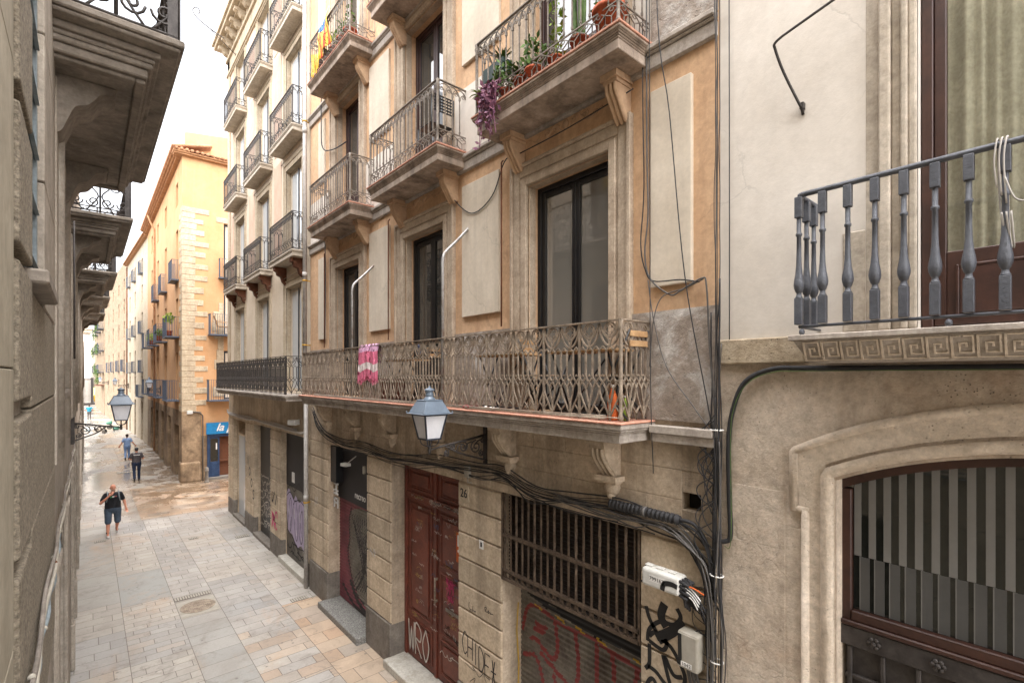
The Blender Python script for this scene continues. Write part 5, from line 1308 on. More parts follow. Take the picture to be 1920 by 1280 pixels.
# ------------------------------------------------------------------ street lamps
def lamp(x, y, z0, xw, label, first=[None]):
    t = thing('street_lamp', label, 'street lamp', (x, y, z0), 'wall bracket street lamps')
    def fr(mb, h0, h1, za, zb, hollow=False):
        vs = [(x + sx * h, y + sy * h, z) for h, z in ((h0, za), (h1, zb)) for sx, sy in ((-1, -1), (1, -1), (1, 1), (-1, 1))]
        mb.add(vs, [(0, 1, 2, 3), (4, 5, 6, 7), (0, 1, 5, 4), (1, 2, 6, 5), (2, 3, 7, 6), (3, 0, 4, 7)])
    g = MB(); fr(g, .103, .165, z0 + .19, z0 + .51); gl = obj('glass', g, 'milk', t)
    f = MB()
    for sx, sy in ((-1, -1), (1, -1), (1, 1), (-1, 1)):
        f.tube([(x + sx * .105, y + sy * .105, z0 + .18), (x + sx * .168, y + sy * .168, z0 + .515)], .013, 4)
        f.tube(smooth([(x + sx * .095, y + sy * .095, z0 + .185), (x + sx * .08, y + sy * .08, z0 + .12), (x + sx * .05, y + sy * .05, z0 + .09), (x + sx * .012, y + sy * .012, z0 + .08)], 3), .007, 5)
    for h, z in ((.107, .185), (.168, .512)):
        for e in (-1, 1): f.box(x - h - .01, x + h + .01, y + e * h - .009, y + e * h + .009, z0 + z - .011, z0 + z + .011); f.box(x + e * h - .0085, x + e * h + .0085, y - h + .009, y + h - .009, z0 + z - .010, z0 + z + .010)
    obj('lantern_frame', f, 'lampdk', t)
    r_ = MB(); fr(r_, .232, .228, z0 + .523, z0 + .535); fr(r_, .205, .125, z0 + .536, z0 + .70); fr(r_, .13, .13, z0 + .70, z0 + .712)
    r_.lathe([(.085, .712), (.075, .73), (.055, .75), (.05, .77), (.062, .775), (.05, .79), (.05, .82), (.068, .835), (.068, .85), (.03, .868), (.012, .875), (.012, .895), (.002, .9)], (x, y, z0), 16)
    for sx, sy in ((-1, -1), (1, -1), (1, 1), (-1, 1)): r_.ball((x + sx * .222, y + sy * .222, z0 + .547), .011, .011, .014, 6, 4)
    obj('lantern_roof', r_, 'lamp', t, bevel=.004)
    b = MB(); s = 1 if xw > x else -1; W = abs(xw - x)
    P = lambda u, z: (x + s * u, y, z0 + z)
    b.lathe([(.004, -.03), (.02, -.015), (.024, .03), (.02, .06), (.03, .075), (.012, .085), (.012, .19)], (x, y, z0), 10)
    b.tube([P(.0, .03), P(.3, .075), P(.6 * W, .11), P(W - .03, .16)], [.013, .016, .018, .02], 6)
    b.tube(smooth([P(.25, .06), P(.5 * W, -.06), P(.75 * W, -.14), P(W - .05, -.2)], 4), .014, 6)
    for cx, cz, r0, d in ((W - .20, .0, .10, 1), (W - .42, .02, .075, -1), (W - .60, .045, .05, 1), (W - .08, .09, .045, -1), (W - .1, -.1, .05, 1), (.28, -.045, .045, 1)):
        b.tube([P(cx + p[0], cz + p[1]) for p in spiral(0, 0, r0, 1.6, pi / 2, d, 20)], .011, 5)
    for p in range(4): b.tube(smooth([P(W - .12 - .15 * p, .10 - .02 * p), P(W - .2 - .15 * p, .06), P(W - .26 - .14 * p, -.03 - .01 * p)], 3), .009, 5)
    b.box(*sorted((xw - s * .045, xw + s * .02)), y - .03, y + .03, z0 - .27, z0 + .30)
    obj('bracket', b, 'irondk', t)
lamp(3.52, 5.80, 4.57, XW, 'large grey-blue lantern on a black scroll bracket in front of the long balcony')
lamp(.56, 13.6, 4.47, -.235, 'lantern on a black scroll bracket reaching out from the left stone wall')
lamp(3.15, 40.8, 4.65, 3.78, 'lantern hanging off the orange corner house between its low balconies')
lamp(2.15, 64.2, 4.6, 3.25, 'small far lantern on the cream tenement, seen just above the left wall lantern')
lamp(1.35, 87, 4.7, 2.2, 'farthest and smallest lantern near the leafy tenement')

# ------------------------------------------------------------------ pipes and cables
p = MB(); p.tube([(4.39, 13.44, .02), (4.39, 13.44, 4.9)], .055, 12); p.lathe([(.064, 0), (.064, .16)], (4.39, 13.44, 2.3), 12)
p2 = MB(); p2.tube([(4.36, 13.44, 5.15), (4.36, 13.44, 17)], .055, 12)
for z in (8.2, 12.0): p2.lathe([(.064, 0), (.064, .14)], (4.36, 13.44, z), 12)
t = thing('drainpipe', 'tall pale zinc drainpipe between the ochre building and the pale rose one', 'drainpipe', (4.39, 13.44, 0)); obj('lower_pipe', p, 'zinc', t); obj('upper_pipe', p2, 'zinc', t)
for z in (2.25, 6.4, 8.1, 12.3):
    c = MB(); c.lathe([(.068, 0), (.068, .035)], (4.39 if z < 5 else 4.36, 13.44, z), 12); c.box(4.38, 4.5, 13.42, 13.46, z + .005, z + .03); obj('clip', c, 'brass', t)
RC = random.Random(31)
def cable(mb, pts, r=.009, jit=.0, k=5, n=5):
    mb.tube(smooth([tuple(c + RC.uniform(-jit, jit) for c in p) for p in pts], k), r, n)
fr_path = [(13.0, 4.75), (12.7, 4.42), (12.0, 4.2), (11.0, 4.11), (9.9, 4.16), (8.9, 4.10), (8.0, 4.14), (7.0, 4.22), (5.9, 4.26), (5.35, 4.28), (4.7, 4.13), (4.0, 4.14), (3.4, 4.2), (2.9, 4.15), (2.55, 4.08), (2.34, 3.85), (2.26, 3.5)]
m = MB()
for i in range(8):
    o = RC.uniform(-.11, .09); s_ = RC.uniform(-.04, .12)
    m.tube(smooth([(4.45 - RC.uniform(0, .05), y + RC.uniform(-.08, .08), z + o * .8 - s_ * abs(sin(y * 1.7 + i)) + RC.uniform(-.02, .02)) for y, z in fr_path], 4), RC.choice((.004, .005, .007, .009)), 5)
for i in range(4): m.tube(smooth([(4.43, y + RC.uniform(-.2, .2), z - .08 - RC.uniform(0, .14)) for y, z in fr_path[2 + i:14 - i]], 4), .006, 5)
t = thing('cable_bundle', 'sagging black cable bundle strung along the frieze over the doors', 'cables', (4.46, 7, 4.2)); obj('cables', m, 'cable', t)
m = MB()
for i in range(6): m.tube(smooth([(4.43 - RC.uniform(0, .04), y + RC.uniform(-.04, .04), z + RC.uniform(-.07, .05)) for y, z in ((4.3, 4.1), (3.6, 4.08), (3.1, 4.06), (2.8, 4.08), (2.5, 3.98), (2.33, 3.75), (2.28, 3.2), (2.27, 2.6))], 5), RC.choice((.006, .008)), 5)
obj('grey_cables', m, 'cablegr', t)
# vertical riser at the junction of the two buildings
m = MB(); m2 = MB()
for i in range(12):
    y0 = 2.235 + RC.uniform(-.045, .06); x0 = 4.43 + RC.uniform(-.035, .04)
    top = (14, 14, 12, 6.5, 6.2, 5.9, 5.6, 5.4, 5.2, 5.1, 14, 5.0, 4.6, 4.4, 4.3)[i]; bot = RC.choice((1.2, 2.0, 2.6, 3.0, 1.4))
    z = top; pts = []
    while z > bot:
        sp = 1.0 if z < 6 else .5; bulge = 1 + .9 * max(0, sin((z - 2.4) * 2.2)) if 2.2 < z < 3.6 else 1
        pts.append((x0 + RC.uniform(-.01, .01), 2.235 + (y0 - 2.235) * bulge * (1.0 if z < 6 else 1.2) + RC.uniform(-.012, .012) * sp, z)); z -= .35
    if len(pts) > 2: (m2 if i % 3 == 2 else m).tube(smooth(pts, 4), RC.choice((.004, .006)) if top > 7 else RC.choice((.005, .007, .009)), 5)
for i in range(14):
    z = RC.uniform(4.1, 5.3); h = RC.uniform(.25, .6); w = RC.uniform(.06, .2); m.tube(smooth([(4.43, 2.25, z), (4.42, 2.25 + w, z - h * .35), (4.42, 2.25 + w * .9, z - h * .7), (4.43, 2.24, z - h)], 5), .0055, 5)
for i in range(7):
    z = RC.uniform(2.5, 3.7); h = RC.uniform(.2, .45); w = RC.uniform(.12, .3); m.tube(smooth([(4.44, 2.25, z), (4.43, 2.25 + w, z - h * .2), (4.43, 2.25 + w, z - h * .75), (4.44, 2.24, z - h)], 5), .0045, 5)
t = thing('cable_bundle', 'thick tangle of black cables running down between the ochre and the cream building', 'cables', (4.45, 2.235, 1.2)); obj('cables', m, 'cable', t); obj('grey_cables', m2, 'cablegr', t)
for z in (2.05, 2.95, 3.75, 5.1):
    c = MB(); c.tube([(4.44 + .05 * cos(q), 2.235 + .06 * sin(q), z) for q in [2 * pi * i / 14 for i in range(14)]], .007, 5, closed=True); obj('tie', c, 'white', t)
# hanging drop wires at the right end of the balconies
for i, (pts, r_, mt, lab) in enumerate((
    ([(4.42, 2.99, 14), (4.43, 2.99, 10), (4.43, 2.985, 8), (4.43, 2.97, 7.3), (4.43, 3.01, 6.9), (4.43, 2.95, 6.62), (4.43, 2.72, 6.42), (4.43, 2.6, 6.44), (4.43, 2.38, 6.53), (4.43, 2.33, 6.45), (4.43, 2.30, 5.9), (4.43, 2.24, 5.2)], .009, 'cablegr', 'grey cable dropping past the balcony ends then looping under the right cream panel'),
    ([(4.40, 2.95, 14), (4.40, 2.93, 8), (4.40, 2.92, 5.6), (4.42, 2.9, 4.6)], .005, 'cable', 'thin straight black wire hanging beside the right cream panel'),
    ([(4.40, 2.86, 14), (4.38, 2.84, 9.6), (4.40, 2.70, 8.2), (4.42, 2.55, 6.6), (4.43, 2.33, 5.4), (4.43, 2.25, 5.0)], .006, 'cable', 'black wire slanting down across the right cream panel to the cable tangle'),
    ([(4.43, 2.97, 6.6), (4.42, 2.9, 6.2), (4.42, 2.75, 5.7), (4.42, 2.45, 5.3), (4.43, 2.26, 5.05)], .006, 'cablegr', 'slack grey wire crossing the rough grey dado to the cable tangle'),
    ([(4.43, 2.95, 5.7), (4.42, 2.9, 6.15), (4.42, 2.8, 6.4), (4.43, 2.55, 6.46), (4.43, 2.36, 6.52)], .006, 'cablegr', 'short curling wire just above the rough grey dado'),
    ([(4.41, 3.02, 14), (4.42, 3.03, 9), (4.43, 3.02, 7.6), (4.43, 3.06, 7.0), (4.43, 3.0, 6.7), (4.43, 2.9, 6.58), (4.43, 2.6, 6.55), (4.43, 2.4, 6.5)], .007, 'cable', 'black cable dropping close to the window trim and bending under the panel'),
    ([(4.41, 3.14, 8.66), (4.41, 4.1, 8.60), (4.40, 5.0, 8.585), (4.43, 5.3, 8.60), (4.44, 5.6, 8.2), (4.44, 6.1, 8.08), (4.43, 6.6, 8.45), (4.43, 6.68, 8.62)], .008, 'cable', 'thin cable strung over the nearest tall window and drooping across the panel beside it'),
    ([(4.44, 2.13, 14), (4.47, 2.13, 8), (4.47, 2.13, 5.9)], .005, 'cable', 'single straight cable down the edge of the cream render'),
    ([(4.44, 12.45, 13), (4.40, 12.35, 11.9), (4.38, 12.2, 11.2), (4.4, 11.6, 10.95), (4.45, 10.9, 10.9)], .014, 'cable', 'thick black cable curving below the flag balcony to the dark window'),
    ([(4.45, 12.15, 10.6), (4.43, 12.2, 9.6), (4.45, 12.2, 8.0), (4.45, 12.25, 6.4)], .014, 'cablegr', 'vertical cables beside the farthest ochre building window'))):
    c = MB(); c.tube(smooth(pts, 6), r_ , 5); t = thing('hanging_cable', lab, 'cable', pts[-1], 'loose cables on the facades'); obj('wire', c, mt, t)
# black conduit with earth wire under the Greek key balcony
c = MB(); c.tube(smooth([(4.46, -1.5, 5.66), (4.46, 0.6, 5.66), (4.46, 1.45, 5.665), (4.46, 1.75, 5.66), (4.46, 1.98, 5.55), (4.46, 2.09, 5.3), (4.46, 2.13, 5.0), (4.47, 2.13, 4.5), (4.47, 2.12, 4.15), (4.46, 2.16, 4.08), (4.45, 2.25, 4.07)], 6), .022, 8)
t = thing('hanging_cable', 'black conduit curling from under the Greek key balcony down to the cable tangle', 'cable', (4.46, 2.1, 4), 'loose cables on the facades'); obj('wire', c, 'cable', t)
c = MB(); c.tube(smooth([(4.43, -1.5, 5.64), (4.43, 1.3, 5.642), (4.44, 1.75, 5.63), (4.435, 1.965, 5.52), (4.435, 2.075, 5.3), (4.44, 2.105, 5.0), (4.44, 2.10, 4.12), (4.44, 2.16, 4.04)], 6), .003, 5); obj('earth_wire', c, 'leaf', t)
# splice closure
c = MB(); pr_ = []
for i in range(17): pr_ += [(.042, i * .05), (.042, i * .05 + .022), (.052, i * .05 + .026), (.052, i * .05 + .046)]
c.lathe(pr_, (4.42, 2.60, 4.185), 14, 'y'); t = thing('cable_splice', 'ribbed black cable splice closure hung on the wires above the barred opening', 'cable closure', (4.42, 3.0, 4.185)); obj('sleeve', c, 'cable', t)
for y in (2.98,):
    c = MB(); c.lathe([(.055, 0), (.055, .04)], (4.42, y, 4.185), 14, 'y'); obj('band', c, 'cablegr', t)
c = MB(); c.tube(smooth([(4.42, 2.6, 4.19), (4.43, 2.45, 4.17), (4.44, 2.33, 4.0), (4.44, 2.26, 3.6)], 5), .018, 6); c.tube(smooth([(4.42, 2.6, 4.16), (4.43, 2.42, 4.1), (4.44, 2.3, 3.9), (4.44, 2.25, 3.5)], 5), .014, 6); obj('tail', c, 'cable', t)
# white terminal box with its number, grey meter box
c = MB(); c.box(4.30, 4.476, 2.545, 2.965, 3.475, 3.655); t = thing('terminal_box', 'white telecom terminal box with black cable plugs and a number label', 'junction box', (4.4, 2.75, 3.45)); obj('case', c, 'box', t, bevel=.03, seg=3)
c = MB()
for k in range(3): c.box(4.36, 4.42, 2.62 + k * .13, 2.70 + k * .13, 3.655, 3.672)
obj('hinge', c, 'box', t, bevel=.004)
c = MB()
for i in range(4):
    for j in range(3): c.tube([(4.33 + .045 * j, 2.55, 3.49 + .045 * i), (4.33 + .045 * j, 2.47 - .02 * (i % 2), 3.47 + .045 * i)], .016, 6)
c2 = MB()
for i in range(5): c2.tube([(4.34 + .02 * i, 2.965, 3.49 + .035 * i), (4.34 + .02 * i, 2.99, 3.49 + .035 * i)], .012, 6)
obj('blank_plugs', c2, 'cable', t)
for i in range(10): c.tube(smooth([(4.35 + .02 * (i % 4), 2.49, 3.48 + .02 * i), (4.38, 2.42 - .01 * i, 3.42 - .02 * (i % 3)), (4.42, 2.33, 3.4 - .05 * (i % 4)), (4.44, 2.26, 3.2 - .1 * (i % 3))], 4), .007, 5)
for i in range(6): c.tube([(4.36 + .02 * i, 2.52, 3.48), (4.36 + .02 * i, 2.50 - .01 * i, 3.38 - .02 * (i % 3))], .014, 6)
obj('cable_plugs', c, 'cable', t)
c = MB(); c.tube(smooth([(4.34, 2.5, 3.6), (4.33, 2.4, 3.6), (4.38, 2.33, 3.55)], 4), .008, 5); obj('red_lead', c, 'gorange', t)
c = MB()
for i in range(4): c.tube(smooth([(4.33, 2.49, 3.52 + .03 * i), (4.34, 2.42, 3.48 + .03 * i), (4.36, 2.38 - .01 * i, 3.40 + .03 * i)], 4), .007, 5)
obj('white_lead', c, 'white', t)
c = MB(); c.box(4.2975, 4.2996, 2.70, 2.87, 3.54, 3.60); obj('number_label', c, 'white', t); text('number', '799167', .055, face_mx(4.297, 2.785, 3.57), 'gblack', t, ext=.0005)
c = MB(); c.ribbon(smooth([(2.72, 3.49), (2.70, 3.56), (2.62, 3.58), (2.555, 3.57)], 4), [.05] * 13, onx(4.2985), .001); obj('graffiti', c, 'gblack', t)
c = MB(); c.box(4.33, 4.476, 2.365, 2.575, 2.80, 3.15); t = thing('meter_box', 'grey plastic box with a black spray stroke below the white terminal box', 'junction box', (4.4, 2.47, 2.8)); obj('case', c, 'boxgr', t, bevel=.018, seg=2)
c = MB(); c.box(4.322, 4.3295, 2.375, 2.565, 2.815, 3.135); dro = obj('lid', c, 'boxgr', t, bevel=.003)
c = MB(); c.box(4.3185, 4.3212, 2.42, 2.53, 2.83, 2.875); obj('number_label', c, 'white', dro); text('number', '1042', .048, face_mx(4.318, 2.475, 2.852), 'gblack', dro, ext=.0005)
c = MB(); c.ribbon([(2.545, 3.13), (2.54, 2.9), (2.55, 2.83)], .04, onx(4.3205), .001); obj('graffiti', c, 'gblack', dro)
c = MB()
for i in range(9): c.tube(smooth([(4.42, 2.53 - .012 * i, 2.81), (4.42, 2.5 - .015 * i, 2.65 - .02 * (i % 3)), (4.43, 2.4 - .01 * i, 2.42 - .02 * (i % 4)), (4.44, 2.3, 2.34 + .02 * (i % 3)), (4.44, 2.25, 2.5)], 4), .007, 5)
t = thing('cable_bundle', 'loop of grey cables hanging below the grey meter box', 'cables', (4.43, 2.4, 2.3)); obj('cables', c, 'cablegr', t)
c = MB(); c.tube(smooth([(4.44, 23.3, 4.2), (4.44, 22.9, 4.05), (4.44, 20, 4.03), (4.43, 18.9, 4.09), (4.43, 18.6, 4.07), (4.43, 16, 4.05), (4.43, 14.4, 4.04), (4.40, 13.9, 4.05), (4.4, 13.6, 4.1)], 6), .03, 8)
for i in range(3): c.tube([(4.46, 23.2 - .01 * k, 4.06 + .02 * i) if k < 0 else (4.45, 23.2 - k * .55, 4.07 + .025 * i + .015 * sin(k + i)) for k in range(17)], .012, 5)
t = thing('cable_bundle', 'pale cable run along the lintels of the rose building', 'cables', (4.44, 18, 4)); obj('cables', c, 'cablewh', t)
c = MB(); c.obox((4.34, 14.3, 4.32), .2, .26, .14, .5); c.tube([(4.5, 14.25, 4.4), (4.36, 14.3, 4.36)], .02, 6); t = thing('security_lamp', 'small white security lamp on the rose building beside the zinc drainpipe', 'floodlight', (4.4, 14.3, 4.3)); obj('housing', c, 'box', t, bevel=.02)
c = MB(); c.box(4.42, 4.478, 6.15, 6.27, 4.04, 4.22); c.tube([(4.44, 6.2, 4.04), (4.43, 6.18, 3.97), (4.44, 6.1, 3.98)], .012, 5); t = thing('junction_box', 'small brown junction box on the frieze above the number plaque', 'junction box', (4.45, 6.2, 4)); obj('case', c, 'boxgr', t, bevel=.006)

# ------------------------------------------------------------------ awning tubes and bent rods
for y, lab in ((6.22, 'curved galvanised awning tube rising from the long balcony between the two nearest windows'), (9.52, 'curved galvanised awning tube rising beside the pink towel')):
    c = MB(); c.tube([(4.0, y, 5.2)] + smooth([(4.0, y, 7.15), (4.0, y, 7.3), (4.03, y, 7.42), (4.12, y, 7.52), (4.3, y, 7.7), (4.485, y, 7.9)], 4), .022, 10); c.box(4.46, 4.4985, y - .05, y + .05, 7.83, 7.98)
    t = thing('awning_tube', lab, 'awning tube', (4.0, y, 5.2), 'galvanised awning tubes'); obj('tube', c, 'galv', t)
c = MB(); c.tube([(4.49, 1.52, 7.76), (4.46, 1.52, 7.82)], .012, 6); c.tube(smooth([(4.46, 1.52, 7.80), (4.36, 1.62, 8.1), (4.30, 1.665, 8.29), (4.28, 1.66, 8.33), (4.28, 1.60, 8.36)], 5) + [(4.28, .5, 8.62)], .011, 8); c.box(4.45, 4.495, 1.505, 1.535, 7.8, 7.85)
t = thing('bent_rod', 'thin bent iron awning rod standing out from the cream render', 'awning rod', (4.49, 1.52, 7.76)); obj('rod', c, 'irondk', t)
for y, lab in ((8.8, 'slim rusty rod beside the second window of the long balcony'), (5.36, 'slim rusty rod beside the nearest tall window of the long balcony'), (12.2, 'slim rusty rod beside the farthest window of the long balcony')):
    c = MB(); c.tube([(4.42, y, 6.3), (4.42, y, 8.6), (4.45, y, 8.64)], .012, 6); c.tube([(4.44, y + .03, 7.1), (4.44, y + .03, 8.5)], .008, 5); t = thing('awning_rod', lab, 'awning rod', (4.42, y, 6.3), 'rusty awning rods'); obj('rod', c, 'rust', t)
# ------------------------------------------------------------------ things on the long balcony
MT['towelp'] = mat('pink_cotton', (222, 120, 146), (208, 102, 130), 14, .95, .3, 120, grain=.12); MT['towell'] = mat('lilac_cotton', (206, 160, 186), (192, 144, 172), 14, .95, .3, 120, grain=.12); MT['towelw'] = mat('white_cotton', (226, 212, 208), (210, 196, 192), 14, .95, .3, 120, grain=.12)
tw = MB(); NY, NZ = 30, 22
def tp(i, j):
    a = i / NY; y = 8.28 + .86 * a; side = -1 if j <= 15 else 1; d = (15 - j) / 15 if j <= 15 else (j - 15) / 6
    z = 6.19 - d * (.66 + .05 * sin(a * 9)) if side < 0 else 6.19 - d * .3
    f = .018 * sin(a * 21 + 2 * d) * min(1, d * 3 + .15) + .012 * sin(a * 9 - d * 3)
    x = 3.99 + side * (.012 + .028 * min(1, d * 5)) + f * .8
    return (x, y - .05 * d * (a - .3), z)
for i in range(NY):
    for j in range(NZ):
        d = (15 - j) / 15 if j <= 15 else -1
        tw.cur = 2 if .55 < d < .76 else (1 if d < .22 else 0)
        tw.add([tp(i, j), tp(i + 1, j), tp(i + 1, j + 1), tp(i, j + 1)], [(0, 1, 2, 3)], True)
t = thing('towel', 'pink towel with a white stripe hung over the balcony railing', 'towel', (3.99, 8.7, 5.5)); o = obj('cloth', tw, ['towelp', 'towell', 'towelw'], t)
for m_ in (o.modifiers.new('weld', 'WELD'),): m_.merge_threshold = .0005
sd = o.modifiers.new('thick', 'SOLIDIFY'); sd.thickness = .006
fg = MB()
for i in range(34):
    y = 8.29 + .84 * i / 33; b = tp(int(i / 33 * NY), 0); fg.tube([(b[0], b[1], b[2]), (b[0] - .004, b[1] + RC.uniform(-.01, .01), b[2] - .045)], .004, 4)
obj('fringe', fg, 'towelp', t)
rd_ = MB(); rd_.box(4.2, 4.4, 8.0, 8.75, 5.16, 5.55); t = thing('storage_box', 'dark red storage box behind the railing below the pink towel', 'box', (4.3, 8.4, 5.15)); obj('box', rd_, 'reddoor', t, bevel=.02)
def folding_table(y, label):
    t = thing('folding_table', label, 'table', (4.24, y, 5.15), 'folding tables on the long balcony')
    b = MB()
    for k in range(5): b.box(4.06 + k * .078, 4.128 + k * .078, y - .47, y + .47, 5.86, 5.885)
    obj('table_top', b, 'pine', t, bevel=.004); b = MB()
    for e in (-1, 1):
        b.tube([(4.08, y + e * .42, 5.16), (4.40, y + e * .42, 5.855)], .012, 6); b.tube([(4.40, y + e * .40, 5.16), (4.08, y + e * .40, 5.855)], .012, 6)
    b.tube([(4.1, y - .42, 5.2), (4.1, y + .42, 5.2)], .01, 6); b.tube([(4.1, y - .4, 5.83), (4.38, y + .4, 5.2)], .01, 6)
    obj('legs', b, 'black', t)
folding_table(3.62, 'wooden folding table in front of the nearest tall window'); folding_table(5.0, 'wooden folding table standing before the first cream panel'); folding_table(7.75, 'wooden folding table in front of the window behind the grey-blue lantern')
def folding_chair(y, label, e):
    t = thing('folding_chair', label, 'chair', (4.25, y, 5.15), 'folding chairs on the long balcony'); b = MB()
    for k in range(4): b.box(4.1 + k * .075, 4.165 + k * .075, y - .19, y + .19, 5.60, 5.618)
    obj('seat', b, 'pine', t, bevel=.003); b = MB()
    for z in (5.90, 6.0): b.box(4.1, 4.4, y + e * .24 - .008, y + e * .24 + .008, z, z + .06)
    obj('backrest', b, 'pine', t, bevel=.003); b = MB()
    for x in (4.09, 4.41): b.tube([(x, y - e * .2, 5.16), (x, y + e * .25, 6.07)], .011, 6); b.tube([(x, y + e * .22, 5.16), (x, y - e * .18, 5.6)], .011, 6)
    obj('frame', b, 'black', t)
folding_chair(3.2, 'slatted folding chair at the right end of the long balcony', -1); folding_chair(4.38, 'slatted folding chair between the two nearest tables', 1); folding_chair(7.1, 'slatted folding chair near the half open window', -1)
def bottle(x, y, z, m, cap, label, h=.28, r=.04):
    b = MB(); b.lathe([(r * .9, 0), (r, .01), (r, h * .55), (r * .8, h * .68), (r * .35, h * .85), (r * .35, h * .93)], (x, y, z), 14); t = thing('bottle', label, 'bottle', (x, y, z)); obj('body', b, m, t)
    b = MB(); b.lathe([(r * .42, h * .93), (r * .42, h)], (x, y, z), 12); obj('cap', b, cap, t)
bottle(4.1, 3.17, 5.15, 'gorange', 'white', 'orange drink bottle with a white cap on the balcony floor by the corner post', .36, .055)
bottle(4.14, 3.04, 5.15, 'leaflt', 'white', 'greenish bottle lying just right of the orange drink bottle', .25, .04)
bottle(4.05, 6.45, 5.15, 'gblue', 'lamp', 'small bluish bottle behind the top of the grey-blue lantern', .25, .035)
b = MB()
for i in range(14): b.ball((3.985 + RC.uniform(-.03, .05), 5.55 + RC.uniform(-.14, .14), 5.165 + RC.uniform(0, .03)), .025, .035, .016, 6, 4)
t = thing('crumpled_wrapper', 'crumpled red wrapper lying at the foot of the railing above the lamp bracket', 'litter', (3.98, 5.55, 5.15)); obj('foil', b, 'gred', t)
b = MB()
for i in range(16): b.ball((4.0 + RC.uniform(-.03, .05), 5.1 + RC.uniform(-.13, .13), 5.165 + RC.uniform(0, .03)), .02, .03, .018, 6, 4)
t = thing('crumpled_paper', 'crumpled white paper lying right of the red wrapper', 'litter', (4.0, 5.1, 5.15)); obj('paper', b, 'white', t)
b = MB(); b.tube([(4.08, 7.15, 6.05), (4.08, 7.05, 6.1)], .03, 8); b.box(4.06, 4.1, 7.0, 7.12, 5.95, 6.1); t = thing('blue_tag', 'small light blue tag tied behind the railing of the half open window', 'tag', (4.08, 7.1, 5.95)); obj('tag', b, 'gblue', t, bevel=.006)
# ------------------------------------------------------------------ chair, plants, flag on upper balconies
t = thing('garden_chair', 'black perforated metal chair on the second upper balcony', 'chair', (4.2, 6.75, 9.08)); x, y, z = 4.2, 6.75, 9.08
b = MB(); b.box(x - .2, x + .2, y - .2, y + .2, z + .43, z + .45); obj('seat', b, 'black', t, bevel=.008)
b = MB()
for i in range(9): b.box(x - .19 + i * .045, x - .175 + i * .045, y - .235, y - .225, z + .62, z + .86)
for j in range(6): b.box(x - .2, x + .2, y - .236, y - .224, z + .61 + j * .048, z + .628 + j * .048)
obj('backrest', b, 'black', t)
b = MB()
for sx in (-1, 1): b.tube([(x + sx * .19, y + .2, z), (x + sx * .19, y + .19, z + .44)], .012, 6); b.tube([(x + sx * .19, y - .2, z), (x + sx * .2, y - .23, z + .86)], .012, 6)
obj('frame', b, 'black', t)
RP = random.Random(8)
def blades(mb, c, n, L, rnd, droop=.5, wd=.02, spread=1.):
    for _ in range(n):
        a = rnd.uniform(0, 2 * pi); l = L * rnd.uniform(.6, 1.2); d = Vector((cos(a) * spread, sin(a) * spread, 0)); pts = []
        for k in range(6):
            u = k / 5; pts.append(Vector(c) + d * (l * .55 * u) + Vector((0, 0, l * (u - droop * u * u * 1.3))))
        sd = d.cross(Vector((0, 0, 1))).normalized() if d.length > .01 else Vector((1, 0, 0)); vs = []
        for k, p in enumerate(pts): w = wd * (1 - (k / 5) ** 2) + .001; vs += [p - sd * w, p + sd * w]
        mb.add(vs, [(2 * k, 2 * k + 1, 2 * k + 3, 2 * k + 2) for k in range(5)])
def pot(x, y, z, r, h, kind, label, pm='pot', lm='leaf'):
    t = thing('potted_plant', label, 'plant', (x, y, z), 'potted plants on the upper balconies')
    b = MB(); b.lathe([(r * .7, 0), (r, h * .85), (r * 1.12, h * .86), (r * 1.12, h), (r * .9, h), (r * .88, h * .9), (.001, h * .9)], (x, y, z), 16); obj('pot', b, pm, t)
    f = MB()
    if kind == 'bush': leaves(f, (x, y, z + h + .16), .17, .19, .2, 150, .08, RP)
    elif kind == 'blade': blades(f, (x, y, z + h * .9), 34, .42, RP, .6, .016)
    elif kind == 'cactus':
        for a in range(4): f.tube(smooth([(x + .04 * cos(a * 2), y + .04 * sin(a * 2), z + h * .9), (x + .05 * cos(a * 2), y + .06 * sin(a * 2), z + h + .3), (x + .06 * cos(a * 2), y + .07 * sin(a * 2), z + h + .55 + .1 * a)], 4), .028, 8)
    elif kind == 'climb':
        f.tube(smooth([(x, y, z + h), (x + .03, y + .04, z + h + .4), (x - .02, y - .03, z + h + .8), (x, y + .02, z + h + 1.3)], 4), .012, 6)
        for k in range(16): leaves(f, (x, y + RP.uniform(-.06, .06), z + h + .08 * k), .07, .07, .05, 5, .10, RP)
    obj('foliage', f, lm, t, fix=False)
    return t
zb = 9.09
pot(4.08, 4.55, zb, .10, .18, 'blade', 'spiky pale green plant in a terracotta pot under the wooden window frame', 'pot', 'leaf')
pot(4.06, 4.30, zb, .11, .17, 'bush', 'small leafy plant in a terracotta pot just right of the spiky one', 'pot', 'leaf')
pot(4.10, 3.98, zb, .09, .17, 'climb', 'lime green climbing plant twined up beside the balcony bars', 'pot', 'leaflt')
pot(4.10, 3.62, zb, .10, .2, 'cactus', 'tall columnar cactus in a terracotta pot on the nearest upper balcony', 'pot', 'leaf')
pot(4.12, 3.22, zb, .17, .3, 'bush', 'large terracotta pot near the right corner of the nearest upper balcony', 'pot', 'leaf')
pot(4.06, 4.82, zb, .09, .15, 'bush', 'small terracotta pot low behind the hexagon lattice near the trailing purple plant', 'pot', 'leaf')
t = thing('planter_box', 'dark green planter box hooked inside the far end of the nearest upper balcony', 'planter', (4.12, 5.08, 9.4)); b = MB(); b.box(4.03, 4.2, 4.86, 5.28, 9.5, 9.7); obj('box', b, 'gdark', t, bevel=.01); b = MB(); blades(b, (4.1, 4.95, 9.68), 26, .25, RP, .4, .014); obj('foliage', b, 'leaf', t, fix=False)
MT['planter'] = flat('dark_green_plastic', (34, 58, 54), .5); 
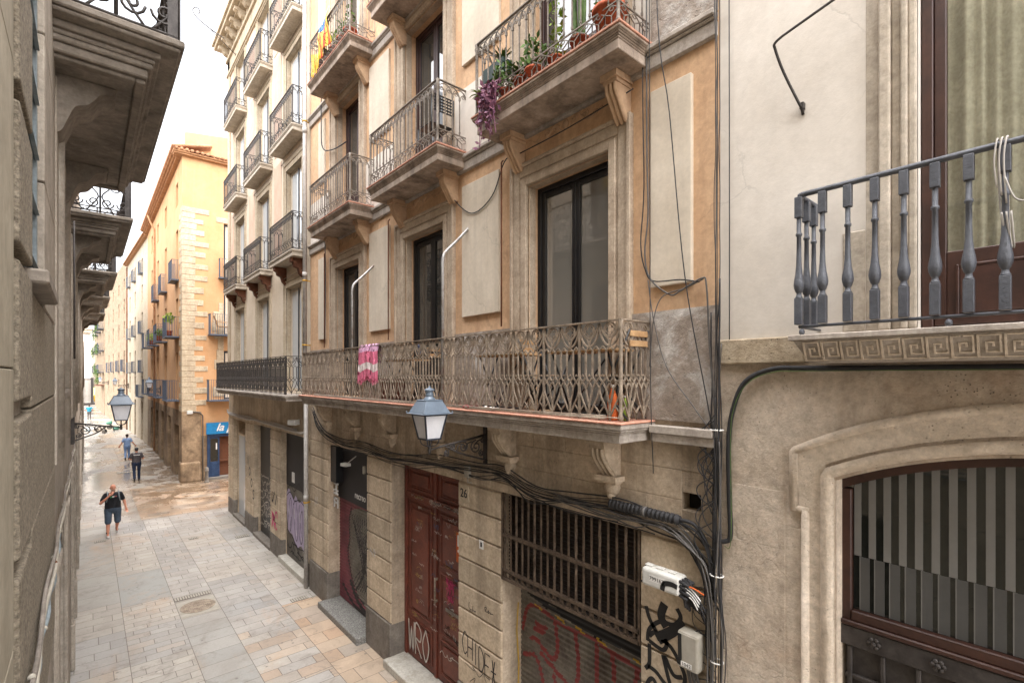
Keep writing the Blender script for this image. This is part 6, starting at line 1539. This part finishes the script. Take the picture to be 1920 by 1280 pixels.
for o in t.children: 
    if o.name.startswith('box'): o.data.materials[0] = MT['planter']
t = thing('trailing_plant', 'purple trailing plant spilling over the edge of the nearest upper balcony', 'plant', (3.9, 5.0, 8.5)); b = MB(); b2 = MB()
for i in range(22):
    y = 4.95 + RP.uniform(-.16, .2); L = RP.uniform(.25, .8); x0 = 3.93; z0_ = 9.25 + RP.uniform(0, .15)
    st = smooth([(x0 + .05, y, z0_), (x0 - .04, y + RP.uniform(-.03, .03), z0_ - .06), (x0 - .08, y + RP.uniform(-.06, .06), z0_ - L * .5), (x0 - .07, y + RP.uniform(-.08, .08), z0_ - L)], 5); b2.tube(st, .005, 4)
    for p in st[2:]:
        leaves(b, p, .02, .03, .015, 1, .085, RP, -.3)
obj('foliage', b, 'leafpu', t, fix=False); obj('stems', b2, 'leafpu', t)
pot(4.0, 5.2, zb, .09, .15, 'blade', 'striped spider plant leaning out at the far end of the nearest upper balcony', 'pot', 'leaflt')
zc_ = 12.45
for i, (y, kd, lm, lab) in enumerate(((11.5, 'blade', 'leafpu', 'dark spindly plant at the far end of the flag balcony'), (11.0, 'blade', 'leaflt', 'yellow green spiky plant above the flag'), (10.6, 'bush', 'leaflt', 'lime leafy plant right behind the flag'), (10.2, 'bush', 'leaf', 'dark leafy plant by the near post of the flag balcony'), (9.85, 'climb', 'leaf', 'climbing plant at the near end of the flag balcony'))): pot(4.1, y, zc_, .13, .25, kd, lab, 'pot', lm)
MT['flagy'] = flat('yellow_flag_cloth', (226, 186, 70), .8); MT['flagr'] = flat('red_flag_cloth', (204, 86, 52), .8); MT['flagb'] = flat('blue_flag_cloth', (70, 118, 172), .8)
fl = MB(); NU, NV = 18, 26
def fp(u, v):
    y = 10.55 + .62 * u - .1 * v * (1 - u); z = 13.52 - .78 * v - .22 * u * (1 - v * .6)
    return (3.93 - .05 * sin(v * 3) - .035 * sin(u * 9 + v * 4) * (.3 + v), y + .03 * sin(v * 7), z)
for i in range(NU):
    for j in range(NV):
        u, v = (i + .5) / NU, (j + .5) / NV
        if v < .42 and abs(u - .5) < .5 * (1 - v / .42) + .05: fl.cur = 2
        else: fl.cur = 1 if int(u * 9 + .0) % 2 else 0
        fl.add([fp(i / NU, j / NV), fp((i + 1) / NU, j / NV), fp((i + 1) / NU, (j + 1) / NV), fp(i / NU, (j + 1) / NV)], [(0, 1, 2, 3)], True)
t = thing('flag', 'red and yellow striped flag with a blue star corner draped from a flowery balcony', 'flag', (3.9, 10.8, 12.3)); o = obj('cloth', fl, ['flagy', 'flagr', 'flagb'], t); w__ = o.modifiers.new('weld', 'WELD'); w__.merge_threshold = .0005; o.modifiers.new('thick', 'SOLIDIFY').thickness = .004
b = MB(); cs_ = fp(.5, .14); star = []
for k in range(10):
    r_ = .075 if k % 2 == 0 else .03; a = pi / 2 + k * pi / 5; star.append((cs_[1] - r_ * cos(a), cs_[2] + r_ * sin(a)))
b.prism(star, 'x', cs_[0] - .03, cs_[0] - .026); obj('star', b, 'white', t)
b = MB()
for i in range(5): b.ribbon(smooth([(11.55 - .1 * i, 12.95 - .05 * i), (11.52 - .1 * i, 12.7), (11.56 - .1 * i, 12.45 - .06 * (i % 2))], 4), .05, onx(3.90), .0)
t = thing('cloth_streamer', 'yellow ribbons tied to the far bars of the flag balcony', 'ribbon', (3.9, 11.4, 12.4)); o = obj('ribbons', b, 'yellow', t); o.modifiers.new('thick', 'SOLIDIFY').thickness = .004
# rope on the cast baluster railing
b = MB()
for i in range(3):
    y = .335 - .02 * i; b.tube(smooth([(4.03, y, 6.7 - .05 * i), (4.015, y + .01, 6.85), (4.02, y, 6.97), (4.05, y - .005, 6.985), (4.08, y, 6.95), (4.08, y - .01, 6.6 - .08 * i), (4.05, y - .03, 6.45 - .05 * i), (4.02, y - .02, 6.55)], 5), .0048, 6)
b.tube(smooth([(4.02, .30, 6.75), (4.02, .26, 6.62), (4.03, .2, 6.6), (4.05, .1, 6.66)], 5), .0048, 6)
t = thing('rope', 'pale rope looped over the slate grey handrail', 'rope', (4.05, .31, 6.4)); obj('rope', b, 'cablewh', t)
# ------------------------------------------------------------------ street furniture and far balcony things
b = MB(); b.lathe([(.12, 0), (.12, .05), (.095, .08), (.085, .12), (.08, .58), (.10, .6), (.10, .66), (.085, .68), (.09, .74), (.06, .80), (.01, .82)], (4.78, 30.2, 0), 16); t = thing('bollard', 'grey cast iron bollard in front of the blue bar door', 'bollard', (4.78, 30.2, 0)); obj('post', b, 'plinth', t)
def wicker(x, y, z):
    t = thing('wicker_chair', 'pale wicker armchair on the orange house balcony', 'chair', (x, y, z)); b = MB(); b.box(x - .25, x + .25, y - .22, y + .22, z + .40, z + .44); obj('seat', b, 'pine', t, bevel=.01)
    b = MB()
    for i in range(7): b.tube(smooth([(x - .24 - .0, y - .2 + .066 * i, z + .42), (x - .32, y - .2 + .066 * i, z + .7), (x - .42, y - .18 + .06 * i, z + .98)], 4), .012, 5)
    b.tube([(x - .42, y - .2, z + .98), (x - .42, y + .2, z + .98)], .015, 6); obj('backrest', b, 'pine', t); b = MB()
    for e in (-1, 1): b.tube(smooth([(x - .34, y + e * .23, z + .72), (x, y + e * .25, z + .68), (x + .24, y + e * .23, z + .6), (x + .24, y + e * .22, z)], 4), .015, 6); b.tube([(x - .24, y + e * .21, z), (x - .25, y + e * .21, z + .42)], .015, 6)
    obj('frame', b, 'pine', t)
wicker(5.6, 30.62, 7.86)
for i, (x, y, z, lab) in enumerate(((3.4, 32.6, 8.3, 'round green plant in a pot on the nearest middle balcony of the orange house'), (3.4, 37.5, 8.0, 'low green plants in the second middle balcony of the orange house'), (3.4, 42.6, 8.05, 'small plant on the third middle balcony of the orange house'))):
    t = thing('potted_plant', lab, 'plant', (x, y, 7.78), 'plants on the orange house balconies'); b = MB(); b.lathe([(.12, 7.78), (.16, 8.05), (.17, 8.08)], (x, y, 0), 12); obj('pot', b, 'pot', t); b = MB(); leaves(b, (x, y, z + (.45 if i == 0 else .2)), .22, .3 if i == 0 else .5, .3, 200, .12, RP); obj('foliage', b, 'leaflt' if i != 1 else 'leaf', t, fix=False)
for i, (x, y, lab) in enumerate(((1.95, 74, 'green rubbish bag beside the far right wall, farther one'), (2.3, 66, 'pale green rubbish bag beside the far right wall, nearer one'))):
    b = MB(); b.ball((x, y, .16), .3, .25, .18, 12, 8); b.ball((x + .15, y - .15, .22), .16, .16, .2, 10, 7); t = thing('rubbish_bag', lab, 'rubbish bag', (x, y, 0), 'rubbish bags'); obj('bag', b, MT.setdefault('bag', flat('green_plastic', (70, 120, 100), .5)), t)
# ------------------------------------------------------------------ people
MT['tee'] = mat('black_cotton', (34, 34, 37), (26, 26, 29), 6, .9, .3, 60); MT['short'] = mat('blue_grey_cotton', (72, 84, 98), (60, 72, 86), 6, .9, .3, 60); MT['navy'] = mat('navy_trousers', (36, 48, 72), (28, 38, 58), 6, .9, .3, 60)
MT['greytee'] = mat('charcoal_cotton', (76, 72, 74), (62, 58, 60), 6, .9, .3, 60); MT['ltblue'] = mat('pale_blue_cotton', (136, 158, 192), (120, 144, 180), 6, .9, .3, 60); MT['ltblue2'] = mat('washed_blue_cotton', (124, 148, 186), (104, 128, 168), 6, .9, .3, 60)
MT['teal'] = mat('teal_cotton', (46, 142, 168), (38, 124, 150), 6, .9, .2, 60); MT['hair'] = mat('dark_brown_hair', (58, 46, 40), (44, 34, 30), 30, .7, .4, 90); MT['beard'] = mat('grey_stubble', (150, 124, 108), (136, 112, 96), 40, .8, .2, 90); MT['shoew'] = flat('white_trainers', (214, 208, 204), .6); MT['shoed'] = flat('dark_shoes', (34, 34, 38), .6)
BASEJ = dict(hip=.10, pelvis=(0, 0, .95), belly=(0, 0, 1.12), chest=(0, 0, 1.33), neck=(0, 0, 1.50), head=(0, -.02, 1.64),
             sh=.20, shz=1.43, eR=(-.26, .03, 1.15), wR=(-.27, -.04, .90), eL=(.26, .03, 1.15), wL=(.27, -.04, .90),
             kR=(-.10, -.05, .50), aR=(-.10, .03, .09), kL=(.10, -.05, .50), aL=(.10, .03, .09))
def remeshed(name, mb, m, parent, vox, it=3):
    o = obj(name, mb, m, parent, fix=False)
    r = o.modifiers.new('remesh', 'REMESH'); r.mode = 'VOXEL'; r.voxel_size = vox; r.use_smooth_shade = True
    s = o.modifiers.new('smooth', 'SMOOTH'); s.factor = .5; s.iterations = it
    return o
def person(label, loc, rz, top, bottom, shoe, J={}, fat=1., short=False, hair='hair', hairstyle='short', scale=1.):
    j = dict(BASEJ); j.update(J); V = Vector
    t = thing('person', label, 'person', (0, 0, 0)); BASE.pop(t.name, None)
    S = {}
    S['R'] = V((-j['sh'], 0, j['shz'])); S['L'] = V((j['sh'], 0, j['shz']))
    H = {'R': V((-j['hip'], 0, .93)), 'L': V((j['hip'], 0, .93))}
    b = MB(); b.capsule(j['pelvis'], j['chest'], .11, .11); b.capsule(j['chest'], j['neck'], .085, .056); b.capsule(j['neck'], V(j['head']) - V((0, 0, .08)), .056, .055)
    hd = V(j['head']); b.ball(hd + V((0, .015, .03)), .077, .096, .10, 16, 12); b.ball(hd + V((0, -.025, -.045)), .058, .068, .07, 14, 10)
    b.ball(hd + V((0, -.098, -.01)), .014, .02, .022, 8, 6)
    for e in (-1, 1): b.ball(hd + V((e * .078, .015, 0)), .012, .022, .032, 8, 6)
    def hand(w, d, fwd, curl=.35):
        d = V(d).normalized(); f = V(fwd).normalized(); sd = d.cross(f).normalized()
        b.capsule(w, w + d * .03, .026, .03); 
        for q in (-1, 0, 1): b.capsule(w + d * .02 + sd * q * .018, w + d * .085 + sd * q * .024, .017, .015)
        for q, L in ((-1.5, .062), (-.5, .075), (.5, .08), (1.5, .07)):
            p0 = w + d * .085 + sd * q * .0185; p1 = p0 + d * L * .5 + f * L * .5 * curl; p2 = p1 + d * L * .35 + f * L * .7 * curl
            b.capsule(p0, p1, .0095, .009); b.capsule(p1, p2, .009, .0078)
        p0 = w + d * .03 + sd * .03; p1 = p0 + d * .035 + sd * .028 + f * .015; b.capsule(p0, p1, .013, .011); b.capsule(p1, p1 + d * .03 + f * .015, .011, .0088)
    for s in 'RL':
        e = V(j['e' + s]); w = V(j['w' + s]); b.capsule(S[s], e, .052 * fat ** .5, .042); b.capsule(e, w, .043 * fat ** .4, .027)
        d = j.get('hd' + s, (w - e)); hand(w, d, j.get('hf' + s, (0, -1, .2) if s == 'R' else (0, -1, .2)), .6)
        k = V(j['k' + s]); a = V(j['a' + s]); b.capsule(H[s], k, .085 * fat ** .5, .056); b.capsule(k, k + (a - k) * .35, .054, .058); b.capsule(k + (a - k) * .35, a, .056, .036)
        b.capsule(a, a + V((0, -.12, -.05)), .036, .03)
    remeshed('body', b, 'skin', t, .0075, 2)
    c = MB(); ft = fat
    for sx in (-1, 1):
        c.capsule(V(j['pelvis']) + V((sx * .055 * ft, 0, .03)), V(j['belly']) + V((sx * .05 * ft, -.02 * (ft - .8), 0)), .125 * ft, .122 * ft)
        c.capsule(V(j['belly']) + V((sx * .05 * ft, -.02 * (ft - .8), 0)), V(j['chest']) + V((sx * .06 * ft, 0, .02)), .122 * ft, .125 * ft ** .7)
    c.capsule(j['pelvis'], j['belly'], .135 * ft ** .5, .137 * ft ** .5); c.capsule(j['belly'], j['chest'], .137 * ft ** .5, .145 * ft ** .4)
    c.capsule(S['R'] + V((.03, 0, -.015)), S['L'] + V((-.03, 0, -.015)), .066, .066); c.capsule(j['chest'], V(j['neck']) - V((0, 0, .05)), .135, .078)
    c.capsule(V(j['chest']) + V((0, 0, .02)), V(j['chest']) + V((0, 0, .08)), .14, .10)
    for s in 'RL':
        e = V(j['e' + s]); c.capsule(S[s], S[s] + (e - S[s]) * .66, .064 * ft ** .4, .064 * ft ** .3)
    remeshed('shirt', c, top, t, .012, 3)
    p = MB()
    for sx in (-1, 1): p.capsule(V(j['pelvis']) + V((sx * .05 * ft, 0, .02)), V(j['pelvis']) + V((sx * .05 * ft, 0, -.04)), .128 * ft, .125 * ft)
    for s in 'RL':
        k = V(j['k' + s]); a = V(j['a' + s]); p.capsule(H[s], H[s] + (k - H[s]) * (.98 if short else 1), .105 * ft ** .6, .092 if short else .07)
        if short: p.capsule(H[s] + (k - H[s]) * .6, H[s] + (k - H[s]) * .98, .10, .098)
        if not short: p.capsule(k, a + V((0, 0, .03)), .07, .066)
    remeshed('shorts' if short else 'trousers', p, bottom, t, .012, 3)
    for s in 'RL':
        a = V(j['a' + s]); pitch = j.get('p' + s, 0.); q = MB(); M = Matrix.Translation(a) @ Matrix.Rotation(pitch, 4, 'X')
        def w_(v): return M @ V(v)
        q.capsule(w_((0, .03, -.045)), w_((0, -.07, -.05)), .046, .044); q.capsule(w_((0, -.07, -.05)), w_((0, -.15, -.06)), .044, .034); q.capsule(w_((0, .02, -.0)), w_((0, .02, -.05)), .044, .046)
        remeshed('shoe', q, shoe, t, .009, 2)
    h = MB()
    if hairstyle == 'cap':
        h.ball(hd + V((0, .012, .055)), .09, .108, .082, 18, 10); h.prism([(hd.x - .07, hd.y - .07), (hd.x - .055, hd.y - .17), (hd.x + .055, hd.y - .17), (hd.x + .07, hd.y - .07)], 'z', hd.z + .055, hd.z + .067); obj('cap', h, 'shoed', t)
        h = MB(); h.ball(hd + V((0, .03, -.0)), .081, .085, .07, 16, 9); obj('hair', h, 'hair', t)
    elif hairstyle == 'short':
        h.ball(hd + V((0, .035, .035)), .088, .095, .10, 18, 12); h.ball(hd + V((0, .06, -.01)), .07, .06, .08, 14, 9); obj('hair', h, hair, t)
    else:
        h.ball(hd + V((0, -.03, -.062)), .062, .07, .055, 16, 9); obj('beard', h, 'beard', t)
        h = MB(); h.ball(hd + V((0, .034, .018)), .080, .088, .090, 16, 10); obj('cropped_hair', h, 'beard', t)
    for e in (-1, 1):
        q = MB(); q.ball(hd + V((e * .03, -.08, .018)), .011, .009, .008, 8, 6); obj('eye', q, 'gblack', t)
    q = MB(); q.box(hd.x - .022, hd.x + .022, hd.y - .097, hd.y - .085, hd.z - .056, hd.z - .05); obj('mouth', q, 'rust', t)
    t.location = loc; t.rotation_euler = (0, 0, rz); t.scale = (scale,) * 3
    return t
V3 = Vector
t = person('stocky man in black t-shirt and blue-grey shorts walking nearer, hand at his mouth', (.69, 22.3, 0), radians(4), 'tee', 'short', 'shoew',
       dict(hip=.12, sh=.20, eR=(-.33, -.10, 1.19), wR=(-.12, -.22, 1.42), hdR=(.7, -.05, .7), hfR=(.3, .8, .2), eL=(.31, .05, 1.15), wL=(.36, -.02, .90), kR=(-.14, -.13, .52), aR=(-.15, -.14, .10), kL=(.13, .0, .50), aL=(.13, .25, .20), pL=.9, head=(.0, -.05, 1.645)), fat=1.28, short=True, hairstyle='bald', scale=1.02)
q = MB()
for dx, dz in ((-.07, 0), (-.05, .015)): q.ball((dx, -.172, 1.36 + dz), .024, .016, .024, 8, 6)
obj('green_print', q, flat('green_print', (40, 140, 90), .8), t); q = MB(); q.ball((-.01, -.176, 1.37), .036, .016, .026, 8, 6); obj('white_print', q, 'white', t); q = MB(); q.ball((.06, -.172, 1.375), .036, .016, .022, 8, 6); obj('red_print', q, 'gred', t)
for e in (-1, 1):
    q = MB(); q.tube(smooth([(e * .15, .12, 1.46), (e * .155, .0, 1.535), (e * .15, -.10, 1.47), (e * .16, -.165, 1.34), (e * .19, -.12, 1.2)], 4), .02, 6); obj('backpack_strap', q, 'louv', t)
q = MB(); q.box(-.17, .17, .16, .30, 1.05, 1.45); obj('backpack', q, 'louv', t, bevel=.05, seg=2)
for s, y in ((-.15, -.14),):
    q = MB(); q.lathe([(.046, .13), (.047, .19)], (s, y + .01, 0), 12); obj('sock', q, 'shoed', t)
t = person('man in a charcoal t-shirt, dark cap and navy trousers walking away down the street', (2.02, 33.3, 0), radians(180), 'greytee', 'navy', 'shoed',
       dict(hip=.11, sh=.195, eR=(-.29, -.02, 1.16), wR=(-.2, -.24, 1.10), hdR=(.5, -.8, .1), eL=(.29, -.02, 1.16), wL=(.2, -.24, 1.10), hdL=(-.5, -.8, .1), kR=(-.11, -.08, .50), aR=(-.11, -.08, .09), kL=(.1, .02, .5), aL=(.1, .2, .14), pL=.5), fat=1.16, hairstyle='cap', scale=1.0)
q = MB()
for k in range(9): q.box(-.135 + k * .031, -.112 + k * .031, .160, .178, 1.37, 1.395)
obj('back_print', q, 'white', t)
person('woman in a pale blue tunic and trousers walking away, arms swinging wide', (2.05, 42.1, 0), radians(176), 'ltblue', 'ltblue2', 'shoed',
       dict(sh=.175, eR=(-.30, .02, 1.17), wR=(-.43, -.05, .97), eL=(.29, .06, 1.17), wL=(.40, .02, .96), kR=(-.09, -.1, .5), aR=(-.09, -.12, .09), kL=(.09, .02, .5), aL=(.09, .2, .13), pL=.5), fat=1.1, scale=.97)
person('distant person in a teal t-shirt and grey trousers at the end of the street', (.22, 84, 0), radians(180), 'teal', 'cablegr', 'shoed', dict(eR=(-.34, .03, 1.2), wR=(-.3, -.16, 1.05), eL=(.34, .03, 1.2), wL=(.3, -.16, 1.05), kL=(.1, .0, .5), aL=(.1, .1, .1)), fat=1.1, scale=1.08)
# ------------------------------------------------------------------ camera and light
cam = bpy.data.cameras.new('camera'); co = bpy.data.objects.new('camera', cam); COL.objects.link(co)
F_ = 925.0; ang = math.atan((960 - 163) / F_)
cam.sensor_width = 36; cam.lens = F_ / 1920 * 36; cam.shift_y = 65 / 1920; cam.clip_start = .02; cam.clip_end = 1000
co.location = (0, 0, 5.6); co.rotation_euler = (radians(90), 0, -ang)
SC.camera = co
w = bpy.data.worlds.new('World'); SC.world = w; w.use_nodes = True
nt = w.node_tree; bg = nt.nodes['Background']
sk = nt.nodes.new('ShaderNodeTexSky'); sk.sky_type = 'NISHITA'; sk.sun_disc = False
SEL, SAZ = radians(72), radians(185)
sk.sun_elevation = SEL; sk.sun_rotation = SAZ; sk.air_density = 1.0; sk.dust_density = 3.5; sk.ozone_density = 1.0
hs = nt.nodes.new('ShaderNodeHueSaturation'); hs.inputs['Saturation'].default_value = .14; hs.inputs['Value'].default_value = 1.0
nt.links.new(sk.outputs[0], hs.inputs['Color'])
# thin uneven cloud layer
tc = nt.nodes.new('ShaderNodeTexCoord'); no = nt.nodes.new('ShaderNodeTexNoise'); no.inputs['Scale'].default_value = 2.2; no.inputs['Detail'].default_value = 6
nt.links.new(tc.outputs['Generated'], no.inputs['Vector'])
mr = nt.nodes.new('ShaderNodeMapRange'); mr.inputs[1].default_value = .35; mr.inputs[2].default_value = .65; mr.inputs[3].default_value = .72; mr.inputs[4].default_value = 1.15
nt.links.new(no.outputs['Fac'], mr.inputs[0])
mx = nt.nodes.new('ShaderNodeMix'); mx.data_type = 'RGBA'; mx.blend_type = 'MULTIPLY'; mx.inputs[0].default_value = 1
nt.links.new(hs.outputs[0], mx.inputs[6]); nt.links.new(mr.outputs[0], mx.inputs[7])
tint = nt.nodes.new('ShaderNodeMix'); tint.data_type = 'RGBA'; tint.blend_type = 'MULTIPLY'; tint.inputs[0].default_value = 1; tint.inputs[7].default_value = (.975, .98, 1.0, 1)
nt.links.new(mx.outputs[2], tint.inputs[6]); nt.links.new(tint.outputs[2], bg.inputs[0])
bg.inputs[1].default_value = .07
sun = bpy.data.lights.new('sun', 'SUN'); so = bpy.data.objects.new('sun', sun); COL.objects.link(so)
sun.energy = 1.5; sun.angle = radians(150); sun.color = (1, .975, .98)
# the sun stands high over the street, a little behind the camera
d = Vector((sin(SAZ) * cos(SEL), cos(SAZ) * cos(SEL), sin(SEL)))
so.rotation_euler = d.to_track_quat('Z', 'Y').to_euler()
SC.view_settings.view_transform = 'Standard'; SC.view_settings.look = 'None'; SC.view_settings.gamma = 1; SC.view_settings.use_curve_mapping = False
SC.view_settings.exposure = 3.3
SC.render.engine = 'CYCLES'; SC.cycles.max_bounces = 14; SC.cycles.diffuse_bounces = 9
SC.render.resolution_x = 1024; SC.render.resolution_y = 682
